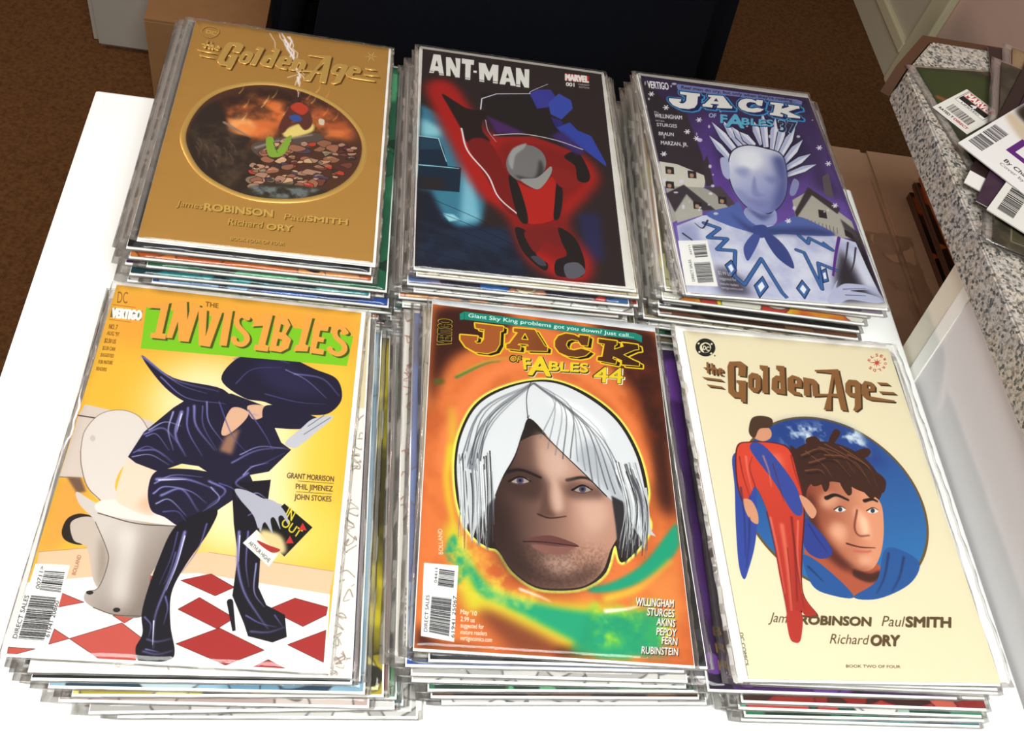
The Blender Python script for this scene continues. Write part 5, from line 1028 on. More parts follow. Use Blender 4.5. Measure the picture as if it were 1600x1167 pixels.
('f',[[35.7,9,35.2,9.8,34.2,10.6,32.9,11,31.6,11,30.8,10.5,30.6,9.8,31.1,9,32.1,8.3,33.4,7.9,34.6,7.9,35.5,8.3]],'d8d4e4',.3,1,.9),
('f',[[73.5,39.4,73,40.7,72.4,41.7,71.7,42.1,71.1,41.9,70.9,41,70.9,39.8,71.4,38.5,72,37.5,72.7,37.1,73.3,37.3,73.5,38.2]],'d8d4e4',.3,1,.9),
('f',[[74.8,73.1,74.4,74.5,74,75.6,73.7,76,73.5,75.6,73.5,74.7,73.8,73.3,74.1,71.9,74.5,70.8,74.9,70.4,75,70.7,75,71.7]],'d8d4e4',.3,1,.9),
('f',[[-1.8,96.3,-2.1,96.7,-2.8,97.1,-3.8,97.3,-4.7,97.3,-5.3,97.2,-5.5,96.8,-5.2,96.4,-4.5,96.1,-3.5,95.9,-2.6,95.8,-2,96]],'d8d4e4',.3,1,.9),
('f',[[11.5,84.2,11.2,85.5,10.9,86.4,10.6,86.7,10.4,86.4,10.3,85.6,10.4,84.4,10.7,83.2,11,82.2,11.4,81.9,11.6,82.2,11.6,83]],'d8d4e4',.3,1,.9),
('f',[[46.4,82.7,45.8,83.9,44.8,85,43.5,85.5,42.3,85.3,41.5,84.5,41.4,83.4,42,82.1,43.1,81,44.4,80.5,45.6,80.7,46.3,81.5]],'d8d4e4',.3,1,.9),
('f',[[171.9,65.4,171.5,66.4,170.9,67.3,170.3,67.6,169.8,67.4,169.6,66.7,169.8,65.7,170.2,64.6,170.8,63.8,171.4,63.4,171.9,63.6,172.1,64.3]],'d8d4e4',.3,1,.9),
('f',[[84.7,47.8,84.5,48.2,84.1,48.6,83.6,48.7,83.2,48.7,83,48.4,82.9,48.1,83.1,47.6,83.5,47.3,84,47.1,84.4,47.2,84.6,47.4]],'d8d4e4',.3,1,.9),
('f',[[43,171.5,42.5,172.3,41.6,172.9,40.5,173.2,39.4,173.1,38.7,172.7,38.6,172,39,171.3,39.9,170.6,41.1,170.3,42.1,170.4,42.8,170.8]],'d8d4e4',.3,1,.9),
('f',[[86.2,56.4,86,56.8,85.8,57.2,85.5,57.4,85.2,57.3,85.1,57,85.1,56.5,85.3,56,85.6,55.7,85.9,55.5,86.1,55.6,86.2,55.9]],'d8d4e4',.3,1,.9),
('f',[[46.2,139.1,45.8,140,45.1,140.7,44.2,141,43.5,140.9,43,140.3,42.9,139.5,43.3,138.6,44,137.9,44.9,137.6,45.7,137.7,46.2,138.2]],'d8d4e4',.3,1,.9),
('f',[[48.3,125.4,48.1,126,47.7,126.5,47.4,126.7,47.1,126.6,47,126.2,47,125.6,47.2,125,47.5,124.5,47.9,124.3,48.1,124.4,48.3,124.8]],'d8d4e4',.3,1,.9),
('f',[[29.4,166.4,29.1,167.1,28.5,167.6,27.9,167.9,27.3,167.8,26.9,167.4,26.9,166.7,27.2,166,27.7,165.5,28.4,165.2,29,165.3,29.3,165.8]],'d8d4e4',.3,1,.9),
('f',[[-8.1,106.3,-8.3,107.2,-8.6,107.9,-9,108.1,-9.2,107.9,-9.4,107.3,-9.3,106.5,-9.1,105.6,-8.8,105,-8.5,104.7,-8.2,104.9,-8.1,105.5]],'d8d4e4',.3,1,.9),
('f',[[48.5,115.3,48,116.5,47.3,117.4,46.5,117.8,45.8,117.6,45.4,116.8,45.4,115.7,45.8,114.6,46.5,113.7,47.4,113.2,48.1,113.5,48.5,114.2]],'d8d4e4',.3,1,.9),
('f',[[42.7,148.7,42.3,149.5,41.5,150.2,40.5,150.6,39.6,150.5,39,149.9,38.9,149.1,39.3,148.3,40.1,147.6,41.1,147.2,42,147.3,42.6,147.9]],'d8d4e4',.3,1,.9),
('f',[[146.9,154.7,146.6,155.4,146.1,155.9,145.5,156.1,145.1,156,144.8,155.6,144.8,154.9,145.2,154.3,145.7,153.8,146.2,153.6,146.7,153.7,146.9,154.1]],'d8d4e4',.3,1,.9),
('f',[[11.9,151.3,11.6,151.9,10.7,152.4,9.6,152.7,8.6,152.7,7.9,152.4,7.7,151.8,8.1,151.3,8.9,150.8,10,150.5,11.1,150.5,11.8,150.8]],'d8d4e4',.3,1,.9),
('f',[[139.4,16.9,138.9,17.8,138.1,18.5,137.1,18.9,136.2,18.8,135.7,18.3,135.6,17.4,136.1,16.6,136.9,15.8,137.9,15.5,138.8,15.5,139.3,16.1]],'d8d4e4',.3,1,.9),
('f',[[114.6,67.4,114.2,68.5,113.5,69.4,112.8,69.8,112.2,69.6,111.9,68.8,112,67.7,112.4,66.6,113.1,65.7,113.8,65.3,114.4,65.5,114.7,66.3]],'d8d4e4',.3,1,.9),
('f',[[5.7,35.1,5.4,36.1,5,36.8,4.5,37.1,4.1,36.9,3.9,36.3,3.9,35.4,4.1,34.5,4.6,33.8,5.1,33.4,5.5,33.6,5.7,34.2]],'d8d4e4',.3,1,.9),
('f',[[24.4,125.4,24.2,125.7,23.7,126,23,126.2,22.4,126.2,22,126,21.9,125.7,22.1,125.3,22.6,125,23.3,124.9,23.9,124.9,24.3,125.1]],'d8d4e4',.3,1,.9),
('f',[[85.6,35.5,85.4,35.9,85.2,36.2,84.9,36.4,84.6,36.3,84.5,36,84.5,35.7,84.7,35.2,84.9,34.9,85.2,34.8,85.5,34.8,85.6,35.1]],'d8d4e4',.3,1,.9),
('f',[[58.3,31.1,58.1,31.5,57.9,31.8,57.6,32,57.3,31.9,57.1,31.7,57.1,31.3,57.3,30.9,57.5,30.6,57.8,30.5,58.1,30.5,58.3,30.8]],'d8d4e4',.3,1,.9),
('f',[[79,65,78.6,65.9,78,66.5,77.3,66.8,76.7,66.7,76.4,66.2,76.4,65.4,76.7,64.6,77.3,63.9,78,63.6,78.6,63.8,79,64.3]],'d8d4e4',.3,1,.9),
('f',[[20.5,160.8,20.3,161.3,20.1,161.7,19.8,161.9,19.6,161.8,19.5,161.4,19.5,160.9,19.7,160.5,19.9,160.1,20.2,159.9,20.4,160,20.5,160.4]],'d8d4e4',.3,1,.9),
('f',[[43,75.5,42.7,76.7,42.3,77.6,42,78,41.8,77.7,41.8,76.8,41.9,75.6,42.2,74.4,42.6,73.5,42.9,73.2,43.1,73.4,43.1,74.3]],'d8d4e4',.3,1,.9),
('f',[[75.5,.2,75.2,.6,74.7,1,74,1.2,73.3,1.2,72.9,1,72.8,.6,73,.2,73.6,-.2,74.3,-.4,74.9,-.4,75.4,-.2]],'d8d4e4',.3,1,.9),
('f',[[95.5,55.2,95,56.8,94.3,58,93.6,58.5,93,58.1,92.8,57.1,93,55.5,93.5,54,94.2,52.8,94.9,52.3,95.4,52.6,95.6,53.7]],'d8d4e4',.3,1,.9),
('f',[[144.3,62.9,143.8,63.8,142.9,64.6,141.9,65,141,64.9,140.5,64.3,140.4,63.5,140.9,62.5,141.8,61.8,142.8,61.4,143.7,61.5,144.3,62.1]],'d8d4e4',.3,1,.9),
('f',[[70.3,21.7,70,22.6,69.4,23.2,68.7,23.6,68.1,23.4,67.8,22.9,67.8,22.1,68.1,21.3,68.7,20.6,69.4,20.3,70,20.4,70.3,21]],'d8d4e4',.3,1,.9),
('f',[[143.2,157,142.9,157.4,142.4,157.8,141.7,158,141.1,158,140.8,157.7,140.7,157.2,141,156.8,141.6,156.4,142.2,156.2,142.8,156.2,143.2,156.5]],'d8d4e4',.3,1,.9),
('f',[[180.1,-23.9,179.8,-23,179.4,-22.3,179.1,-22,178.8,-22.2,178.8,-22.8,178.9,-23.7,179.2,-24.6,179.6,-25.3,180,-25.6,180.2,-25.4,180.3,-24.8]],'d8d4e4',.3,1,.9),
('f',[[117.8,14.1,117.3,15.6,116.5,16.8,115.7,17.3,115.1,17,114.9,16,115,14.5,115.5,13,116.3,11.9,117.1,11.4,117.7,11.7,118,12.7]],'d8d4e4',.3,1,.9),
('s',[16.7,44.9,22.2,44.1],'e6e4ee',1.1,1.1,0,0,1,0),
('s',[18.5,41.8,20.4,47.1],'e6e4ee',1.1,1.1,0,0,1,0),
('s',[21.3,41.4,17.6,47.6],'e6e4ee',1.1,1.1,0,0,1,0),
('s',[31.3,74.3,36.8,73.5],'e6e4ee',1.1,1.1,0,0,1,0),
('s',[33.2,71.4,35,76.5],'e6e4ee',1.1,1.1,0,0,1,0),
('s',[35.9,71,32.2,76.9],'e6e4ee',1.1,1.1,0,0,1,0),
('s',[38.5,81.8,44,81.1],'e6e4ee',1.1,1.1,0,0,1,0),
('s',[40.3,78.9,42.1,84],'e6e4ee',1.1,1.1,0,0,1,0),
('s',[43.1,78.5,39.4,84.4],'e6e4ee',1.1,1.1,0,0,1,0),
('s',[4.4,106.5,9.7,105.8],'e6e4ee',1.1,1.1,0,0,1,0),
('s',[6.1,103.7,7.9,108.5],'e6e4ee',1.1,1.1,0,0,1,0),
('s',[8.8,103.3,5.3,108.9],'e6e4ee',1.1,1.1,0,0,1,0),
('s',[45.6,56.6,51.2,55.8],'e6e4ee',1.1,1.1,0,0,1,0),
('s',[47.5,53.6,49.2,58.8],'e6e4ee',1.1,1.1,0,0,1,0),
('s',[50.3,53.2,46.4,59.2],'e6e4ee',1.1,1.1,0,0,1,0),
('s',[5.6,28.5,11.2,27.6],'e6e4ee',1.1,1.1,0,0,1,0),
('s',[7.4,25.4,9.3,30.8],'e6e4ee',1.1,1.1,0,0,1,0),
('s',[10.2,24.9,6.5,31.2],'e6e4ee',1.1,1.1,0,0,1,0),
('s',[156.8,75.9,162.6,75.1],'e6e4ee',1.1,1.1,0,0,1,0),
('s',[159,72.9,160.4,78.1],'e6e4ee',1.1,1.1,0,0,1,0),
('s',[161.9,72.5,157.5,78.5],'e6e4ee',1.1,1.1,0,0,1,0),
('s',[160.1,95.9,165.9,95.2],'e6e4ee',1.1,1.1,0,0,1,0),
('s',[162.3,93,163.7,98.1],'e6e4ee',1.1,1.1,0,0,1,0),
('s',[165.2,92.6,160.8,98.5],'e6e4ee',1.1,1.1,0,0,1,0),
('s',[151.5,148.8,157,148.2],'e6e4ee',1.1,1.1,0,0,1,0),
('s',[153.6,146.1,154.9,150.8],'e6e4ee',1.1,1.1,0,0,1,0),
('s',[156.3,145.8,152.2,151.1],'e6e4ee',1.1,1.1,0,0,1,0),
('s',[102.3,172.6,107.6,172.1],'e6e4ee',1.1,1.1,0,0,1,0),
('s',[104.3,170.1,105.7,174.6],'e6e4ee',1.1,1.1,0,0,1,0),
('s',[106.9,169.8,103.1,174.9],'e6e4ee',1.1,1.1,0,0,1,0),
('f',[[34.9,11.7,36.8,8.9,155.1,10.4,159.6,12.2,157.6,17.4,153.1,16.5,35.4,17.1]],'7a80ba',0,0,1),
('t',"Real men do cry, but only when they're reading...",[39,14.9],[152.2,14.5],[40,10.9],'1c1830',1),
('s',[39.7,22.1,59.3,22,58.4,25.5,56.4,26.3,53.7,37,49.9,42.8,43.6,45.7,35,45.7,29.3,42.6,26.6,37.1,27.3,33.3,39.1,32.9,38.2,36.5,36,37,37.4,38.8,40.4,38.4,43.4,34.6,45.4,26.4,39.3,26],'3a9ad0',3.4,3.4,0,0,1,1),
('s',[36.8,19.3,56.5,19.2,55.6,22.7,53.5,23.5,50.9,34.3,47.1,40.1,40.8,43,32.2,43,26.5,39.9,23.8,34.4,24.4,30.6,36.3,30.1,35.4,33.7,33.2,34.3,34.6,36.1,37.6,35.6,40.6,31.9,42.6,23.6,36.5,23.2],'3a9ad0',4.2,4.2,0,0,1,1),
('s',[66.9,22.2,81.9,21.1,86.4,33.8,88.2,34.3,87.1,37.7,72.1,39.3,72.9,35.8,74.7,35.5,74.4,34,67.9,34.3,66.4,35.8,68.8,35.9,67.6,39.6,58.1,39.7,58.8,36.3,61.3,35.3,69.3,25.2,66.4,24.8],'3a9ad0',3.4,3.4,0,0,1,1),
('s',[64.1,19.3,79.1,18.3,83.7,31,85.4,31.5,84.3,34.9,69.3,36.6,70.1,33,71.9,32.8,71.6,31.2,65.1,31.5,63.6,33.1,66,33.1,64.8,36.8,55.3,36.9,56,33.5,58.5,32.5,66.5,22.4,63.6,22],'3a9ad0',4.2,4.2,0,0,1,1),
('s',[95.1,28.2,98.6,23.7,104.6,20.8,110.5,21,113.9,22.7,114.8,20.6,121.4,20.5,118.4,28.8,114,28.8,112.5,25.4,107.8,25,104.4,26.9,102.3,30.5,103.3,33.7,107.4,34.2,113.2,32,119.5,33.3,114.9,37.3,108.4,39.6,101.4,39.5,96,37.4,94,33.1],'3a9ad0',3.4,3.4,0,0,1,1),
('s',[92.4,25.4,95.8,20.9,101.8,17.9,107.8,18.1,111.2,19.9,112.1,17.7,118.7,17.7,115.7,26,111.3,26,109.7,22.6,105,22.2,101.6,24,99.6,27.7,100.6,30.9,104.6,31.4,110.5,29.2,116.7,30.5,112.2,34.5,105.7,36.8,98.6,36.8,93.2,34.6,91.3,30.3],'3a9ad0',4.2,4.2,0,0,1,1),
('s',[128.4,21.7,141.7,21.6,140.8,24.8,139.2,25.5,137.8,29.3,146.1,25.4,145.7,22.3,157.2,22.4,156.8,26.1,153.5,27,143.6,32.4,150.4,36.1,154.3,37.6,153.5,40.3,140.8,40.8,141.7,37.4,135.8,34.9,134.6,37.1,137.3,38,135.9,41.1,123.1,40.1,124.2,37.3,127.6,36.5,132,25.2,127.5,25],'3a9ad0',3.4,3.4,0,0,1,1),
('s',[125.6,18.8,138.9,18.7,138.1,22,136.5,22.6,135.1,26.5,143.4,22.5,143,19.5,154.5,19.5,154.1,23.2,150.8,24.1,140.9,29.6,147.7,33.3,151.6,34.8,150.8,37.5,138.1,38,139,34.6,133,32.1,131.9,34.3,134.6,35.2,133.2,38.3,120.4,37.3,121.5,34.5,124.9,33.7,129.3,22.3,124.8,22.2],'3a9ad0',4.2,4.2,0,0,1,1),
('f',[[39.7,22.1,59.3,22,58.4,25.5,56.4,26.3,53.7,37,49.9,42.8,43.6,45.7,35,45.7,29.3,42.6,26.6,37.1,27.3,33.3,39.1,32.9,38.2,36.5,36,37,37.4,38.8,40.4,38.4,43.4,34.6,45.4,26.4,39.3,26]],'161a5a',0,0,1),
('s',[36.8,19.3,56.5,19.2,55.6,22.7,53.5,23.5,50.9,34.3,47.1,40.1,40.8,43,32.2,43,26.5,39.9,23.8,34.4,24.4,30.6,36.3,30.1,35.4,33.7,33.2,34.3,34.6,36.1,37.6,35.6,40.6,31.9,42.6,23.6,36.5,23.2],'161a5a',2.4,2.4,0,0,1,1),
('f',[[38.2,20.7,57.9,20.6,57,24.1,55,24.9,52.3,35.7,48.5,41.5,42.2,44.4,33.6,44.3,27.9,41.3,25.2,35.8,25.9,32,37.7,31.5,36.8,35.1,34.6,35.7,36,37.4,39,37,42,33.2,44,25,37.9,24.6]],'161a5a',0,0,1),
('f',[[66.9,22.2,81.9,21.1,86.4,33.8,88.2,34.3,87.1,37.7,72.1,39.3,72.9,35.8,74.7,35.5,74.4,34,67.9,34.3,66.4,35.8,68.8,35.9,67.6,39.6,58.1,39.7,58.8,36.3,61.3,35.3,69.3,25.2,66.4,24.8]],'161a5a',0,0,1),
('s',[64.1,19.3,79.1,18.3,83.7,31,85.4,31.5,84.3,34.9,69.3,36.6,70.1,33,71.9,32.8,71.6,31.2,65.1,31.5,63.6,33.1,66,33.1,64.8,36.8,55.3,36.9,56,33.5,58.5,32.5,66.5,22.4,63.6,22],'161a5a',2.4,2.4,0,0,1,1),
('f',[[65.5,20.7,80.5,19.7,85.1,32.4,86.8,32.9,85.7,36.3,70.7,38,71.5,34.4,73.3,34.1,73,32.6,66.5,32.9,65,34.4,67.4,34.5,66.2,38.2,56.7,38.3,57.4,34.9,59.9,33.9,67.9,23.8,65,23.4]],'161a5a',0,0,1),
('f',[[95.1,28.2,98.6,23.7,104.6,20.8,110.5,21,113.9,22.7,114.8,20.6,121.4,20.5,118.4,28.8,114,28.8,112.5,25.4,107.8,25,104.4,26.9,102.3,30.5,103.3,33.7,107.4,34.2,113.2,32,119.5,33.3,114.9,37.3,108.4,39.6,101.4,39.5,96,37.4,94,33.1]],'161a5a',0,0,1),
('s',[92.4,25.4,95.8,20.9,101.8,17.9,107.8,18.1,111.2,19.9,112.1,17.7,118.7,17.7,115.7,26,111.3,26,109.7,22.6,105,22.2,101.6,24,99.6,27.7,100.6,30.9,104.6,31.4,110.5,29.2,116.7,30.5,112.2,34.5,105.7,36.8,98.6,36.8,93.2,34.6,91.3,30.3],'161a5a',2.4,2.4,0,0,1,1),
('f',[[93.8,26.8,97.2,22.3,103.2,19.4,109.2,19.5,112.6,21.3,113.4,19.2,120.1,19.1,117.1,27.4,112.6,27.4,111.1,24,106.4,23.6,103,25.5,100.9,29.1,102,32.3,106,32.8,111.9,30.6,118.1,31.9,113.5,35.9,107.1,38.2,100,38.1,94.6,36,92.6,31.7]],'161a5a',0,0,1),
('f',[[128.4,21.7,141.7,21.6,140.8,24.8,139.2,25.5,137.8,29.3,146.1,25.4,145.7,22.3,157.2,22.4,156.8,26.1,153.5,27,143.6,32.4,150.4,36.1,154.3,37.6,153.5,40.3,140.8,40.8,141.7,37.4,135.8,34.9,134.6,37.1,137.3,38,135.9,41.1,123.1,40.1,124.2,37.3,127.6,36.5,132,25.2,127.5,25]],'161a5a',0,0,1),
('s',[125.6,18.8,138.9,18.7,138.1,22,136.5,22.6,135.1,26.5,143.4,22.5,143,19.5,154.5,19.5,154.1,23.2,150.8,24.1,140.9,29.6,147.7,33.3,151.6,34.8,150.8,37.5,138.1,38,139,34.6,133,32.1,131.9,34.3,134.6,35.2,133.2,38.3,120.4,37.3,121.5,34.5,124.9,33.7,129.3,22.3,124.8,22.2],'161a5a',2.4,2.4,0,0,1,1),
('f',[[127,20.2,140.3,20.2,139.4,23.4,137.8,24,136.5,27.9,144.7,24,144.3,20.9,155.9,21,155.4,24.7,152.2,25.6,142.3,31,149.1,34.7,152.9,36.2,152.1,38.9,139.4,39.4,140.3,36,134.4,33.5,133.2,35.7,136,36.6,134.6,39.7,121.8,38.7,122.8,35.9,126.2,35.1,130.7,23.8,126.1,23.6]],'161a5a',0,0,1),
('f',[[36.8,19.3,56.5,19.2,55.6,22.7,53.5,23.5,50.9,34.3,47.1,40.1,40.8,43,32.2,43,26.5,39.9,23.8,34.4,24.4,30.6,36.3,30.1,35.4,33.7,33.2,34.3,34.6,36.1,37.6,35.6,40.6,31.9,42.6,23.6,36.5,23.2]],'eae8e6',0,0,1),
('f',[[64.1,19.3,79.1,18.3,83.7,31,85.4,31.5,84.3,34.9,69.3,36.6,70.1,33,71.9,32.8,71.6,31.2,65.1,31.5,63.6,33.1,66,33.1,64.8,36.8,55.3,36.9,56,33.5,58.5,32.5,66.5,22.4,63.6,22]],'eae8e6',0,0,1),
('f',[[71.4,22.6,72.5,27.3,68,27.5]],'161a5a',0,0,1),
('f',[[92.4,25.4,95.8,20.9,101.8,17.9,107.8,18.1,111.2,19.9,112.1,17.7,118.7,17.7,115.7,26,111.3,26,109.7,22.6,105,22.2,101.6,24,99.6,27.7,100.6,30.9,104.6,31.4,110.5,29.2,116.7,30.5,112.2,34.5,105.7,36.8,98.6,36.8,93.2,34.6,91.3,30.3]],'eae8e6',0,0,1),
('f',[[125.6,18.8,138.9,18.7,138.1,22,136.5,22.6,135.1,26.5,143.4,22.5,143,19.5,154.5,19.5,154.1,23.2,150.8,24.1,140.9,29.6,147.7,33.3,151.6,34.8,150.8,37.5,138.1,38,139,34.6,133,32.1,131.9,34.3,134.6,35.2,133.2,38.3,120.4,37.3,121.5,34.5,124.9,33.7,129.3,22.3,124.8,22.2]],'eae8e6',0,0,1),
('t','VERTIGO',[6.3,19.7],[26.4,19],[7.1,10],'f0eef0',1),
('t','OF',[58.6,50.8],[65.5,50.6],[60.1,45.1],'a8cce0',1),
('t','F',[69.5,57.2],[75.4,57.1],[71.7,46.2],'1a2050',2),
('t','F',[69,56.3],[74.9,56.2],[71.2,45.3],'62b4d6',2),
('t','A',[73.5,61.4],[90.4,60.9],[78.2,44.4],'1a2050',2),
('t','A',[73,60.5],[89.9,60],[77.6,43.5],'62b4d6',2),
('t','BLES',[89.7,56.4],[120.3,54.3],[91.9,47.5],'1a2050',2),
('t','BLES',[89.2,55.5],[119.8,53.4],[91.4,46.6],'62b4d6',2),
('t','37',[123.8,59.8],[142,59.6],[127.7,43.6],'a8e0ec',2),
('t','37',[124.2,59.4],[141.8,59.2],[127.9,44],'262c58',1),
('t','WILLINGHAM',[6.3,59.7],[31.9,58.4],[7.1,54.4],'e4e0ea',1),
('t','STURGES',[6.5,71],[25.2,70.1],[7,66.8],'e4e0ea',1),
('t','BRAUN',[6.4,82.6],[20.1,81.8],[7.1,78.1],'e4e0ea',1),
('t','MARZAN, JR.',[6.5,94.2],[31.1,93.2],[7.1,89.5],'e4e0ea',1),
('t','BILL',[7,53.2],[11.3,53.2],[7.3,51.2],'e4e0ea',1),
('t','MATTHEW',[6.5,64.8],[14.6,64.6],[6.8,62.8],'e4e0ea',1)],
'D':[('f',[[-2,-2,170,-2,170,261,-2,261]],'f4be40',0,0,1),
('f',[[-4.5,-2.3,172.4,-2.3,171.2,43.1,1.7,53.1]],'f0a840',14,0,.8),
('f',[[40.6,79.6,73.6,54.9,141.1,88.2,143.2,144.7,166.6,185.3,84.6,188.7,53.9,126.6]],'fdf0c4',22,1,.95),
('f',[[132.5,47.8,171.2,43.1,171.1,193,141.3,195.7]],'f6d048',16,0,.7),
('f',[[-.3,151.2,16.6,150.8,22.1,173.9,10.2,199.5,0,200.4]],'e2a04e',6,0,.7),
('f',[[2.2,98.8,18.2,101.2,44.5,106.5,47.1,110,44.4,136,12.1,150.8,.2,151.1,.5,107.6]],'dcccc2',0,0,1),
('s',[.5,107.4,12.7,108.3],'3a2a28',.8,.8,0,1,1,0),
('s',[.3,151.3,12.2,150.9],'8a7468',.6,.6,0,1,1,0),
('f',[[4.3,151,12.2,150.9,17.2,159.7,12.4,161]],'7a5a48',1,0,1),
('f',[[1,200,15.4,197.9,28.6,194.9,74.5,196.8,92.6,192.6,167.5,199.3,166.3,214.5,90.4,207.1,36.4,213.3,3.7,218.6]],'e6c8a6',0,0,1),
('s',[93.9,192.8,167.3,199.3],'b89878',.4,.4,0,1,1,0),
('s',[1,200,29.7,194.8],'b89878',.4,.4,0,1,1,0),
('f',[[-2.9,219.2,36.2,212.3,56.2,209.8,90.3,206.3,166.5,213.9,168.8,260.2,-1.8,261.5,-3,218.7]],'f7f4f2',0,0,1),
('f',[[81.2,211.4,97.3,206.2,111.7,213.4,101.8,219.4]],'ad3230',0,0,1),
('s',[81.2,211.4,97.3,206.2,111.7,213.4,101.8,219.4],'40201c',.25,.25,0,0,1,1),
('f',[[132.6,225.3,146.7,217.6,166,221.8,165.6,226.7,153.2,234.4]],'ad3230',0,0,1),
('s',[132.6,225.3,146.7,217.6,166,221.8,165.6,226.7,153.2,234.4],'40201c',.25,.25,0,0,1,1),
('f',[[82.8,228.7,93.3,220.9,114.5,231.8,106,238.7]],'ad3230',0,0,1),
('s',[82.8,228.7,93.3,220.9,114.5,231.8,106,238.7],'40201c',.25,.25,0,0,1,1),
('f',[[85.4,248.6,107.1,238.1,133.5,249.4,113.8,259]],'ad3230',0,0,1),
('s',[85.4,248.6,107.1,238.1,133.5,249.4,113.8,259],'40201c',.25,.25,0,0,1,1),
('f',[[145.8,245.5,166.4,235.7,166.9,254.5]],'ad3230',0,0,1),
('s',[145.8,245.5,166.4,235.7,166.9,254.5],'40201c',.25,.25,0,0,1,1),
('f',[[124.1,261.8,136.4,254.6,148.2,260]],'ad3230',0,0,1),
('s',[124.1,261.8,136.4,254.6,148.2,260],'40201c',.25,.25,0,0,1,1),
('f',[[17.9,223,32.2,228,16.9,232.5]],'c8594e',0,0,1),
('s',[17.9,223,32.2,228,16.9,232.5],'40201c',.25,.25,0,0,1,1),
('f',[[20.6,244.1,29.5,249,19.9,252.8]],'c8594e',0,0,1),
('s',[20.6,244.1,29.5,249,19.9,252.8],'40201c',.25,.25,0,0,1,1),
('f',[[.2,255.5,13.8,255.7,.8,260.5]],'c8594e',0,0,1),
('s',[.2,255.5,13.8,255.7,.8,260.5],'40201c',.25,.25,0,0,1,1),
('f',[[29.5,249,54.6,238.5,67.3,246.7,65.9,259.6,49.4,260.4]],'c8594e',0,0,1),
('s',[29.5,249,54.6,238.5,67.3,246.7,65.9,259.6,49.4,260.4],'40201c',.25,.25,0,0,1,1),
('f',[[48.9,234.6,64.2,231.9,56,238.5]],'c8594e',0,0,1),
('s',[48.9,234.6,64.2,231.9,56,238.5],'40201c',.25,.25,0,0,1,1),
('f',[[63.8,209.5,68.8,211.6,65.4,216.9]],'c8594e',0,0,1),
('s',[63.8,209.5,68.8,211.6,65.4,216.9],'40201c',.25,.25,0,0,1,1),
('f',[[7.7,132.6,6.8,118.1,12.8,105.2,24.3,100.5,36.1,104,45,114.9,47.9,122.9,38,134.8,33.2,144.2,32.6,154.7,36.7,163.7,26.6,164.7,17.2,156.3,10.7,143]],'e4dad4',0,1,1),
('s',[7.7,132.6,6.8,118.1,12.8,105.2,24.3,100.5,36.1,104,45,114.9],'7c6c66',.4,.4,0,1,1,0),
('s',[7.7,132.6,10.7,143,17.2,156.3,26.6,164.7],'7c6c66',.5,.5,0,1,1,0),
('f',[[14.2,122.7,14.3,123.8,13.8,124.6,13.1,125,12.2,124.8,11.4,124.1,10.9,123,10.9,121.9,11.3,121.1,12.1,120.7,13,120.9,13.7,121.6]],'cfc4bd',0,1,1),
('f',[[10,185.3,11.4,177.8,17.1,174.3,24.5,175.7,21.2,179.3,15.8,183.9,17.9,189.4,23.2,193.6,17.5,193.4,12.2,190.7]],'2a201c',0,1,1),
('f',[[13.6,180.9,19,176.3,26.5,177.2,34.8,187.8,39.5,203.1,39,218.5,33.9,214.4,26.8,196.5,23.2,193.6,17.6,191]],'cfc0b4',0,1,1),
('f',[[32,188,39.1,201.6,39.7,218.4,35.6,212.7]],'8d7c70',3,1,.6),
('g',[12.2,160.2,24.8,166.6,52.7,176.3,75.3,177.5,74.5,190.5,64.8,207.1,65.2,217.7,64.7,234,49.5,234.1,37.7,230.7,31.9,226.5,32.1,221.7,37.9,218.6,39.5,203.1,36.6,195.6,26.9,178.8,15.6,168.3],'d9cfc8',[29.2,188.3],'8f8078',[71,209.6],1,0),
('f',[[40.5,180.8,51.2,183,52.3,202,54.7,226.1,49.9,229.4,44.5,218,45,201.1]],'efe8e2',7,1,.8),
('s',[37.7,230.7,49.5,234.1,64.7,234],'5c5048',.5,.5,0,1,1,0),
('s',[32.1,221.7,37.9,218.6,39.5,203.1,36.2,194,26.9,178.8],'5c5048',.4,.4,0,1,1,0),
('f',[[24.8,166.6,35.2,163.4,62.8,167.9,79.2,172.1,75.3,177.2,52.7,176.3,28.5,172.9]],'efe6e0',0,1,1),
('s',[27,173,50.1,177.9,75.3,177.5],'55463e',.6,.6,0,1,1,0),
('f',[[35.8,222,35.7,222.6,35.1,223.1,34.2,223.4,33.2,223.3,32.4,222.9,32,222.4,32.1,221.7,32.7,221.3,33.6,221,34.6,221.1,35.4,221.5]],'2a2422',0,1,1),
('f',[[52.2,231.1,52.1,231.8,51.5,232.3,50.6,232.6,49.6,232.5,48.8,232.1,48.4,231.4,48.5,230.8,49.1,230.2,50,230,51,230.1,51.8,230.5]],'2a2422',0,1,1),
('f',[[34.8,162.1,34.4,143.9,38.1,133.4,54.9,138.9,52.7,156.2,58.2,171.6,42.6,168.2]],'f3d9c4',0,1,1),
('f',[[47.1,166.4,58.2,171.6,53,157.5]],'d8a888',4,0,.6),
('f',[[28,56.8,51,72.1,83.8,77.4,91.5,92.6,67.8,92.1,47.2,80.1]],'1d1a35',0,1,1),
('f',[[35.7,133.7,41.3,115.2,55.4,95.1,67.5,82.6,89.5,80,111.8,87.2,125.7,113.7,132.5,118.4,120.8,135.6,109.7,139.1,113.4,145.9,105.6,152.3,78.1,136,67.9,135.3,55.6,142.3,41,137.5]],'1d1a35',0,0,1),
('f',[[51.7,153.5,55.4,141.2,78.6,138.8,100.5,143.5,109.9,147.6,102.6,156.8,93.1,166.6,83.4,180.4,73.3,177.4,65.1,172.5,56.1,168.2]],'1d1a35',0,1,1),
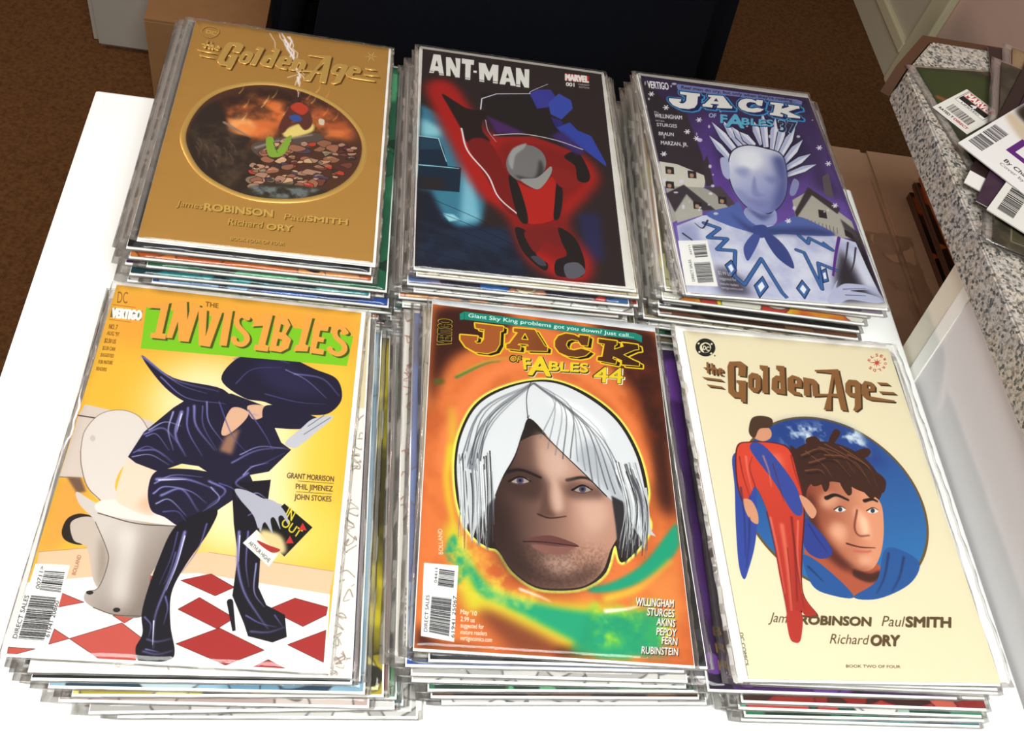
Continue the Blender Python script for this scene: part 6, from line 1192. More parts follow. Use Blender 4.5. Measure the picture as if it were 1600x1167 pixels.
('f',[[73,176.1,93.3,164.6,91.6,179.6,82.4,201.2,77.6,219.1,80.5,237.9,85.5,252.5,83.4,257.8,69.4,259.8,64.8,252.5,66.7,243.7,63.8,229.9,66.3,202.7]],'15121f',0,1,1),
('f',[[99.7,145.8,122.8,141.2,123.1,171.3,123.5,192.4,125.1,212.5,131.1,223,142.2,228.1,144.9,241.1,137.4,244.7,123.5,241.9,120.2,234.7,111.3,218.6,110.6,193.6,105.1,173]],'15121f',0,0,1),
('s',[110.5,222.3,115.4,239.3],'15121f',3.5,1.8,0,1,1,0),
('f',[[84.3,143.1,93.7,132,107.4,130.6,103.1,144.1]],'f2efe8',1,0,0),
('f',[[100.9,88.4,111.8,87.2,111.8,95.4,105.4,98]],'e3b596',0,1,1),
('f',[[87.6,109.3,91.2,91.1,102,93,99.7,101.8,91.4,111.9]],'e3b596',0,1,1),
('f',[[88.6,123.7,90.7,112.9,98.7,105.9,96.6,125.8]],'c08a68',2,0,.8),
('f',[[81.2,69.5,89.1,50.7,105.7,41.8,122.8,45.9,140.2,53.4,155.9,59.7,160.8,75.1,154.4,87.1,144.1,90.5,128.1,90.1,111.4,84,97.8,82.3]],'1d1a35',0,1,1),
('f',[[101.8,53.6,117.9,50.7,135.6,62.1,147.7,73.3,126.4,75.8,109.2,67.9]],'2c2650',6,1,.8),
('f',[[111.8,87.2,127.7,87,152.5,95.3,139.9,101.4,124.4,103.1,113.7,101.2]],'1d1a35',0,1,1),
('s',[28.1,57.5,51.3,73.4,81.5,79.3],'8886c8',1,.3,.5,1,1,0),
('s',[61,97.6,60.3,114.7,69.5,130.1],'8886c8',2.2,.3,.5,1,1,0),
('s',[67.8,92.1,71.8,107.3,86.1,123.9],'8886c8',1.6,.3,.5,1,1,0),
('s',[41.7,116.7,52,111,62.7,120.5],'8886c8',1.2,.3,.5,1,1,0),
('s',[40.4,128.8,51.4,127.6,62.9,135.2],'8886c8',1,.3,.5,1,1,0),
('s',[97.5,131.6,111.2,121.3,128.7,117],'8886c8',1,.3,.5,1,1,0),
('s',[55.4,147.5,72.3,145.8,90.6,151],'8886c8',2.2,.3,.5,1,1,0),
('s',[59.9,158.2,71.2,152.9,83.4,167],'8886c8',1.6,.3,.5,1,1,0),
('s',[86,145.8,96.9,151.8,87.8,163.8],'8886c8',1.4,.3,.5,1,1,0),
('s',[78,180.9,76.6,201.7,73.8,216.9,71.4,234,74,252.2],'8886c8',1.8,.3,.5,1,1,0),
('s',[69.6,246.9,75.3,248,82.7,245.8],'8886c8',.7,.3,.5,1,1,0),
('s',[68.8,253.8,76.7,255,84.6,252.5],'8886c8',.7,.3,.5,1,1,0),
('s',[109,178,111.3,198.7,117.4,215.7,127.4,229.4,134.1,237.1],'8886c8',1.6,.3,.5,1,1,0),
('s',[124.2,239.1,134.4,238.9,143.5,235.2],'8886c8',.7,.3,.5,1,1,0),
('s',[86.6,52.1,100.7,45.2,123.4,51],'8886c8',.9,.3,.5,1,1,0),
('s',[127.1,59.1,146.4,60.8,159.1,73.6],'8886c8',.9,.3,.5,1,1,0),
('s',[108.5,137.8,102.1,145.6,110.3,150.4],'8886c8',1.2,.3,.5,1,1,0),
('s',[104.9,94.3,108.9,94.8],'8886c8',.5,.3,.5,1,1,0),
('s',[30.1,57.9,54.4,76,73.9,81.8],'8886c8',.65,.2,.3,1,1,0),
('s',[43.1,72.4,61.6,86.5,86.9,88.4],'8886c8',.78,.2,.3,1,1,0),
('s',[43.2,118,49.1,115.9,58.8,126.8],'8886c8',.78,.2,.3,1,1,0),
('s',[44,113.4,52.3,106.4,63,108.3],'a4a4dc',1.04,.2,.3,1,1,0),
('s',[38.2,130.5,45.9,125.2,57.2,131.4],'6c6ab0',.91,.2,.3,1,1,0),
('s',[38.1,133.4,48.3,130.9,60.7,136.9],'a4a4dc',.78,.2,.3,1,1,0),
('s',[55.9,98.2,55.5,112.2,61.3,126.6],'a4a4dc',1.17,.2,.3,1,1,0),
('s',[64.3,94.1,67.3,110.9,79.4,129.1],'6c6ab0',1.56,.2,.3,1,1,0),
('s',[75,88.1,78.9,103.4,90.2,117.5],'8886c8',1.04,.2,.3,1,1,0),
('s',[73,91.6,76.1,106.8,87.4,123.8],'6c6ab0',.78,.2,.3,1,1,0),
('s',[82.7,87.3,94.3,111,106.6,124.7],'5a58a0',.78,.2,.3,1,1,0),
('s',[101.8,91.5,114.7,108.8,121.3,120.2],'5a58a0',.91,.2,.3,1,1,0),
('s',[101.6,125.3,113.4,118,131.4,118.2],'a4a4dc',.78,.2,.3,1,1,0),
('s',[109.1,133.3,117.5,129.5,129.1,120.9],'5a58a0',.91,.2,.3,1,1,0),
('s',[105.7,139.5,110.4,133.2,120,129.3],'a4a4dc',.91,.2,.3,1,1,0),
('s',[54.7,150.4,64.5,143.7,81.8,143.4],'8886c8',1.04,.2,.3,1,1,0),
('s',[55.4,157.3,61.2,152,76.3,153.8,87.3,161.1],'8886c8',1.3,.2,.3,1,1,0),
('s',[58.2,163.9,65.3,160.5,76.8,170.3],'a4a4dc',1.04,.2,.3,1,1,0),
('s',[63.2,168.9,71.5,168.1,77.5,174.3],'5a58a0',.91,.2,.3,1,1,0),
('s',[87.9,149.9,94.1,157.6,85.8,166.7],'a4a4dc',.91,.2,.3,1,1,0),
('s',[92.3,146.6,101.5,149.9,105,156.6],'5a58a0',.91,.2,.3,1,1,0),
('s',[74,181.3,73.4,196.9,69.9,214.8],'5a58a0',.78,.2,.3,1,1,0),
('s',[89.6,174.5,87.5,190.5,81,206.4],'6c6ab0',.91,.2,.3,1,1,0),
('s',[75.2,194.2,74.1,207,72.4,214.6],'6c6ab0',.65,.2,.3,1,1,0),
('s',[74.7,221.7,77.2,228.7,76.8,238.2],'6c6ab0',1.04,.2,.3,1,1,0),
('s',[65.9,234.4,70.1,238.8,70.4,245.7],'6c6ab0',.91,.2,.3,1,1,0),
('s',[70.1,252.5,77.6,253.8],'8886c8',.78,.2,.3,1,1,0),
('s',[114.2,177.5,116,198.2,119.8,213],'6c6ab0',1.17,.2,.3,1,1,0),
('s',[121.8,197.7,123.1,215.2,130.1,224.3],'a4a4dc',.91,.2,.3,1,1,0),
('s',[120.6,229.9,129.2,234,138.5,235.6],'6c6ab0',.91,.2,.3,1,1,0),
('s',[136.5,228.6,141.9,235.3],'6c6ab0',.78,.2,.3,1,1,0),
('s',[108.7,156.2,115.4,151.3,122.1,154.9],'a4a4dc',1.17,.2,.3,1,1,0),
('s',[112.7,166.9,118.3,163.6,122.7,168.6],'6c6ab0',.78,.2,.3,1,1,0),
('s',[90.9,71.7,99.9,58.9,118.4,55],'5a58a0',.65,.2,.3,1,1,0),
('s',[110.5,77.6,132.4,81.6,151.1,81.1],'5a58a0',.65,.2,.3,1,1,0),
('s',[121.3,56.4,135.8,63.1,150.7,76.2],'a4a4dc',.52,.2,.3,1,1,0),
('s',[78.5,183.5,77.3,201.7,74.4,218.1],'e4e4f6',.8,.2,0,1,1,0),
('s',[71.2,236.3,73.3,250],'e4e4f6',.8,.2,0,1,1,0),
('s',[61.3,99.2,60.8,113.1],'e4e4f6',.9,.2,0,1,1,0),
('s',[56.7,147.9,72.4,146],'e4e4f6',.9,.2,0,1,1,0),
('s',[109.8,180.6,111.6,197.4],'e4e4f6',.7,.2,0,1,1,0),
('f',[[128.2,113.4,136.8,101.7,144.3,93,156.8,90.1,146.7,103.7,139.8,112.2,134.4,117]],'c9c9d2',0,1,1),
('s',[139.1,106.1,154.8,91.2],'6c6c7c',.5,.5,0,1,1,0),
('s',[141,99.7,150.6,89.8],'6c6c7c',.5,.5,0,1,1,0),
('f',[[102.3,149.8,110.3,150.4,120.9,155,133.8,159.3,129.5,168.5,125.8,173.7,120.9,176.9,115.6,166.6,106.2,156.5]],'b8b8c6',0,1,1),
('s',[121.2,157.8,122.2,174.1],'5c5c70',.5,.5,0,1,1,0),
('s',[116.4,158.2,126.5,169.6],'5c5c70',.5,.5,0,1,1,0),
('f',[[133.1,157,151.8,171.6,137.4,192.1,119,176]],'121212',0,0,1),
('f',[[119,176,134.7,189.2,129.3,199.2,112.2,185.3]],'f4f0ea',0,0,1),
('f',[[121.3,175.8,133.4,178.5,138.1,188.3,133.7,190.5,123.4,182.6]],'e8d29a',2,1,1),
('f',[[120.4,182.9,127.3,185.5,134.5,187.9,130.2,190.2,122.7,185.9]],'b03a34',0,1,1),
('t','IN',[134.4,165.7],[138.7,168.4],[136.4,159.2],'e8d23c',1),
('t','OUT',[132.5,171.5],[144,179.4],[134.8,166.4],'e8d23c',1),
('f',[[145.6,168.9,148.6,173.9,143.7,174.2]],'d23232',0,0,1),
('f',[[139.1,178.2,141.9,183.1,136.9,183.7]],'d23232',0,0,1),
('t','ARTHUR HIGHE',[115.5,185.6],[128.8,196.8],[116.5,183.3],'404040',0),
('f',[[112.4,158.2,120.8,154.7,128.3,156.7,135.1,164,137.2,171,133,165.5,130.8,167.1,132.9,174.7,128.4,167.3,126.3,168.8,128.6,177.7,122.9,170.4,121.5,177,119.1,172.1,116.2,164.5]],'b8b8c6',0,1,1),
('t','GRANT MORRISON',[132.4,139],[161.5,138.8],[132.3,135.2],'54402c',1),
('t','PHIL JIMENEZ',[138.7,146.2],[161.5,145.8],[138.5,142.5],'54402c',1),
('t','JOHN STOKES',[138.7,153.5],[161.3,153.1],[138.5,149.8],'54402c',1),
('s',[139.4,140.5,161.6,140.1],'54402c',.35,.35,0,1,1,0),
('s',[139.3,148.1,161.4,147.7],'54402c',.35,.35,0,1,1,0),
('f',[[22.8,16.3,163.9,21.8,161.8,48.1,26.3,51.4]],'84cc22',0,0,1),
('f',[[32.4,13,38.6,10.5,39.1,38.3,41.8,38.6,41.9,43,32,43.1,31.8,38.6,34.5,38.8,33.9,17.6,24.6,18.2]],'4a5a14',0,0,1),
('f',[[42.9,9.6,49.6,7.8,53,24.7,52.8,8.6,59.1,10.3,57,43.1,50.3,43.2,47.1,27,45.9,41.6,42.1,41.6]],'4a5a14',0,0,1),
('f',[[58.1,12,64.2,14,67,37,68.7,14.3,74.8,13.9,71.4,45.5,63.8,45.1]],'4a5a14',0,0,1),
('f',[[75.7,11.8,81.3,11.4,82,43.3,77,43.3]],'4a5a14',0,0,1),
('f',[[111.1,12.9,118.2,13.1,121.7,19.4,119.5,27.6,123.7,31.8,122.6,39.6,118,43.6,109.8,43.2],[115.2,19.1,117.9,20.8,116.9,26.5,114.9,26.3],[114.7,32.2,117.7,33.1,116.4,38.6,114.3,38.5]],'4a5a14',0,0,1),
('f',[[130.8,9.8,136.1,10,133.6,34.6,136.1,35.5,135.7,40.6,126,41.4,127.1,36,129,35.4]],'4a5a14',0,0,1),
('f',[[137.5,14.3,148.1,16,147.6,21.3,142.5,21.2,142.1,26.8,145.9,27.1,145.6,31.4,141.7,31.1,141.2,37,146.8,37.4,146.6,41.9,137,41.5]],'4a5a14',0,0,1),
('f',[[102,10.3,108.7,11.6,107,38.5,109.5,39.4,109.3,44.3,99.8,44,100.2,39.3,102.2,39.4,103.3,22.7,95.2,24.3]],'4a5a14',0,0,1),
('s',[92.2,17.7,87.8,15.7,85,19.3,86.7,25.1,93,31.9,94.2,37,91.5,40.7,87.1,39.4,85.2,35.5],'4a5a14',3.9,3.9,0,1,1,0),
('s',[160.3,20.5,156.2,16.3,152.6,19.1,153.6,25.3,159.4,30.9,160.4,36.5,156.7,40.1,151.9,38.5,150.1,35.2],'4a5a14',3.9,3.9,0,1,1,0),
('f',[[30.7,11.7,36.9,9.3,37.4,37.1,40.1,37.4,40.2,41.9,30.3,41.9,30.1,37.4,32.8,37.6,32.2,16.4,22.9,16.9]],'f0aa4a',0,0,1),
('f',[[41.2,8.4,47.9,6.5,51.3,23.5,51.1,7.4,57.4,9,55.4,42,48.6,42,45.4,25.8,44.3,40.4,40.4,40.5]],'f0aa4a',0,0,1),
('f',[[56.4,10.8,62.5,12.7,65.4,35.8,67,13.1,73.1,12.6,69.7,44.3,62.2,43.9]],'f0aa4a',0,0,1),
('f',[[74,10.6,79.7,10.2,80.3,42.1,75.4,42.1]],'f0aa4a',0,0,1),
('f',[[109.4,11.6,116.6,11.8,120.1,18.1,117.8,26.4,122,30.5,121,38.4,116.4,42.4,108.2,42],[113.6,17.9,116.3,19.6,115.2,25.3,113.2,25.1],[113.1,31,116.1,31.9,114.8,37.4,112.7,37.3]],'f0aa4a',0,0,1),
('f',[[129.1,8.6,134.4,8.7,132,33.4,134.5,34.3,134.1,39.4,124.4,40.2,125.5,34.8,127.4,34.2]],'f0aa4a',0,0,1),
('f',[[135.9,13.1,146.5,14.8,146,20.1,140.8,20,140.5,25.6,144.3,25.9,144,30.2,140.1,29.9,139.6,35.8,145.2,36.2,145,40.7,135.4,40.4]],'f0aa4a',0,0,1),
('f',[[100.3,9.1,107,10.3,105.4,37.3,107.9,38.2,107.7,43.1,98.2,42.8,98.5,38.1,100.6,38.2,101.6,21.5,93.6,23.1]],'f0aa4a',0,0,1),
('s',[90.5,16.5,86.2,14.5,83.3,18.1,85.1,23.9,91.4,30.7,92.6,35.8,89.9,39.5,85.4,38.2,83.6,34.3],'f0aa4a',3.9,3.9,0,1,1,0),
('s',[158.7,19.3,154.5,15,151,17.9,152,24.1,157.8,29.7,158.8,35.3,155.1,38.9,150.3,37.3,148.5,34],'f0aa4a',3.9,3.9,0,1,1,0),
('f',[[148.9,10.9,162.5,23.6,161.2,37.8,146.3,36.6]],'f4c24c',0,0,0),
('t','THE',[60.9,10],[69.7,10.5],[60.4,5.8],'7a5212',1),
('t','DC',[3.6,15.6],[10.1,15.1],[2.1,5.8],'9a6428',0),
('s',[1.3,17.5,16,17.9],'9a6428',.4,.4,0,1,1,0),
('s',[1.8,30.3,15.8,30.7],'9a6428',.4,.4,0,1,1,0),
('f',[[1.2,20.1,21.2,20.2,21.9,28.4,1.8,28.3]],'f6f2ea',0,0,1),
('f',[[1.2,20.1,21.2,20.2,21.9,28.4,1.8,28.3]],'7a6a58',0,0,1),
('t','VERTIGO',[2.8,28.3],[21.4,27.9],[2,20.6],'fffdf6',3),
('t','NO. 7',[3.1,38.1],[8.4,38.2],[2.9,34.1],'8a5a1e',1),
('t',"AUG '97",[3,43.3],[10.7,43.6],[2.8,40],'8a5a1e',1),
('t','$2.50 US',[2.8,49.6],[10,49.8],[2.6,46.1],'8a5a1e',1),
('t','$3.50 CAN',[3,55.6],[10.8,55.7],[2.8,52.5],'8a5a1e',1),
('t','SUGGESTED',[2.9,61.2],[11.1,61.1],[2.9,58.4],'8a5a1e',1),
('t','FOR MATURE',[3.1,66.9],[11.7,66.6],[2.9,64],'8a5a1e',1),
('t','READERS',[2.9,72.2],[9.2,72.3],[2.8,69.5],'8a5a1e',1),
('f',[[1.2,207.2,19.6,206.8,19.6,254.9,.6,254.4]],'fbfaf8',0,0,1),
('b',[3.9,225.9,17.1,226.3,17,251,3.8,250.8],34,3,'1c1c20'),
('b',[7,211.1,18,211.2,18.7,223.5,7.3,222.7],14,5,'1c1c20'),
('t','DIRECT SALES',[3.1,250.7],[3,226.3],[.8,250.3],'202020',0),
('t','61941 20860',[19.2,249.1],[19.2,228.3],[16.9,248.7],'202020',0),
('t','00711>',[7.1,222.1],[6.3,208.6],[5,221.7],'202020',0),
('t','BOLLAND',[23.9,212.5],[24.3,200.5],[21.8,212.1],'9a5040',0)],
'E':[('f',[[-2,-2,170,-2,170,261,-2,261]],'e27c3e',0,0,1),
('n',[-19.2,-.5,210.1,2.7,170.9,267.2,-1.9,270.1],'b04c20',.5,26,2,0,0,.5,3),
('f',[[-.7,11.8,55.8,6.9,49.8,26.4,18.2,48.8,7.6,70.8,1.8,94.4,-2.2,94.9]],'3c160e',7,1,1),
('f',[[120,.9,170.3,8.6,172.8,143.6,173.3,160.6,156.3,156.8,156.5,106.4,150.4,68.3,129.6,36.5]],'3c160e',9,0,1),
('f',[[148.8,22.9,169,19.9,169.8,101.7,161.1,102.7,153.7,64.5]],'3a140c',3,0,1),
('f',[[132.2,2.9,170.3,8.6,172.8,143.6,169.8,166.5,159,145.1,158.5,106.2,153,71.3]],'3c160e',7,0,.95),
('n',[64.9,5.5,170.3,8.6,169.8,101.7,152.6,103.8,129.9,32.8],'8a3414',.42,14,4,4,0,.5,3),
('s',[13.1,138.7,18.5,104.9,38.5,66.5,70.1,46.7,105,50.5,132.5,74,146.5,107.6,150.7,134.4],'ee864a',12,5,5,1,1,0),
('f',[[-1.3,243.5,13,254.7,33.7,256.2,70.5,264.2,65.8,266.8,-1.4,261.4]],'42180e',5,1,1),
('f',[[35.6,230.8,61.6,237.9,84.9,251.9,103,263.8,72.8,264.1,49.8,250.4]],'8a4426',6,1,1),
('f',[[82.4,254.4,99.1,250.7,112.4,263,89,263.8]],'5a2412',4,1,1),
('s',[17,123.4,15.1,149.9,21.1,184.8,19.1,198],'e2d432',4,2,3,1,1,0),
('s',[20.1,65.7,41.2,50.7,70.2,41.4],'b6cc3c',2,1,2,1,.7,0),
('s',[18.7,67.6,38.3,53.6,49.8,49.5],'3c7a3c',2.2,.6,1,1,.8,0),
('f',[[10.5,72,10,73.4,8.6,74.6,6.7,75.2,4.8,75.1,3.3,74.3,2.7,73.1,3.2,71.7,4.6,70.5,6.5,69.9,8.4,70,9.9,70.8]],'5c5a20',2,1,1),
('f',[[14.8,182.8,23.5,181.9,40.1,213.4,71.5,225.1,120.1,225.5,153.6,234.4,137.3,249.8,122.2,257.8,94.2,253.4,66.3,242.1,42.7,232.5,30.9,235.9,22,212.7]],'d8cc34',6,1,1),
('f',[[15.4,92.6,18.1,92.3,22.1,134.7,15.6,135.4]],'d8cc34',4,0,.8),
('f',[[25.6,194.7,42.6,218.1,73.8,227.3,105.1,230.4,136.8,231.2,149,241.9,136.9,253.2,112.8,257.5,94.4,248.8,73.5,239.1,52.2,229.3,35.4,221.2]],'1ea478',3.5,1,1),
('f',[[104.9,214.7,121.4,209.4,143,194.6,167.9,164.5,166.1,183.1,147.2,203.1,126,214.2,108.4,217.3]],'18a07a',2,1,1),
('s',[115.5,221.1,138.8,211.5,161.4,191.5],'e2cc40',4,2,3,1,1,0),
('f',[[138.8,211.5,165,193.7,163.5,233.6,150.3,220.3]],'e89048',6,0,.8),
('n',[105.5,224.4,160.7,216.9,156.7,248.1,103.7,252.6],'a8d83c',.85,9,7,4,0,.5,3),
('n',[105.2,229.2,154.7,224.8,151,255.4,89.2,260.5],'1a9a70',.8,10,9,4,0,.5,3),
('n',[21,182.2,71.6,217.8,71.2,237,25.9,222.1],'f2e050',.6,8,11,4,0,.5,3),
('s',[115,228.8,127.4,226.8,137.5,223.9],'f6f4e4',2.4,.6,1,1,1,0),
('s',[61.9,218.7,74,222.5,81.1,225.4],'f6f4e4',1.6,.4,1,1,1,0),
('n',[14.1,195.9,21.1,184.8,30.4,211.9,22.2,220.1],'1ea07a',.9,7,13,2,0,.5,3),
('s',[72.7,62.9,92.9,61.8,115.4,71.3,134.2,88.6,145.9,113.9,149.9,141.8,146.9,157.8,148.9,168.7,141.7,182.9,127.6,196.1,124,184.7,116.9,203.5,103.7,214.1,88.7,217.7,71.7,217.1,57.6,208,48.6,195,42.4,193,34.9,188.6,27.2,178.9,21.6,160.4,19.5,135,22.3,112.1,31.8,88.9,48.4,73.6],'eef06a',3.2,3.2,.6,1,1,1),
('f',[[72.7,62.9,92.9,61.8,115.4,71.3,134.2,88.6,145.9,113.9,149.9,141.8,146.9,157.8,148.9,168.7,141.7,182.9,127.6,196.1,124,184.7,116.9,203.5,103.7,214.1,88.7,217.7,71.7,217.1,57.6,208,48.6,195,42.4,193,34.9,188.6,27.2,178.9,21.6,160.4,19.5,135,22.3,112.1,31.8,88.9,48.4,73.6]],'241a18',0,1,1),
('g',[38.2,158.6,47.2,131.7,77.2,106.8,112,124,129.1,148.4,129.8,170.7,121.2,187.6,115,202.5,103.8,212.8,88.8,216.4,71.7,215.9,57.7,206.8,47.8,192.5,41,177.4],'301e1c',[43.4,169],'c0907c',[105.3,167.8],1,0),
('f',[[74.4,107.2,88,111.7,95.4,129,86.8,141.7,76.3,137.1]],'d8b09c',5,1,.7),
('f',[[99.6,151.7,120.8,152.2,121.9,171.5,108.1,183.7,98.4,174]],'c49a88',6,1,.8),
('f',[[49.8,194.8,67.1,203.3,91.8,206,114.9,196.1,106.3,212.1,88.8,216.4,71.7,215.9,57.7,206.8]],'4c322c',6,1,.75),
('f',[[52.5,137,76.3,137.1,78.7,148.4,73.2,157.5,55,152.5]],'3a2622',5,1,.7),
('f',[[96.2,140.6,118.7,143.9,115.4,152.8,94.3,152.3]],'4a322c',4,1,.6),
('s',[49.8,140.2,63.1,136,77.3,140.5],'1a1010',2.6,1.6,.5,1,1,0),
('s',[94.4,140.3,107.1,137.3,119.8,144],'1a1010',2.4,1.4,.5,1,1,0),
('f',[[69.3,143.1,68.4,144.4,66.1,145.5,62.9,146.2,59.8,146.2,57.5,145.6,56.6,144.6,57.5,143.3,59.8,142.2,63,141.5,66.2,141.5,68.5,142.1]],'a89890',0,1,1),
('f',[[65.3,143.6,65,144.9,64.1,146,62.9,146.4,61.7,146.2,60.9,145.4,60.6,144.1,60.9,142.8,61.8,141.7,63,141.3,64.2,141.5,65,142.3]],'4c4866',0,1,1),
('f',[[64,143.7,63.9,144.3,63.5,144.8,62.9,145,62.4,144.9,62,144.5,61.9,144,62,143.4,62.4,142.9,63,142.7,63.5,142.8,63.9,143.2]],'121018',0,1,1),
('s',[55.6,145.3,63,141,70.3,143.9],'140c0e',1.5,.9,0,1,1,0),
('s',[56.6,146,62.9,147,69.3,144.9],'5a3a34',.7,.4,0,1,1,0),
('f',[[110.6,145.3,109.8,146.6,107.5,147.7,104.6,148.3,101.7,148.3,99.6,147.7,98.8,146.7,99.7,145.4,101.9,144.3,104.9,143.7,107.8,143.7,109.9,144.3]],'a89890',0,1,1),
('f',[[107.1,145.7,106.7,147.1,105.8,148.1,104.6,148.6,103.4,148.4,102.6,147.5,102.3,146.3,102.7,144.9,103.6,143.9,104.9,143.4,106.1,143.6,106.9,144.5]],'4c4866',0,1,1),
('f',[[105.8,145.9,105.6,146.5,105.2,147,104.6,147.2,104.1,147.1,103.8,146.7,103.6,146.1,103.8,145.5,104.2,145.1,104.8,144.9,105.3,144.9,105.7,145.3]],'121018',0,1,1),
('s',[97.7,147.4,104.9,143.1,111.6,146.1],'140c0e',1.5,.9,0,1,1,0),
('s',[98.8,148.1,104.5,149.2,110.5,147.1],'5a3a34',.7,.4,0,1,1,0),
('f',[[42.2,169.2,53.7,162.4,62.3,188.4,71.9,207.9,62,211.3,48.6,195]],'2c1a18',8,1,.6),
('f',[[79.6,118.8,93.1,120.2,100.6,134.3,89.5,141.4,81.7,136.5]],'e0c0b0',6,1,.55),
('f',[[102,157.1,118,153.9,119.7,166.3,108.7,175.6]],'dcb4a0',5,1,.7),
('f',[[77.2,196,92.2,195.7,96.9,202.9,84.3,206.7]],'d8b4a4',5,1,.45),
('n',[49.8,192.3,118.1,187.9,108.8,211.8,71.7,216.6],'2c1c18',.28,1.2,3,7,1,.5,3),
('f',[[75.6,162.8,80,148.2,82.1,162.1,85.8,167.7,75.5,168.3]],'5a3c34',2,1,.7),
('f',[[84.8,139,89.8,147.1,91.3,161.1,85.9,164.4,83.2,153.5]],'e0bcaa',3,1,.8),
('s',[74.2,167.1,81.9,169.2,93.1,166.9],'2c1a18',1,.6,.4,1,1,0),
('f',[[66.1,186.2,75.1,182.3,85.3,181.8,100.3,187.1,85,188.7]],'6a3e3a',0,1,1),
('f',[[69.9,188.7,85,188.7,97.7,187.9,87.3,194.2,74.8,192.8]],'8c5c54',.6,1,1),
('s',[64.4,187.1,77.5,186.3,100.3,187.4],'2a1414',.8,.5,0,1,1,0),
('f',[[72.1,64.6,92.8,63.9,114.1,73.8,132.3,90.4,143.6,114.8,147.7,142,146.9,157.8,140.4,169.6,133.2,162.1,121,149.3,106,133.6,87.9,114.8,70.6,95.1,64.8,108.4,59.2,125.8,51.1,142.9,45.2,160.6,42.2,174.6,34.5,170,27,173.5,23.1,158.9,21.1,134.8,23.9,112.8,33.2,90.3,49.2,75.4]],'dfe2e6',0,1,1),
('f',[[113,108.6,132.8,136.4,144.2,158.1,135.6,164.6,118.7,143.9,101,125.3]],'9aa0aa',5,1,.55),
('f',[[26.1,137.1,31.5,118.6,35.6,158.8,32.5,170.2,26.8,165.4]],'a2a8b0',4,1,.6),
('f',[[83.8,73.8,108.9,83.7,124.5,104.1,102.5,97.4]],'f6f8fa',5,1,1),
('s',[72.4,65.3,37,92,23.4,133.3],'3a3c44',.2,.75,.2,1,.85,0),
('s',[71,65.5,38.7,101,24.9,149.9],'3a3c44',.2,.75,.2,1,.85,0),
('s',[74.9,64.9,37.5,92.4,25.5,133.9],'3a3c44',.2,.75,.2,1,.85,0),
('s',[73.5,65.1,36.8,106.2,27.2,158.5],'3a3c44',.2,.75,.2,1,.85,0),
('s',[73,65.2,39.9,101.1,28,149.9],'7c8088',.2,.75,.2,1,.85,0),
('s',[73.9,65.1,39.8,101.9,29.1,151.4],'3a3c44',.2,.75,.2,1,.85,0),
('s',[74.4,65,39.7,93.2,29.7,135.3],'3a3c44',.2,.75,.2,1,.85,0),
('s',[73.8,65.1,42.3,102.7,31.2,153.1],'7c8088',.2,.75,.2,1,.85,0),
('s',[72.7,65.2,42.9,95,31.9,139.1],'7c8088',.2,.75,.2,1,.85,0),
('s',[71.4,65.4,40.4,106.7,33.3,159.6],'3a3c44',.2,.75,.2,1,.85,0),
('s',[73.4,65.1,41.3,108.6,34.4,163.1],'3a3c44',.2,.75,.2,1,.85,0),
('s',[72.3,65.3,43,97.7,35.1,143.6],'3a3c44',.2,.75,.2,1,.85,0),
('s',[73.6,65.1,89,76.3,77,110.4],'7c8088',.2,.75,.2,1,.85,0),
('s',[73.6,65.1,88.1,80.9,82,118],'7c8088',.2,.75,.2,1,.85,0),
('s',[74.5,65,92.6,82.9,87.1,122.3],'7c8088',.2,.75,.2,1,.85,0),
('s',[74.2,65,95.2,84.2,92.2,124.7],'3a3c44',.2,.75,.2,1,.85,0),
('s',[74.3,65,99.9,83.4,97.4,123.8],'3a3c44',.2,.75,.2,1,.85,0),
('s',[72.5,65.3,98.7,84.9,102.5,125.6],'7c8088',.2,.75,.2,1,.85,0),
('s',[74.4,65,100.8,88.6,107.4,132.2],'7c8088',.2,.75,.2,1,.85,0),
('s',[73.8,65.1,104.5,92.7,112,140.1],'3a3c44',.2,.75,.2,1,.85,0),
('s',[72.9,65.2,110,96.3,116.7,147.3],'7c8088',.2,.75,.2,1,.85,0),
('s',[73.3,65.2,108.4,95.4,122,144.7],'3a3c44',.2,.75,.2,1,.85,0),
('s',[73.4,65.1,111.6,96.8,126.9,147.5],'3a3c44',.2,.75,.2,1,.85,0),
('s',[72.2,65.3,117.8,97.6,131.9,149.8],'7c8088',.2,.75,.2,1,.85,0),
('s',[72.7,65.2,118,105.5,135.7,163.4],'3a3c44',.2,.75,.2,1,.85,0),
('s',[73.1,65.2,121.1,106,140.7,164.5],'3a3c44',.2,.75,.2,1,.85,0),
('f',[[21.1,137.7,41.9,141.1,46.7,157.6,43.7,171.7,42.3,179.9,41.4,195.7,39,182.9,36.4,193.6,34.2,180.8,31.9,191.5,29.6,177.3,27.3,184.1,23.9,168.4]],'cfd3d8',0,0,1),
('f',[[39.6,166.7,46.7,157.6,44.2,177,41.9,196.2,39.3,182.9,36.4,193.6,34.7,180.7]],'3c393c',1,0,1),
('f',[[135,142,149.3,140.4,149.4,154.7,149.1,171.4,152.3,175.9,146.2,174.4,143.5,185.4,141.2,177.1,138,172.5,134.8,159.1]],'c8ccd2',0,0,1),
('f',[[124.2,149,134,153.6,136.4,170,141.2,177.1,137.2,191.8,135.9,183.5,130,197.1,129.4,186.8,125.8,192.9,125.6,171.1]],'2e2b30',.6,0,1),
('s',[43.1,128.1,44.4,157.9,45.1,189.4],'5a5c62',.9,.2,0,1,.9,0),
('s',[142.2,135,148.3,154.8,144.5,184.6],'c8ccd0',.9,.2,0,1,.9,0),
('s',[22.4,143.1,23.9,160.2,23.9,185.8],'dcdfe3',.9,.2,0,1,.9,0),
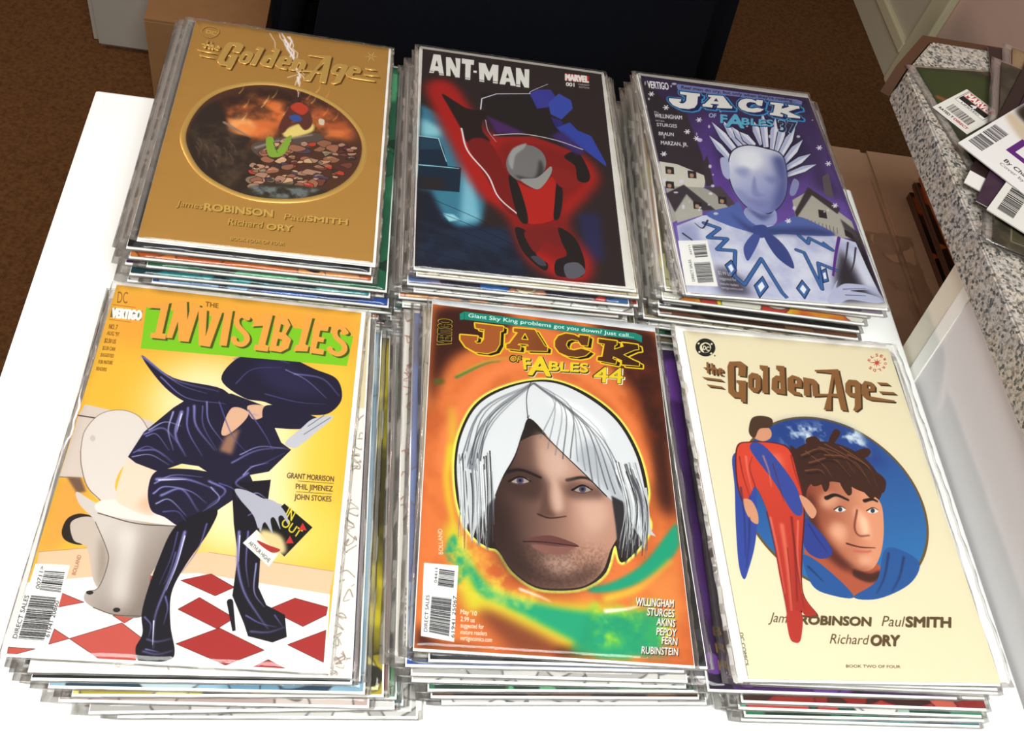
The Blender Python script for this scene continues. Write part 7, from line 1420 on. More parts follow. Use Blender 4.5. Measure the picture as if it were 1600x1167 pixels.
('s',[137.3,121.9,142.3,155.5,139.7,183.6],'1c1a1c',.9,.2,0,1,.9,0),
('s',[37.2,134.8,38.6,158.5,38,186.3],'8e9298',.9,.2,0,1,.9,0),
('s',[136.1,135.5,142.3,155.5,136.7,183.7],'f2f4f6',.9,.2,0,1,.9,0),
('s',[35.1,127.4,36.7,158.7,35.9,191.1],'8e9298',.9,.2,0,1,.9,0),
('s',[141.5,125,146.6,155,141.4,188.9],'8e9298',.9,.2,0,1,.9,0),
('s',[22.5,137.8,24.2,160.1,23.5,187.9],'5a5c62',.9,.2,0,1,.9,0),
('s',[138.2,124.5,143.4,155.4,137.4,183.2],'8e9298',.9,.2,0,1,.9,0),
('s',[37.7,134.6,39,158.5,41.1,189.1],'f2f4f6',.9,.2,0,1,.9,0),
('s',[130.8,123,136,156.2,134.9,179.6],'1c1a1c',.9,.2,0,1,.9,0),
('s',[34.6,128.3,36.1,158.8,35,187.3],'8e9298',.9,.2,0,1,.9,0),
('s',[130.1,124.6,135.4,156.2,129.7,190.7],'4a4c52',.9,.2,0,1,.9,0),
('s',[36.3,130.2,37.7,158.6,36.6,183],'5a5c62',.9,.2,0,1,.9,0),
('s',[140.4,127.6,145.8,155.1,143.5,180],'8e9298',.9,.2,0,1,.9,0),
('s',[34.8,140.5,36.1,158.8,35,178.1],'f2f4f6',.9,.2,0,1,.9,0),
('s',[142.3,135.2,148.4,154.8,143.2,191.9],'4a4c52',.9,.2,0,1,.9,0),
('s',[42.8,123.9,44.1,157.9,44.1,190.2],'1c1a1c',.9,.2,0,1,.9,0),
('s',[139.5,128.9,145,155.2,143.6,190.2],'8e9298',.9,.2,0,1,.9,0),
('s',[41.2,125.6,42.5,158.1,41.7,177.9],'8e9298',.9,.2,0,1,.9,0),
('s',[139.9,134.5,145.9,155.1,144.5,190.8],'4a4c52',.9,.2,0,1,.9,0),
('s',[34.9,132.8,36.3,158.8,35.2,186.8],'f2f4f6',.9,.2,0,1,.9,0),
('s',[130.5,129.7,136.2,156.2,131.4,192.8],'f2f4f6',.9,.2,0,1,.9,0),
('s',[35.6,126.4,37.1,158.7,39.4,187],'8e9298',.9,.2,0,1,.9,0),
('s',[140.9,125.9,146.1,155.1,139.9,184.8],'f2f4f6',.9,.2,0,1,.9,0),
('s',[40.3,127.9,41.6,158.2,41,192.8],'1c1a1c',.9,.2,0,1,.9,0),
('s',[128.6,129.4,134.3,156.4,131.7,183.2],'f2f4f6',.9,.2,0,1,.9,0),
('s',[38.9,128.6,40.3,158.3,40.7,184.8],'1c1a1c',.9,.2,0,1,.9,0),
('s',[134.2,134.2,140.2,155.7,139.6,175.9],'f2f4f6',.9,.2,0,1,.9,0),
('s',[23.2,142.8,24.7,160.1,26.7,180.4],'dcdfe3',.9,.2,0,1,.9,0),
('s',[135.6,123.6,140.8,155.7,134,182.7],'8e9298',.9,.2,0,1,.9,0),
('s',[30.6,131.2,32.2,159.2,31.4,184.2],'8e9298',.9,.2,0,1,.9,0),
('s',[129.1,122,134.2,156.4,132.1,190.2],'4a4c52',.9,.2,0,1,.9,0),
('s',[34.6,130.9,36.1,158.8,37,191.4],'f2f4f6',.9,.2,0,1,.9,0),
('s',[132.9,130.9,138.7,155.9,134.8,182.4],'f2f4f6',.9,.2,0,1,.9,0),
('s',[33,132,34.5,159,35.8,186],'8e9298',.9,.2,0,1,.9,0),
('s',[130.9,125.8,136.3,156.1,133.1,190.3],'4a4c52',.9,.2,0,1,.9,0),
('s',[27.1,140.7,28.5,159.6,30.9,185],'1c1a1c',.9,.2,0,1,.9,0),
('s',[142.7,122.2,147.6,154.9,144.4,191.5],'8e9298',.9,.2,0,1,.9,0),
('s',[38.5,137.9,39.7,158.4,40.7,190.2],'5a5c62',.9,.2,0,1,.9,0),
('s',[135.8,133.3,141.8,155.5,139.9,183.7],'f2f4f6',.9,.2,0,1,.9,0),
('s',[27,126,28.8,159.6,27.6,180.5],'dcdfe3',.9,.2,0,1,.9,0),
('s',[141.4,132.8,147.3,154.9,141.6,190.3],'1c1a1c',.9,.2,0,1,.9,0),
('s',[22.5,137.7,24.2,160.1,26.5,195.4],'f2f4f6',.9,.2,0,1,.9,0),
('s',[137.2,121.6,142.1,155.5,140.5,184.3],'f2f4f6',.9,.2,0,1,.9,0),
('s',[38,133.7,39.4,158.4,38.1,187.4],'f2f4f6',.9,.2,0,1,.9,0),
('s',[136.5,123.8,141.6,155.6,133.8,193.6],'4a4c52',.9,.2,0,1,.9,0),
('s',[36.5,135,37.8,158.6,39.2,184.5],'dcdfe3',.9,.2,0,1,.9,0),
('s',[132.2,135.6,138.4,155.9,134.6,193],'c8ccd0',.9,.2,0,1,.9,0),
('s',[30.5,142,31.9,159.3,32.1,191.3],'1c1a1c',.9,.2,0,1,.9,0),
('s',[128.8,133.3,134.9,156.3,132.8,185.2],'4a4c52',.9,.2,0,1,.9,0),
('s',[32.9,140.4,34.3,159,33.2,179.9],'dcdfe3',.9,.2,0,1,.9,0),
('s',[138.9,135,145,155.2,141.3,190.4],'4a4c52',.9,.2,0,1,.9,0),
('s',[24.8,128.1,26.6,159.9,27.6,195],'1c1a1c',.9,.2,0,1,.9,0),
('s',[140.7,134.8,146.8,155,141,187.7],'4a4c52',.9,.2,0,1,.9,0),
('s',[31.2,135.1,32.7,159.2,32.2,182.1],'5a5c62',.9,.2,0,1,.9,0),
('s',[126.3,134.3,132.5,156.6,126.7,186.7],'c8ccd0',.9,.2,0,1,.9,0),
('s',[27.3,138.9,28.9,159.6,28.3,195.8],'dcdfe3',.9,.2,0,1,.9,0),
('s',[135.2,124.4,140.4,155.7,136.7,191.7],'4a4c52',.9,.2,0,1,.9,0),
('s',[36.6,132.6,38,158.6,39.3,192.4],'f2f4f6',.9,.2,0,1,.9,0),
('s',[133.4,128.5,139,155.9,133.8,180],'f2f4f6',.9,.2,0,1,.9,0),
('s',[38.2,140.8,39.4,158.4,41.1,181.6],'f2f4f6',.9,.2,0,1,.9,0),
('s',[130.1,123.9,135.4,156.2,132.6,188],'8e9298',.9,.2,0,1,.9,0),
('s',[22.5,128.8,24.4,160.1,23.2,182.5],'8e9298',.9,.2,0,1,.9,0),
('s',[128.4,123.8,133.7,156.4,127.8,192.7],'f2f4f6',.9,.2,0,1,.9,0),
('s',[22.7,136,24.4,160.1,25.6,179.1],'dcdfe3',.9,.2,0,1,.9,0),
('s',[132.4,127.3,137.9,156,130.8,187.7],'c8ccd0',.9,.2,0,1,.9,0),
('s',[38.6,130.8,40,158.4,40.4,179.5],'dcdfe3',.9,.2,0,1,.9,0),
('s',[131.7,123.4,136.8,156.1,135.7,191.9],'c8ccd0',.9,.2,0,1,.9,0),
('s',[24.1,137.6,25.7,160,25.9,186.8],'8e9298',.9,.2,0,1,.9,0),
('s',[138.6,122.5,143.5,155.4,143.6,180.9],'8e9298',.9,.2,0,1,.9,0),
('s',[34.5,126.3,36.1,158.8,36.4,184],'5a5c62',.9,.2,0,1,.9,0),
('s',[138.7,132,144.5,155.3,141.5,188.1],'4a4c52',.9,.2,0,1,.9,0),
('s',[25.4,141.1,26.9,159.8,28,180.9],'8e9298',.9,.2,0,1,.9,0),
('s',[142.2,134.2,148.2,154.9,145.2,186.3],'1c1a1c',.9,.2,0,1,.9,0),
('s',[31.4,136.2,32.9,159.2,33.1,183.7],'8e9298',.9,.2,0,1,.9,0),
('s',[129.9,123.5,135.1,156.3,129.2,186.2],'f2f4f6',.9,.2,0,1,.9,0),
('s',[34.8,130.7,36.3,158.8,35.7,184.7],'dcdfe3',.9,.2,0,1,.9,0),
('s',[141.8,127.7,147.1,155,141.2,187.5],'f2f4f6',.9,.2,0,1,.9,0),
('s',[33.6,141.1,34.9,158.9,35.3,192],'8e9298',.9,.2,0,1,.9,0),
('s',[127.1,134.8,133.3,156.5,127.3,181.3],'c8ccd0',.9,.2,0,1,.9,0),
('s',[24.1,135.6,25.8,159.9,28,180.7],'f2f4f6',.9,.2,0,1,.9,0),
('s',[138.8,127.1,144.1,155.3,141.8,189.6],'4a4c52',.9,.2,0,1,.9,0),
('s',[38.8,134.6,40.1,158.4,41.9,191.2],'5a5c62',.9,.2,0,1,.9,0),
('s',[135.8,129.7,141.5,155.6,136,180],'1c1a1c',.9,.2,0,1,.9,0),
('s',[39.6,138.6,40.8,158.3,40.9,184.5],'f2f4f6',.9,.2,0,1,.9,0),
('s',[140.6,128.9,146.1,155.1,142.8,186.3],'8e9298',.9,.2,0,1,.9,0),
('s',[44,139,45.2,157.8,45.9,177.4],'8e9298',.9,.2,0,1,.9,0),
('s',[130.2,123.5,135.4,156.2,134.4,179.9],'f2f4f6',.9,.2,0,1,.9,0),
('s',[25.6,128.9,27.4,159.8,29.1,182.4],'dcdfe3',.9,.2,0,1,.9,0),
('s',[141.2,122.2,146.1,155.1,140.4,186.9],'c8ccd0',.9,.2,0,1,.9,0),
('s',[72.1,63.3,68.4,75.9,68.7,92.1,70.5,96.7,87.9,115.4,107.2,135,121,149.9],'15131a',.4,.8,0,1,1,0),
('s',[69.8,92.6,64.5,109,59.4,126.7,51.4,143.5],'15131a',.4,.7,0,1,1,0),
('f',[[-2.5,-1.8,170.6,-.7,169.9,6,-2.2,5]],'edf0f6',0,0,1),
('f',[[19.7,11.1,23.1,8.3,152.5,9.2,157.4,11.2,156.7,17.7,151.2,15.5,23.3,15.9,20.1,16.7]],'128a78',0,0,1),
('s',[23.1,8.3,23.3,15.9],'0a5a50',.4,.4,0,0,1,0),
('t','Giant Sky King problems got you down? Just call...',[26.1,13.1],[150.7,14],[26.4,9.6],'f4fbf4',1),
('s',[34,19.8,54.5,19.9,54.2,23.7,52.3,24.6,51.8,36.3,49,42.5,43.1,45.5,34.2,45.4,27.6,42,23.7,36,23.5,31.8,35.8,31.5,35.6,35.4,33.4,36,35.3,37.9,38.2,37.5,40.6,33.5,40.9,24.5,34.5,24],'f2cc22',2.4,2.4,0,0,1,1),
('s',[31.3,18.1,51.8,18.2,51.6,22,49.6,22.9,49.1,34.6,46.4,40.8,40.5,43.9,31.5,43.7,24.9,40.3,21,34.3,20.9,30.2,33.1,29.8,32.9,33.7,30.8,34.3,32.6,36.3,35.6,35.8,37.9,31.8,38.2,22.8,31.8,22.2],'f2cc22',2.4,2.4,0,0,1,1),
('s',[62.4,20.2,77.8,19.3,85,33.2,86.9,33.8,86.4,37.4,71.3,39,71.3,35.2,73.1,34.9,72.6,33.3,65.9,33.5,64.7,35.1,67.1,35.2,66.7,39.3,56.8,39.2,56.8,35.5,59.3,34.5,65.5,23.6,62.4,23.1],'f2cc22',2.4,2.4,0,0,1,1),
('s',[59.8,18.5,75.1,17.6,82.3,31.5,84.3,32.2,83.8,35.8,68.6,37.4,68.7,33.5,70.5,33.3,69.9,31.6,63.3,31.8,62,33.5,64.5,33.5,64,37.6,54.2,37.5,54.2,33.9,56.6,32.8,62.8,21.9,59.7,21.4],'f2cc22',2.4,2.4,0,0,1,1),
('s',[92.9,27.3,95.5,22.4,101.2,19.3,107.4,19.6,111.3,21.7,111.8,19.3,118.6,19.4,117,28.3,112.5,28.2,110.2,24.5,105.3,24,102.1,26,100.7,29.9,102.4,33.4,106.6,34,112.3,31.7,118.9,33.2,115,37.5,108.8,39.8,101.5,39.7,95.5,37.3,92.7,32.6],'f2cc22',2.4,2.4,0,0,1,1),
('s',[90.2,25.6,92.9,20.7,98.6,17.6,104.8,17.9,108.6,19.9,109.1,17.6,116,17.6,114.4,26.6,109.9,26.5,107.6,22.8,102.7,22.3,99.5,24.3,98.1,28.2,99.8,31.7,104,32.3,109.7,30,116.3,31.5,112.4,35.8,106.2,38.1,98.9,38,92.9,35.6,90,30.9],'f2cc22',2.4,2.4,0,0,1,1),
('s',[126,20.7,139.7,20.8,139.4,24.3,137.8,25,137.1,29.2,144.9,25,144,21.7,155.8,22,156,26,152.8,26.9,143.6,32.7,151.3,36.8,155.4,38.4,155.1,41.3,142.2,41.7,142.5,38,136,35.2,135.2,37.6,138.2,38.6,137.3,41.9,123.9,40.6,124.5,37.6,127.9,36.8,130.4,24.6,125.7,24.4],'f2cc22',2.4,2.4,0,0,1,1),
('s',[123.4,19,137.1,19.1,136.8,22.6,135.2,23.3,134.5,27.4,142.3,23.3,141.4,20,153.2,20.2,153.5,24.3,150.3,25.2,141,31,148.7,35.1,152.9,36.7,152.6,39.6,139.6,40,140,36.3,133.4,33.5,132.6,35.9,135.6,36.9,134.7,40.2,121.4,38.9,121.9,35.9,125.3,35.1,127.8,22.9,123.1,22.6],'f2cc22',2.4,2.4,0,0,1,1),
('f',[[34,19.8,54.5,19.9,54.2,23.7,52.3,24.6,51.8,36.3,49,42.5,43.1,45.5,34.2,45.4,27.6,42,23.7,36,23.5,31.8,35.8,31.5,35.6,35.4,33.4,36,35.3,37.9,38.2,37.5,40.6,33.5,40.9,24.5,34.5,24]],'140c08',0,0,1),
('f',[[32.7,18.9,53.2,19,52.9,22.9,51,23.8,50.5,35.4,47.7,41.7,41.8,44.7,32.9,44.5,26.3,41.1,22.3,35.1,22.2,31,34.4,30.7,34.3,34.5,32.1,35.2,33.9,37.1,36.9,36.7,39.3,32.6,39.5,23.6,33.1,23.1]],'140c08',0,0,1),
('f',[[62.4,20.2,77.8,19.3,85,33.2,86.9,33.8,86.4,37.4,71.3,39,71.3,35.2,73.1,34.9,72.6,33.3,65.9,33.5,64.7,35.1,67.1,35.2,66.7,39.3,56.8,39.2,56.8,35.5,59.3,34.5,65.5,23.6,62.4,23.1]],'140c08',0,0,1),
('f',[[61.1,19.4,76.5,18.5,83.7,32.4,85.6,33,85.1,36.6,69.9,38.2,70,34.4,71.8,34.1,71.3,32.4,64.6,32.6,63.4,34.3,65.8,34.4,65.4,38.4,55.5,38.4,55.5,34.7,57.9,33.6,64.1,22.7,61.1,22.3]],'140c08',0,0,1),
('f',[[92.9,27.3,95.5,22.4,101.2,19.3,107.4,19.6,111.3,21.7,111.8,19.3,118.6,19.4,117,28.3,112.5,28.2,110.2,24.5,105.3,24,102.1,26,100.7,29.9,102.4,33.4,106.6,34,112.3,31.7,118.9,33.2,115,37.5,108.8,39.8,101.5,39.7,95.5,37.3,92.7,32.6]],'140c08',0,0,1),
('f',[[91.6,26.5,94.2,21.6,99.9,18.5,106.1,18.8,109.9,20.8,110.5,18.4,117.3,18.5,115.7,27.5,111.2,27.4,108.9,23.7,104,23.2,100.8,25.1,99.4,29.1,101.1,32.5,105.3,33.1,111,30.8,117.6,32.4,113.7,36.6,107.5,39,100.2,38.9,94.2,36.5,91.4,31.7]],'140c08',0,0,1),
('f',[[126,20.7,139.7,20.8,139.4,24.3,137.8,25,137.1,29.2,144.9,25,144,21.7,155.8,22,156,26,152.8,26.9,143.6,32.7,151.3,36.8,155.4,38.4,155.1,41.3,142.2,41.7,142.5,38,136,35.2,135.2,37.6,138.2,38.6,137.3,41.9,123.9,40.6,124.5,37.6,127.9,36.8,130.4,24.6,125.7,24.4]],'140c08',0,0,1),
('f',[[124.7,19.8,138.4,20,138.1,23.5,136.5,24.2,135.8,28.3,143.6,24.2,142.7,20.8,154.5,21.1,154.8,25.1,151.5,26,142.3,31.8,150,35.9,154.1,37.5,153.9,40.5,140.9,40.8,141.2,37.1,134.7,34.4,133.9,36.7,136.9,37.7,136,41.1,122.6,39.8,123.2,36.7,126.6,36,129.1,23.7,124.4,23.5]],'140c08',0,0,1),
('s',[31.3,18.1,51.8,18.2,51.6,22,49.6,22.9,49.1,34.6,46.4,40.8,40.5,43.9,31.5,43.7,24.9,40.3,21,34.3,20.9,30.2,33.1,29.8,32.9,33.7,30.8,34.3,32.6,36.3,35.6,35.8,37.9,31.8,38.2,22.8,31.8,22.2],'f2cc22',1.5,1.5,0,0,1,1),
('g',[31.3,18.1,51.8,18.2,51.6,22,49.6,22.9,49.1,34.6,46.4,40.8,40.5,43.9,31.5,43.7,24.9,40.3,21,34.3,20.9,30.2,33.1,29.8,32.9,33.7,30.8,34.3,32.6,36.3,35.6,35.8,37.9,31.8,38.2,22.8,31.8,22.2],'a85a26',[51.8,13.1],'3c1c0e',[142.6,41.8],0,0),
('s',[59.8,18.5,75.1,17.6,82.3,31.5,84.3,32.2,83.8,35.8,68.6,37.4,68.7,33.5,70.5,33.3,69.9,31.6,63.3,31.8,62,33.5,64.5,33.5,64,37.6,54.2,37.5,54.2,33.9,56.6,32.8,62.8,21.9,59.7,21.4],'f2cc22',1.5,1.5,0,0,1,1),
('g',[59.8,18.5,75.1,17.6,82.3,31.5,84.3,32.2,83.8,35.8,68.6,37.4,68.7,33.5,70.5,33.3,69.9,31.6,63.3,31.8,62,33.5,64.5,33.5,64,37.6,54.2,37.5,54.2,33.9,56.6,32.8,62.8,21.9,59.7,21.4],'a85a26',[51.8,13.1],'3c1c0e',[142.6,41.8],0,0),
('f',[[67.9,22.1,70,27.4,65.4,27.5]],'140c08',0,0,1),
('s',[67.9,22.1,70,27.4,65.4,27.5],'f2cc22',.9,.9,0,0,1,1),
('s',[90.2,25.6,92.9,20.7,98.6,17.6,104.8,17.9,108.6,19.9,109.1,17.6,116,17.6,114.4,26.6,109.9,26.5,107.6,22.8,102.7,22.3,99.5,24.3,98.1,28.2,99.8,31.7,104,32.3,109.7,30,116.3,31.5,112.4,35.8,106.2,38.1,98.9,38,92.9,35.6,90,30.9],'f2cc22',1.5,1.5,0,0,1,1),
('g',[90.2,25.6,92.9,20.7,98.6,17.6,104.8,17.9,108.6,19.9,109.1,17.6,116,17.6,114.4,26.6,109.9,26.5,107.6,22.8,102.7,22.3,99.5,24.3,98.1,28.2,99.8,31.7,104,32.3,109.7,30,116.3,31.5,112.4,35.8,106.2,38.1,98.9,38,92.9,35.6,90,30.9],'a85a26',[51.8,13.1],'3c1c0e',[142.6,41.8],0,0),
('s',[123.4,19,137.1,19.1,136.8,22.6,135.2,23.3,134.5,27.4,142.3,23.3,141.4,20,153.2,20.2,153.5,24.3,150.3,25.2,141,31,148.7,35.1,152.9,36.7,152.6,39.6,139.6,40,140,36.3,133.4,33.5,132.6,35.9,135.6,36.9,134.7,40.2,121.4,38.9,121.9,35.9,125.3,35.1,127.8,22.9,123.1,22.6],'f2cc22',1.5,1.5,0,0,1,1),
('g',[123.4,19,137.1,19.1,136.8,22.6,135.2,23.3,134.5,27.4,142.3,23.3,141.4,20,153.2,20.2,153.5,24.3,150.3,25.2,141,31,148.7,35.1,152.9,36.7,152.6,39.6,139.6,40,140,36.3,133.4,33.5,132.6,35.9,135.6,36.9,134.7,40.2,121.4,38.9,121.9,35.9,125.3,35.1,127.8,22.9,123.1,22.6],'a85a26',[51.8,13.1],'3c1c0e',[142.6,41.8],0,0),
('t','OF',[56.3,48.8],[64.4,48.6],[56.9,43.3],'1a100a',4),
('t','OF',[56.6,48.4],[64,48.2],[57.3,43.6],'e6c428',1),
('t','F',[68,55.2],[72.7,54.9],[67.4,45.7],'f4f0c0',3),
('t','F',[67.5,54.7],[72.2,54.4],[66.9,45.2],'2a1c08',3),
('t','F',[66.9,54],[71.7,53.8],[66.3,44.5],'ecd02a',2),
('t','A',[71.1,59.3],[86.5,58.5],[72.4,43.5],'f4f0c0',3),
('t','A',[70.6,58.8],[86,58],[71.9,43],'2a1c08',3),
('t','A',[70,58.1],[85.5,57.4],[71.3,42.4],'ecd02a',2),
('t','BLES',[85.8,53.8],[114.3,51.9],[86.6,46],'f4f0c0',3),
('t','BLES',[85.4,53.3],[113.9,51.4],[86.1,45.5],'2a1c08',3),
('t','BLES',[84.8,52.7],[113.3,50.7],[85.5,44.8],'ecd02a',2),
('t','44',[117.6,58.9],[139.9,57.6],[119.1,45.6],'f4f0d0',2),
('t','44',[116.8,58.5],[139,56.9],[118.3,44.9],'241808',2),
('t','44',[117.3,58.3],[138.8,56.8],[118.7,45.2],'ecd02a',1),
('t','VERTIGO',[14.4,40.4],[14.3,17.3],[4.7,41],'c8a82a',2),
('t','VERTIGO',[14.1,40.1],[14.1,17.6],[4.9,40.7],'0c0806',1),
('f',[[3.1,206.4,24,206.6,22.8,254,3.5,251.7]],'fbfbfa',0,0,1),
('b',[8.7,227.3,20.6,227.9,19.8,251.2,8,249.5],34,8,'1c1c20'),
('b',[12.5,209.7,21.9,210.3,21.5,221.6,12,220.8],14,9,'1c1c20'),
('t','DIRECT SALES',[7,249.1],[7.3,226.8],[5,249],'202020',0),
('t','61941 25067',[22.8,251.6],[23.4,226],[20.9,251.5],'202020',0),
('t','04411',[11.4,218.6],[11.7,209.3],[9.8,218.6],'202020',0),
('t',"May '10",[26,236.8],[35.7,237.4],[26.2,234],'f6ece0',1),
('t','2.99 us',[26.2,241.2],[34.6,241.6],[26.3,238.4],'f6ece0',1),
('t','suggested for',[26.3,245.1],[40,245.1],[26.4,242.4],'f6ece0',1),
('t','mature readers',[26.4,249],[41.9,249],[26.5,246.3],'f6ece0',1),
('t','vertigocomics.com',[26.2,252.6],[44.9,252.6],[26.4,249.9],'f6ece0',1),
('t','WILLINGHAM',[134.9,224],[159.2,223.8],[135.6,219.1],'30180c',2),
('t','WILLINGHAM',[134.5,223.7],[158.9,223.4],[135.3,218.7],'fbf6ee',1),
('t','STURGES',[141.7,229.9],[158.9,230],[142.4,225.3],'30180c',2),
('t','STURGES',[141.3,229.6],[158.6,229.7],[142.1,224.9],'fbf6ee',1),
('t','AKINS',[147.1,235.8],[158.9,236.2],[147.9,231.3],'30180c',2),
('t','AKINS',[146.8,235.5],[158.5,235.9],[147.6,230.9],'fbf6ee',1),
('t','PEPOY',[146.4,242],[158.8,242.3],[147.2,237.5],'30180c',2),
('t','PEPOY',[146.1,241.7],[158.5,242],[146.9,237.1],'fbf6ee',1),
('t','FERN',[149.2,247.3],[158.8,247.6],[150,242.8],'30180c',2),
('t','FERN',[148.9,247],[158.5,247.3],[149.7,242.5],'fbf6ee',1),
('t','RUBINSTEIN',[136,254.1],[158.8,253.8],[136.7,249.7],'30180c',2),
('t','RUBINSTEIN',[135.6,253.8],[158.4,253.5],[136.3,249.4],'fbf6ee',1),
('t','BOLLAND',[14.5,199.9],[13.3,183],[11.8,200.2],'f4e8d8',0)],
'F':[('f',[[-2,-2,170,-2,170,261,-2,261]],'ebe0c0',0,0,1),
('f',[[154.5,136.6,152.2,154,145.4,170.3,134.5,184.3,120.4,195,103.9,201.7,86.2,204,68.5,201.7,52,195,37.9,184.3,27,170.3,20.2,154,17.8,136.6,20.2,119.1,27,102.8,37.9,88.9,52,78.1,68.5,71.4,86.2,69.1,103.9,71.4,120.4,78.1,134.5,88.9,145.4,102.8,152.2,119.1]],'6c5228',0,1,1),
('g',[152.8,136.6,150.6,153.6,143.9,169.4,133.3,183.1,119.5,193.5,103.4,200.1,86.2,202.3,68.9,200.1,52.9,193.5,39.1,183.1,28.5,169.4,21.8,153.6,19.6,136.6,21.8,119.5,28.5,103.7,39.1,90,52.9,79.6,68.9,73,86.2,70.8,103.4,73,119.5,79.6,133.3,90,143.9,103.7,150.6,119.5],'22468e',[71.1,76.7],'2a7ab8',[105,201.1],1,0),
('f',[[59,77.9,107.4,74.7,135.4,102.4,122.2,106.7,91.2,90.7,53.1,103.6]],'1c3c86',7,1,.7),
('n',[62,77.6,120.3,71.7,125.1,97.1,70.8,102,58.3,93.8],'d8e4ee',.95,9,3,4,0,.55,5),
('f',[[61.9,108.9,67.5,97.6,82.5,90.3,100.1,90.5,115.9,97.9,125.3,111,126.2,124.6,113.1,137.5,67.5,138.1,59.7,124.1]],'3c1c12',0,1,1),
('f',[[56.3,172.4,80.4,173.5,106.6,182.6,107.5,193.1,93.1,204.8,77.1,205.2,60.3,198.5]],'b4583c',0,1,1),
('g',[70.5,126.2,90,117.1,104.8,126.3,120.5,134,119.2,151.4,111.9,171.5,102.4,184.5,92.8,187.7,84.3,184,75.6,171.1,68.1,157.9,64.9,144.1],'8a3c28',[61.8,150],'e09a76',[107,157.9],1,0),
('f',[[100.5,141.3,107.5,146.6,107.6,160.7,101.1,163.9,98.6,152.9]],'f0b898',3,1,.8),
('f',[[80.6,131.3,91.4,133.3,83.2,142.7,75.4,140.4]],'f0b896',4,1,.7),
('f',[[76.5,157.3,87.1,159.4,86.8,170.4,79.1,168.2]],'e8a480',5,1,.7),
('f',[[66,149.7,73.5,168.6,88.1,185.1,101.6,185.6,92.3,189.3,77.4,184.4,64.5,171.9]],'6a2a1c',4,1,.7),
('s',[81,135,88.9,132.1,97.8,135.7],'1c0e0a',3,1.6,.3,1,1,0),
('s',[109.4,135.4,115.6,133.8,119.4,135.5],'1c0e0a',2.6,1.4,.3,1,1,0),
('f',[[93.6,142.7,92.8,143.7,91,144.5,88.8,145,86.7,144.9,85.3,144.3,85,143.4,85.8,142.4,87.6,141.6,89.8,141.2,91.9,141.2,93.3,141.8]],'efe4da',0,1,1),
('f',[[90.9,142.9,90.4,143.8,89.7,144.5,88.8,144.8,88.1,144.6,87.7,144,87.7,143.2,88.2,142.3,88.9,141.6,89.8,141.3,90.5,141.5,90.9,142.1]],'2c3c50',0,1,1),
('s',[84.7,143.4,89.9,140.7,93.7,142.4],'1c0e0a',.8,.5,0,1,1,0),
('f',[[117.9,142.3,117.1,143.3,115.2,144.2,113,144.6,110.9,144.5,109.5,143.9,109.2,143,110,142,111.8,141.2,114.1,140.7,116.2,140.8,117.6,141.4]],'efe4da',0,1,1),
('f',[[115.2,142.5,114.7,143.4,113.9,144.1,113,144.4,112.3,144.3,111.9,143.7,111.9,142.8,112.4,141.9,113.2,141.2,114.1,140.9,114.8,141.1,115.2,141.7]],'2c3c50',0,1,1),
('s',[108.9,143,114.3,140.3,118,142],'1c0e0a',.8,.5,0,1,1,0),
('s',[101.9,142.7,96.4,155.9,98,161.9,106,161.4],'6a2c1e',1.2,.8,.6,1,1,0),
('s',[87.4,168.2,96.4,170.3,107.5,170.4],'4a1814',1.3,.5,.3,1,1,0),
('s',[91.4,173.3,99.6,173.6,104.1,172.5],'c86a58',2,1,.8,1,1,0),
('f',[[74.4,110.9,98.9,105.6,118.2,110.1,125,124.7,120,131.6,105.1,125.1,88.8,121.7,73.4,125.9]],'3c1c12',0,1,1),
('s',[81.7,93.2,100.7,99.3,108.3,114],'8a5a3c',.9,.3,.3,1,.8,0),
('s',[91,91.4,111,104.6,117.6,122.3],'8a5a3c',.9,.3,.3,1,.8,0),
('s',[74.5,98.5,86.2,109.8,89.6,118.6],'8a5a3c',.9,.3,.3,1,.8,0),
('s',[102.4,92.8,119.2,106.9,123.2,124.8],'8a5a3c',.9,.3,.3,1,.8,0),
('f',[[67.9,132.3,71.8,137.8,70.2,160.5,79.7,176.3,87.7,186.4,77.4,184.4,65.2,163.6,63.5,149.8]],'4a1c14',4,1,.75),
('f',[[87.7,186.4,97.8,189,106.2,186.6,105.1,192,96,195.1,86.3,191.2]],'2c100c',1.5,1,.8),
('f',[[102.8,148.4,106.7,149.5,105.9,158,102,159.7]],'f6c8a8',1.5,1,.9),
('f',[[81.9,152.7,90.7,156.3,85.5,165,78.2,161.4]],'f0b898',4,1,.7),
('f',[[94.6,176.7,102.8,176.9,99.7,182.5,93,182.1]],'eab090',2.5,1,.7),
('f',[[79.4,96.5,76.9,88.9,85.1,85.6,88,91.6]],'3c1c12',0,1,1),
('f',[[96.8,91.8,105.6,81.3,101.9,78.5,94.6,88.8]],'3c1c12',0,1,1),
('f',[[113.3,96.6,123.4,92.5,125.3,96.4,117.8,101.5]],'3c1c12',0,1,1),
('f',[[124.9,112.6,130.5,118.2,126.5,127.6,122.8,126.4]],'3c1c12',0,1,1),
('f',[[94.7,121.2,97.6,131.4,101.6,129.6,102.1,120.6]],'3c1c12',0,1,1),
('f',[[109.7,124.5,114.4,133,118.4,131.2,117.6,122.3]],'3c1c12',0,1,1),
('f',[[80.8,119.4,81,129.8,85.2,126.5,86.7,118.9]],'3c1c12',0,1,1),
('f',[[68.6,99.1,63.8,94.9,64.1,105.7]],'3c1c12',0,1,1),
('s',[70.8,102,86.9,95.8,98.9,105.6],'7a4a30',1.3,.3,.4,1,.9,0),
('s',[71.3,104.4,87.4,98.3,99.5,108.1],'1c0a06',1.4,.4,.3,1,.8,0),
('s',[75.1,107.7,93.8,103,104.4,117.4],'7a4a30',1.3,.3,.4,1,.9,0),
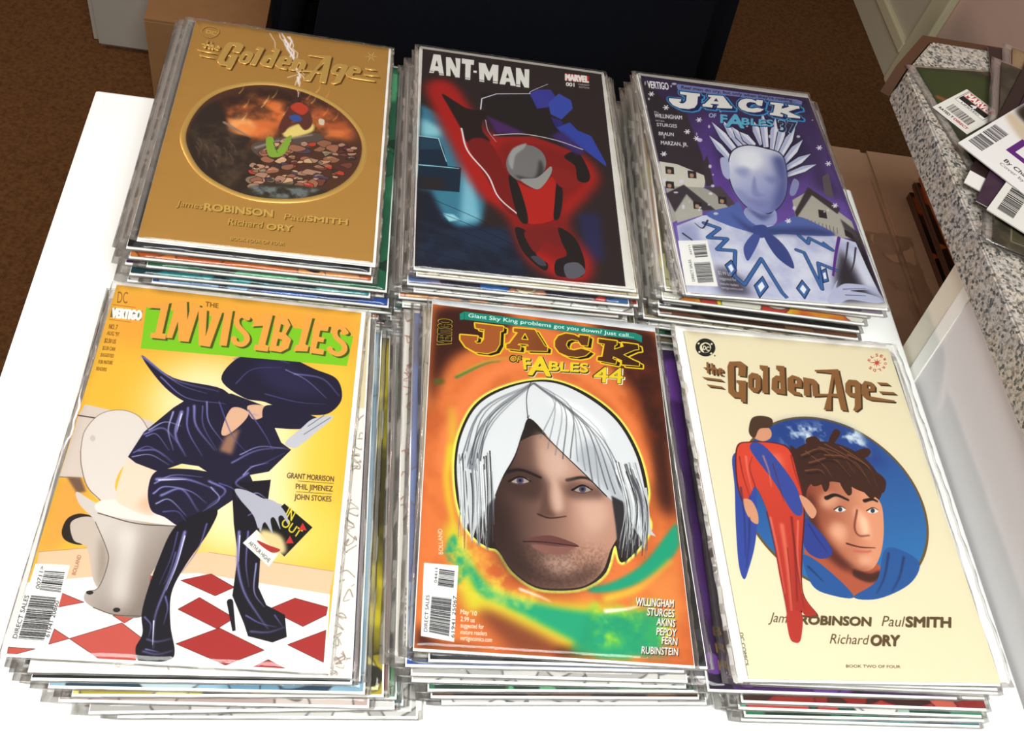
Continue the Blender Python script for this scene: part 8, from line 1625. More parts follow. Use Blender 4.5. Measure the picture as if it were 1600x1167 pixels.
('s',[75.7,110.1,94.3,105.4,104.9,119.8],'1c0a06',1.4,.4,.3,1,.8,0),
('s',[88.7,100.4,105.8,101.9,116.4,116.4],'7a4a30',1.3,.3,.4,1,.9,0),
('s',[89.2,102.8,106.3,104.4,116.9,118.8],'1c0a06',1.4,.4,.3,1,.8,0),
('s',[106.7,98.7,119.2,106.9,123,118.8],'7a4a30',1.3,.3,.4,1,.9,0),
('s',[107.2,101.2,119.6,109.4,123.5,121.2],'1c0a06',1.4,.4,.3,1,.8,0),
('s',[70.7,114.2,82.4,113.2,85.9,121.9],'7a4a30',1.3,.3,.4,1,.9,0),
('s',[71.2,116.6,82.9,115.6,86.4,124.3],'1c0a06',1.4,.4,.3,1,.8,0),
('f',[[114.2,171.3,128,171.8,136.9,180.7,124.6,195.3,99.5,206,82.3,205.4,101.9,193.5]],'20589c',0,1,1),
('f',[[53.5,178,66.5,185.1,82.4,204.9,66.6,204.7,55.1,198.3]],'20589c',0,1,1),
('s',[116.2,173.9,108.3,190.5,99.1,202.7],'123264',1.6,.6,.5,1,1,0),
('s',[126.7,176,119.5,189.8,110.5,200.8],'123264',1.6,.6,.5,1,1,0),
('s',[55.6,185.8,63.7,195.7],'123264',1.6,.6,.5,1,1,0),
('f',[[18.5,106.7,27.4,104.4,31.2,126.5,27.1,152.6,21.6,172.1,14.3,188.3,9.3,196.3,7.7,186.2,10.9,159.3,15.5,130.7]],'3048a0',0,1,1),
('f',[[59,150.2,70.2,160.5,75.3,175.2,65.1,179.9,56.3,172.4]],'2a3e92',0,1,1),
('f',[[22.9,98.7,33.8,93.6,52.6,93.1,63.1,98,64.7,117.7,64.7,132.5,61.8,150,53.5,178,47.9,204.3,54.5,218.8,47,220.2,43.6,217.4,39,234.1,34.2,236.2,31.9,232,34.2,215,34.2,192.3,35.7,168.4,35.2,146.3,30.6,129.5,25.1,135.7,19.2,141.9,17.7,124.7]],'5a140e',0,1,1),
('g',[23.7,99.3,34.3,94.4,52.3,93.9,62.3,98.8,63.7,118.2,63.7,132.8,60.8,149.9,52.7,177.5,47.1,203.4,53.5,217.8,46.2,219.2,42.9,216.4,38.4,232.9,33.8,234.9,31.7,230.8,33.9,214,34.1,191.6,35.6,168.1,35.3,146.3,30.9,129.7,25.7,135.8,20,141.9,18.7,124.9],'d8452e',[35.7,105.2],'b02c20',[43.3,214.5],1,0),
('f',[[44.4,104.4,54.6,103.5,53.2,115.7,44.6,116.5]],'f08468',5,1,.7),
('s',[43.7,156.9,41.4,184,36.2,224.6],'f0866c',3,1.5,1.5,1,.7,0),
('s',[52,150.7,48.1,178.3,42.4,209.6],'7a1c14',1.4,.8,.8,1,1,0),
('f',[[32.7,99.3,43.4,95.8,59.7,124.1,61.2,145.8,54.1,147.7,45.4,125.3]],'34489c',0,1,1),
('f',[[38,83.1,45.4,79.8,51.5,82.4,50.7,88.9,44.1,92.6,37.7,90.1]],'d89a78',0,1,1),
('f',[[35.1,83.4,39.4,74,47.2,71.3,54.7,73.4,52.6,80.4,43.4,82.6,38.3,90.1,35.2,88.5]],'4a3020',0,1,1),
('f',[[19.7,139.6,25.6,140,28.2,148.3,27,156.7,22.9,155.6,20,148.9]],'d89a78',0,1,1),
('f',[[61.5,134.2,67.3,136.7,71.4,145,67.1,151,63.4,145.6]],'d89a78',0,1,1),
('s',[23.6,106.3,23.4,121.3,25.3,139.1],'6a1410',.8,.3,.3,1,.85,0),
('s',[30.6,129.5,29.5,114.8,33.4,105.4],'6a1410',.7,.3,.3,1,.85,0),
('s',[62.5,102.7,62.6,117.9,64.4,134],'6a1410',.8,.3,.3,1,.85,0),
('s',[34.9,147.8,35.1,171.2,34.3,200,33.1,227.2],'6a1410',.8,.3,.3,1,.85,0),
('s',[50.7,161.9,47.4,188.9,45.9,214.4],'6a1410',.7,.3,.3,1,.85,0),
('s',[47.4,110.2,48.2,125.1,49.1,139.6],'6a1410',.6,.3,.3,1,.85,0),
('s',[44,173.2,40.6,199.6,37.3,222.2],'6a1410',.6,.3,.3,1,.85,0),
('s',[28.5,105.8,27.4,118,27.7,132.6],'f4907a',1.4,.5,.8,1,.7,0),
('s',[36.7,151.8,36.6,176.4,35.2,205],'f4907a',1.3,.5,.8,1,.7,0),
('s',[56.1,153.2,50,178.2,47.1,204.3],'f4907a',1.2,.5,.8,1,.7,0),
('s',[41.5,104.6,43.1,116.6,42.4,128.5],'f4907a',1.4,.5,.8,1,.7,0),
('s',[19.9,130.4,18,153.2,13.5,180.6],'1c2460',1.2,.5,.5,1,.8,0),
('s',[21.6,153,18.1,169.6,12.4,188.5],'1c2460',1.2,.5,.5,1,.8,0),
('s',[63.2,155.5,67.3,166.2,71.7,175.4],'1c2460',1.2,.5,.5,1,.8,0),
('t','James',[20.3,223.5],[38.3,224.5],[23.4,217.5],'5a4628',0),
('t','ROBINSON',[40.8,224.4],[88.7,224.3],[42.7,219],'5a4628',3),
('t','Paul',[96.3,224.2],[111.1,224.2],[99.9,217.5],'5a4628',0),
('t','SMITH',[113.3,224.1],[144.9,223.6],[115.6,217.8],'5a4628',3),
('t','Richard',[57.7,236.3],[83,236.4],[60.8,230.2],'5a4628',0),
('t','ORY',[85.2,236.8],[104.5,236.6],[87.6,230.4],'5a4628',3),
('f',[[33.5,218,43.6,217.4,39,234.1,34.2,236.2,31.9,232]],'b83228',0,1,1),
('t','BOOK TWO OF FOUR',[64.8,251],[101.3,250.7],[65.2,249.3],'50401f',1),
('t','DC COMICS',[-.3,231.2],[-.6,251.1],[1.7,231.1],'303030',1),
('f',[[21.9,15.9,19.1,19.7,15.3,22,11.2,22.2,8.1,20.2,6.8,16.5,7.5,12.2,10.2,8.4,14.1,6,18.1,5.8,21.3,7.9,22.6,11.6]],'161614',0,1,1),
('f',[[19.2,13.7,18.1,16.2,16.2,18.2,13.8,19.1,11.6,18.7,10.3,17.1,10.1,14.8,11.1,12.2,13.1,10.2,15.5,9.3,17.7,9.7,19,11.3]],'efe6c4',0,1,1),
('f',[[12.1,12.7,15.3,10.2,18.2,11.4,18.3,15.3,15.4,18.3,13.1,18.9,12.2,16.5]],'161614',0,0,1),
('t','DC',[12.3,16.3],[16.7,17],[13.5,12.6],'efe6c4',2),
('f',[[10.8,10.8,10.6,11.3,10.2,11.6,9.7,11.8,9.3,11.8,9,11.5,9,11,9.2,10.5,9.6,10.2,10,10,10.5,10,10.8,10.3]],'efe6c4',0,1,1),
('f',[[21.1,10.1,20.9,10.6,20.5,11,20,11.1,19.6,11.1,19.3,10.8,19.3,10.3,19.5,9.9,19.9,9.5,20.3,9.3,20.8,9.4,21.1,9.7]],'efe6c4',0,1,1),
('f',[[10.1,18.7,9.9,19.1,9.5,19.5,9,19.7,8.6,19.6,8.3,19.3,8.3,18.9,8.5,18.4,8.9,18,9.3,17.9,9.8,17.9,10,18.2]],'efe6c4',0,1,1),
('f',[[19.2,19,19,19.5,18.6,19.9,18.2,20.1,17.7,20,17.5,19.7,17.4,19.2,17.6,18.8,18,18.4,18.5,18.2,18.9,18.3,19.2,18.6]],'efe6c4',0,1,1),
('f',[[21.3,21,21.2,21.3,20.9,21.6,20.7,21.7,20.4,21.6,20.3,21.4,20.2,21.1,20.4,20.8,20.6,20.6,20.9,20.5,21.1,20.5,21.3,20.7]],'161614',0,1,1),
('f',[[157.9,14.6,154.7,15.2,153.8,14.7,155.2,14.1]],'c8402e',0,0,1),
('f',[[155.5,17.7,153.8,16,153.8,14.7,154.7,15.2]],'c8402e',0,0,1),
('f',[[152.1,19,152.8,16,153.8,14.7,153.8,16]],'c8402e',0,0,1),
('f',[[149.8,17.8,152.5,15.2,153.8,14.7,152.8,16]],'c8402e',0,0,1),
('f',[[146.8,14.8,152.9,14.1,153.8,14.7,152.5,15.3]],'c8402e',0,0,1),
('f',[[152.1,11.7,153.9,13.4,153.8,14.7,152.9,14.2]],'c8402e',0,0,1),
('f',[[155.5,10.4,154.8,13.4,153.8,14.7,153.9,13.4]],'c8402e',0,0,1),
('f',[[157.9,11.6,155.2,14.2,153.8,14.7,154.8,13.4]],'c8402e',0,0,1),
('t','E',[147.9,14.1],[149.4,11.9],[146.2,13.4],'c0503c',2),
('t','L',[150.6,10.8],[152.9,9.3],[150,8.8],'c0503c',2),
('t','S',[154.4,8.7],[156.6,8.3],[155.1,6.1],'c0503c',2),
('t','E',[157.9,8.5],[159.5,9.5],[159.8,6.2],'c0503c',2),
('t','W',[160.2,10.4],[160.5,12.3],[162.5,9],'c0503c',2),
('t','O',[160.4,13.6],[159.4,15.9],[162.5,13.6],'c0503c',2),
('t','R',[158.4,17.1],[156.5,19],[159.7,18.6],'c0503c',2),
('t','L',[155.1,19.9],[152.7,20.8],[155,22.2],'c0503c',2),
('t','D',[151.3,21],[149.3,20.6],[150,23.5],'c0503c',2),
('t','S',[148.3,20.1],[147.4,18.5],[146.2,21.9],'c0503c',2),
('f',[[32.5,26.5,41.6,25.4,45.4,28.6,42.9,39.1,37.1,38.7,38.7,32.3,37.5,30,35.5,30.5,31.9,51,32.8,53.7,34.9,52.8,36.3,45.6,34.5,45.3,35,42.9,42.5,42.7,38.5,62.2,34.9,61.9,35,58.4,29.5,58.3,26.5,54.4,30.1,31.1]],'3c2a14',0,0,1),
('f',[[48.6,34.8,53.5,35.7,54.6,39.2,52.6,48.7,49.2,52.6,45.1,51.7,43,48.4,45.1,38.1],[48.1,39.9,50.2,40.4,48.5,48.5,46.4,48]],'3c2a14',0,0,1),
('f',[[56.3,27.3,62.9,27.6,57.7,52.4,53.1,52.2,58.2,31.5,55.7,31.1]],'3c2a14',0,0,1),
('f',[[69.6,26.5,76.3,26.5,71.3,52.4,63.8,51.8,61,48.5,63.6,38.9,67.5,35.6,70.2,36,71.2,30.8,68.7,30.3],[67.6,40.6,69.4,41.1,68.3,47.7,66.1,47.3]],'3c2a14',0,0,1),
('f',[[80.7,34.1,86.1,35.6,87.2,39.2,85.7,45.1,80,45,79.4,48.7,83.4,49.4,83.9,52.4,77.1,51.7,73.7,48.6,76,37.5],[81.1,37.7,83.3,38.1,82.4,41.9,80.2,41.4]],'3c2a14',0,0,1),
('f',[[89.2,35.3,91.9,35.7,97.6,36.2,99.6,40,97.6,51.2,92.9,52.2,94.7,41.2,93,40.7,90.7,52,86,51.9]],'3c2a14',0,0,1),
('f',[[100.4,27.7,120.2,25.1,117.6,62.7,112.6,62.4,113.1,51,108,50.8,104.8,62.9,98.7,63.2,104.9,50.5,95.5,51.9,96.2,49.4,106,48.6,113.7,29.6,100,29.2],[114.7,33.1,113.1,47.9,108.7,48.3]],'3c2a14',0,0,1),
('f',[[126.3,34.1,132.9,34.1,135.4,36.7,129.6,58.9,124.7,62.5,122.4,61.8,124.7,58,127,50,122.1,49,120.4,45.6,122.5,38.1],[126.8,39.1,129.7,39.5,128.1,46.2,124.9,45.9]],'3c2a14',0,0,1),
('f',[[139.5,34.1,145.2,34.9,146.8,38.4,145.5,42.9,140,43.5,139.4,47.9,159.8,50.1,158.6,51.6,139.6,51.5,134.9,49.8,133.3,46.4,135.7,38.2],[140.4,37.6,143,38.1,142.1,41.1,139.6,40.6]],'3c2a14',0,0,1),
('f',[[149.4,34.4,158.1,34.2,160.2,36.2,150.7,36.5]],'3c2a14',0,0,1),
('f',[[148.9,42.5,160.9,42.4,163,44.2,149.6,44.7]],'3c2a14',0,0,1),
('f',[[8.1,42.3,23.1,43.2,25.2,45,11.1,44.1]],'3c2a14',0,0,1),
('f',[[11,48.7,22.5,49.5,24.1,51.2,12.5,50.6]],'3c2a14',0,0,1),
('f',[[14.3,28.6,16,28.7,14.7,38.7,13,38.6]],'3c2a14',0,0,1),
('f',[[11.4,33.6,18.1,33.7,17.9,34.9,11.2,34.8]],'3c2a14',0,0,1),
('f',[[17.6,29.4,19.4,29.5,19.3,32.7,21,33.1,21.6,35,21,39.7,19.3,39.6,19.8,35.2,18.6,35.1,18.3,39.5,16.6,39.4]],'3c2a14',0,0,1),
('f',[[23.5,33.1,25.7,33.4,26.4,35.3,26,37.1,23.8,36.8,23.7,38.5,25.6,38.9,25.2,39.8,22.5,39.5,21.8,37.9,22.4,34.4],[24,34.5,25.1,34.6,24.9,35.7,23.8,35.5]],'3c2a14',0,0,1),
('f',[[31.4,25.3,40.5,24.2,44.3,27.4,41.7,37.9,35.9,37.6,37.6,31.1,36.4,28.8,34.4,29.3,30.7,49.9,31.7,52.6,33.7,51.7,35.2,44.4,33.3,44.2,33.8,41.7,41.4,41.6,37.4,61,33.8,60.7,33.9,57.2,28.3,57.1,25.4,53.3,29,30]],'8c5e32',0,0,1),
('f',[[47.4,33.6,52.3,34.5,53.5,38,51.4,47.6,48.1,51.5,43.9,50.5,41.9,47.2,44,36.9],[47,38.8,49,39.3,47.3,47.3,45.3,46.8]],'8c5e32',0,0,1),
('f',[[55.1,26.2,61.7,26.4,56.5,51.3,51.9,51.1,57,30.3,54.6,29.9]],'8c5e32',0,0,1),
('f',[[68.4,25.3,75.1,25.3,70.1,51.2,62.7,50.6,59.9,47.4,62.4,37.7,66.4,34.4,69.1,34.8,70,29.6,67.6,29.1],[66.5,39.5,68.3,40,67.2,46.6,65,46.1]],'8c5e32',0,0,1),
('f',[[79.6,32.9,85,34.5,86.1,38,84.6,43.9,78.9,43.8,78.2,47.5,82.3,48.2,82.8,51.3,76,50.6,72.6,47.4,74.9,36.3],[80,36.5,82.2,37,81.3,40.7,79.1,40.2]],'8c5e32',0,0,1),
('f',[[88,34.1,90.8,34.5,96.5,35.1,98.5,38.8,96.5,50.1,91.8,51,93.5,40.1,91.9,39.5,89.5,50.8,84.8,50.8]],'8c5e32',0,0,1),
('f',[[99.3,26.5,119.1,23.9,116.5,61.5,111.5,61.2,112,49.8,106.9,49.7,103.7,61.8,97.6,62.1,103.8,49.3,94.4,50.7,95.1,48.2,104.9,47.5,112.6,28.4,98.9,28],[113.6,31.9,112,46.7,107.6,47.2]],'8c5e32',0,0,1),
('f',[[125.2,32.9,131.8,32.8,134.3,35.5,128.6,57.8,123.6,61.4,121.3,60.6,123.6,56.9,125.9,48.8,121,47.9,119.3,44.5,121.4,36.9],[125.7,37.9,128.6,38.3,127,45.1,123.8,44.7]],'8c5e32',0,0,1),
('f',[[138.4,32.8,144.1,33.7,145.7,37.2,144.4,41.7,138.9,42.3,138.3,46.7,158.7,48.9,157.6,50.4,138.5,50.3,133.8,48.7,132.2,45.2,134.6,37],[139.3,36.4,141.9,36.9,141,39.9,138.5,39.5]],'8c5e32',0,0,1),
('f',[[148.3,33.2,157,33,159.1,35,149.6,35.3]],'8c5e32',0,0,1),
('f',[[147.8,41.4,159.8,41.2,161.9,43,148.5,43.5]],'8c5e32',0,0,1),
('f',[[7,41.2,21.9,42,24.1,43.8,10,43]],'8c5e32',0,0,1),
('f',[[9.8,47.5,21.4,48.4,22.9,50,11.3,49.5]],'8c5e32',0,0,1),
('f',[[13.1,27.4,14.8,27.5,13.5,37.6,11.8,37.5]],'8c5e32',0,0,1),
('f',[[10.2,32.4,16.9,32.5,16.7,33.7,10,33.6]],'8c5e32',0,0,1),
('f',[[16.5,28.2,18.2,28.3,18.1,31.5,19.8,31.9,20.4,33.9,19.8,38.6,18.1,38.5,18.7,34.1,17.4,33.9,17.1,38.3,15.4,38.2]],'8c5e32',0,0,1),
('f',[[22.3,31.9,24.5,32.2,25.3,34.2,24.8,36,22.6,35.6,22.5,37.4,24.5,37.7,24.1,38.6,21.4,38.4,20.7,36.7,21.2,33.2],[22.8,33.3,23.9,33.5,23.7,34.5,22.6,34.3]],'8c5e32',0,0,1)]}
GOLD_LETTERS = [[[31.4,25.3,40.5,24.2,44.3,27.4,41.7,37.9,35.9,37.6,37.6,31.1,36.4,28.8,34.4,29.3,30.7,49.9,31.7,52.6,33.7,51.7,35.2,44.4,33.3,44.2,33.8,41.7,41.4,41.6,37.4,61,33.8,60.7,33.9,57.2,28.3,57.1,25.4,53.3,29,30]],[[47.4,33.6,52.3,34.5,53.5,38,51.4,47.6,48.1,51.5,43.9,50.5,41.9,47.2,44,36.9],[47,38.8,49,39.3,47.3,47.3,45.3,46.8]],[[55.1,26.2,61.7,26.4,56.5,51.3,51.9,51.1,57,30.3,54.6,29.9]],[[68.4,25.3,75.1,25.3,70.1,51.2,62.7,50.6,59.9,47.4,62.4,37.7,66.4,34.4,69.1,34.8,70,29.6,67.6,29.1],[66.5,39.5,68.3,40,67.2,46.6,65,46.1]],[[79.6,32.9,85,34.5,86.1,38,84.6,43.9,78.9,43.8,78.2,47.5,82.3,48.2,82.8,51.3,76,50.6,72.6,47.4,74.9,36.3],[80,36.5,82.2,37,81.3,40.7,79.1,40.2]],[[88,34.1,90.8,34.5,96.5,35.1,98.5,38.8,96.5,50.1,91.8,51,93.5,40.1,91.9,39.5,89.5,50.8,84.8,50.8]],[[99.3,26.5,119.1,23.9,116.5,61.5,111.5,61.2,112,49.8,106.9,49.7,103.7,61.8,97.6,62.1,103.8,49.3,94.4,50.7,95.1,48.2,104.9,47.5,112.6,28.4,98.9,28],[113.6,31.9,112,46.7,107.6,47.2]],[[125.2,32.9,131.8,32.8,134.3,35.5,128.6,57.8,123.6,61.4,121.3,60.6,123.6,56.9,125.9,48.8,121,47.9,119.3,44.5,121.4,36.9],[125.7,37.9,128.6,38.3,127,45.1,123.8,44.7]],[[138.4,32.8,144.1,33.7,145.7,37.2,144.4,41.7,138.9,42.3,138.3,46.7,158.7,48.9,157.6,50.4,138.5,50.3,133.8,48.7,132.2,45.2,134.6,37],[139.3,36.4,141.9,36.9,141,39.9,138.5,39.5]],[[148.3,33.2,157,33,159.1,35,149.6,35.3]],[[147.8,41.4,159.8,41.2,161.9,43,148.5,43.5]],[[7,41.2,21.9,42,24.1,43.8,10,43]],[[9.8,47.5,21.4,48.4,22.9,50,11.3,49.5]],[[13.1,27.4,14.8,27.5,13.5,37.6,11.8,37.5]],[[10.2,32.4,16.9,32.5,16.7,33.7,10,33.6]],[[16.5,28.2,18.2,28.3,18.1,31.5,19.8,31.9,20.4,33.9,19.8,38.6,18.1,38.5,18.7,34.1,17.4,33.9,17.1,38.3,15.4,38.2]],[[22.3,31.9,24.5,32.2,25.3,34.2,24.8,36,22.6,35.6,22.5,37.4,24.5,37.7,24.1,38.6,21.4,38.4,20.7,36.7,21.2,33.2],[22.8,33.3,23.9,33.5,23.7,34.5,22.6,34.3]]]
OVAL = [14.5,156,13.3,132.5,20.2,106.4,33.8,87.6,55.1,74.8,78,70.7,104.5,75.6,129.7,89.9,147.8,112,154.8,135.7,151.4,163.4,137.6,186.1,116.6,200.9,91.6,207.1,68.1,206.5,45.6,197.3,28,182.2]

def low_ops(pal, seed, upc=True, sketch=None, words=None):
    r = random.Random(seed); o = [('f', [[-2, -2, 170, -2, 170, 261, -2, 261]], pal[0], 0, 0, 1), ('n', [-2, -2, 170, -2, 170, 261, -2, 261], pal[1], .8, 40, seed, 0, 0, .5, 4.)]
    for i in range(26):
        cx, cy = r.random() * 168, (r.random() * 259 if i < 12 else 232 + r.random() * 27); n = 7; R = 6 + r.random() * 22; a0 = r.random() * 6; pts = []
        for k in range(n):
            q = R * (.55 + .6 * r.random()); pts += [cx + q * math.cos(a0 + k * 6.283 / n), cy + q * .8 * math.sin(a0 + k * 6.283 / n)]
        o.append(('f', [pts], pal[1 + r.randrange(len(pal) - 1)], 0, 1, 1)); o.append(('s', pts, '18161a', .7, .7, 0, 1, .8, 1))
    o.append(('f', [[8, 8, 160, 8, 160, 48, 8, 48]], pal[2 % len(pal)], 3, 1, 1))
    if sketch:
        o = [('f', [[-2, -2, 170, -2, 170, 261, -2, 261]], 'f4f0e8', 0, 0, 1)]
        for i in range(150):
            x = r.choice((r.random() * 18, 150 + r.random() * 18, r.random() * 168)); y = r.random() * 170 + (0 if x < 30 else 90); p = [x, y]
            for k in range(4): x += r.uniform(-6, 6); y += r.uniform(-5, 5); p += [x, y]
            o.append(('s', p, sketch, .7, .4, 0, 1, .9, 0))
        o.append(('f', [[150, -2, 170, -2, 170, 80, 150, 80]], 'e8d8b0', 0, 0, 1))
    if upc:
        o += [('f', [[3, 200, 26, 200, 26, 256, 3, 256]], 'f8f7f4', 0, 0, 1), ('b', [10, 204, 22, 204, 22, 252, 10, 252], 30, seed, '1c1c20'), ('t', 'DIRECT SALES', (8, 250), (8, 214), (4.5, 250), '202020', 1)]
    for w in words or []: o.append(w)
    return o
PM = {}
def low_mat(pal, seed, **kw):
    k = (tuple(pal), seed, str(kw))
    if k not in PM: PM[k] = print_mat('printed_cover', paint(low_ops(pal, seed, **kw), 'cover_print', 1.6 if not kw.get('words') and not kw.get('sketch') else 2.5), .4)
    return PM[k]
COLS = {'white': ['ece8e2', 'd8d4d0', 'b8b4b0'], 'navy': ['141a30', '1e2c48', '3a4a6a', '0c0c14'], 'greypurple': ['8a7c90', '6c6478', 'a89aa8', '4c4858'], 'lightblue': ['9cc0d4', '6a98b4', 'c4d8e0', '204058'], 'magenta': ['9a3c98', '38a0b8', 'c8d0e0', '282838', '3ab0c8'],
 'dark': ['1a1c1e', '2c2a28', '38383c', '101014'], 'yellow': ['e0cc30', '282418', 'b8a428', 'e8dc80'], 'redbrown': ['6a2a20', '8c4030', '4a2018', 'b06848'], 'green': ['2c7a54', '1e5a40', '58a878', '143828'], 'pinkgrey': ['b49c98', 'c8b0a8', '90807c', 'd8c8c0'],
 'cream': ['e4d8b8', 'd0c4a4', 'f0e8d0', 'b09c78'], 'teal': ['1e6c74', '2a8c90', '78b4b4', '123c44'], 'orange': ['d87a34', 'c05c28', '3a2014', 'e89c58'], 'lilac': ['a898b4', '8878a0', 'c4b8cc', 'b87858'], 'purple': ['4a2468', '321848', '6a3c90', '201030'],
 'brown': ['5c3828', '744c34', '402418', '2c1a14'], 'tan': ['c09468', 'd8b488', '9c7048', 'e8d0a8'], 'red': ['b03430', '8c2420', 'c86050', '40201c'], 'blue': ['2850a0', '3c70c0', '1a3470', '8cb0d8'], 'olive': ['6c6840', '8c8858', '484628', 'a8a478'],
 'yellowred': ['e8d028', 'b83c30', 'e8d848', 'd8d4c8', 'e0c820'], 'multi': ['9a7888', '2860a0', 'd0c4a0', 'a87058', '2c2838', 'c03830'], 'greenwhite': ['3c8c6c', 'e8e4e0', '205040', 'c04038'], 'greenblue': ['58a848', '2c5c9c', 'e0dcd0', '1c2848', 'c8a848']}
WORDN = {'white': 'white', 'navy': 'dark navy', 'greypurple': 'grey purple', 'lightblue': 'pale blue', 'magenta': 'magenta and cyan', 'dark': 'near black', 'yellow': 'yellow and black', 'redbrown': 'red brown', 'green': 'green', 'pinkgrey': 'pinkish grey', 'cream': 'cream', 'teal': 'teal', 'orange': 'orange', 'lilac': 'lilac', 'purple': 'purple', 'brown': 'brown', 'tan': 'tan', 'red': 'red', 'blue': 'blue', 'olive': 'olive', 'yellowred': 'yellow and red', 'multi': 'many-coloured', 'greenwhite': 'green and white', 'greenblue': 'green and blue', 'sketch': 'white sketch-drawn', 'sketchred': 'white red-scrawled', 'words': 'purple yellow-lettered'}
ORD = ['', 'top', 'second', 'third', 'fourth', 'fifth', 'sixth', 'seventh', 'eighth', 'ninth', 'tenth', 'eleventh', 'twelfth', 'thirteenth', 'fourteenth', 'fifteenth', 'sixteenth', 'seventeenth', 'eighteenth']

# key: top centre x,y, cover height, yaw, scale, top label, stack phrase, margins, cover offset, lower layers (colour, dx, dy in mm, yaw in degrees)
STACKS = {
'A': (-.0129, .1797, .056, -.3, .9735, 'gold foil comic with an oval battle picture, in a clear sleeve', 'stack under the gold foil comic', (.010, .005, .004, .002),
 [('dark', -4, -3, -.3), ('white', -5, -5, .2), ('orange', -3, -8, 0), ('lilac', -6, -7, .5), ('green', 9, -9, -.4), ('purple', -6, -12, -.6), ('teal', -4, -13, .2), ('tan', 6, -10, .4), ('blue', 12, -13, -.5), ('white', -8, -14, .6), ('olive', 14, -12, 0), ('teal', 15, -15, -.8), ('orange', 4, -14, .4), ('navy', 17, -13, -.3), ('white', -3, -15, .5), ('multi', 18, -16, .2)]),
'B': (.1813, .1777, .062, .34, .9988, 'white bordered comic with red streak and dark blue city cover', 'stack under the red and dark blue comic', (.005, .004, .003, .0015),
 [('cream', 3, -2, .2), ('pinkgrey', 5, -3, -.4), ('multi', -3, -9, .3), ('red', 6, -8, 0), ('white', 4, -10, -.3), ('navy', -7, -12, .5), ('orange', -9, -4, .9), ('greenblue', 2, -14, -.3), ('white', -4, -13, .2), ('yellow', 10, -15, 0), ('teal', -8, -10, -.6), ('dark', 12, -12, .4), ('pinkgrey', -11, -14, 0), ('green', 9, -15, -.5), ('brown', -6, -12, .3), ('cream', 8, -14, .6), ('blue', -9, -15, 0)]),
'C': (.3883, .1861, .062, 2.1, 1.016, 'purple snowy comic with pale frosted bust, behind the cream comic', 'stack under the purple snowy comic', (.006, .003, .003, .002),
 [('greypurple', 3, -2, 0), ('olive', -5, -5, -2.0), ('yellowred', -8, -9, -1.5), ('white', -10, -10, -2.2), ('dark', -9, -13, -1.6), ('cream', -13, -8, -2.5), ('brown', -7, -17, -1.6), ('teal', -5, -18, -1.5), ('cream', -16, -10, -2.0), ('tan', -12, -14, -1.2), ('white', -9, -16, -2.4), ('pinkgrey', -17, -10, -1.9), ('green', -8, -17, -2.1), ('navy', -14, -12, -2.6), ('cream', -18, -15, -1.5), ('redbrown', -11, -17, -2.0), ('white', -15, -16, -2.2)]),
'D': (-.0230, -.1135, .047, -1.3, .9888, 'yellow comic with dark coated figure on a toilet, nearest left', 'stack under the yellow toilet comic', (.004, .005, .004, .0025),
 [('sketch', 9, -1, .6), ('navy', 6, -4, .2), ('dark', 9, -3, .9), ('greypurple', 14, -6, .8), ('lightblue', 18, -8, .4), ('magenta', 12, -11, .1), ('yellow', 27, -6, 1.4), ('redbrown', 31, -9, 1.2), ('pinkgrey', 22, -12, .2), ('green', 35, -10, 1.6), ('white', 33, -13, 2.2), ('teal', 40, -11, 1.5), ('white', 50, -14, 1.1)]),
'E': (.1942, -.1024, .050, -1.57, 1.003, 'orange comic with silver haired face and green swirls, front middle', 'stack under the silver haired face comic', (.004, .004, .003, .0015),
 [('dark', 5, 0, .4), ('cream', -2, -3, 0), ('blue', -8, 2, .6), ('sketchred', -14, -1, .7), ('white', -3, -6, .2), ('navy', 10, -9, .8), ('white', -2, -7, .3), ('lilac', 12, -12, .9), ('green', 6, -9, 1.3), ('dark', 14, -13, .7), ('brown', 9, -12, 1.2), ('purple', 12, -15, .9), ('white', 16, -13, 1.4), ('blue', 11, -17, 1.0)]),
'F': (.3915, -.1093, .052, .72, 1.0183, 'cream comic with man in a blue disc and red robed figure', 'stack under the cream comic', (.010, .010, .007, .002),
 [('greenwhite', 3, -1, -.3), ('navy', 4, -4, -1.2), ('blue', 9, 6, -.6), ('brown', 2, -7, -1.0), ('words', -17, 2, -.2), ('tan', 5, -9, .3), ('red', 8, -10, -.4), ('white', 12, -8, -1.4), ('greenwhite', 9, -13, -.5), ('dark', 2, -12, .5), ('green', 14, -14, .2), ('olive', 8, -17, -1.2), ('teal', 16, -13, -.3)]),
}
seed = 10
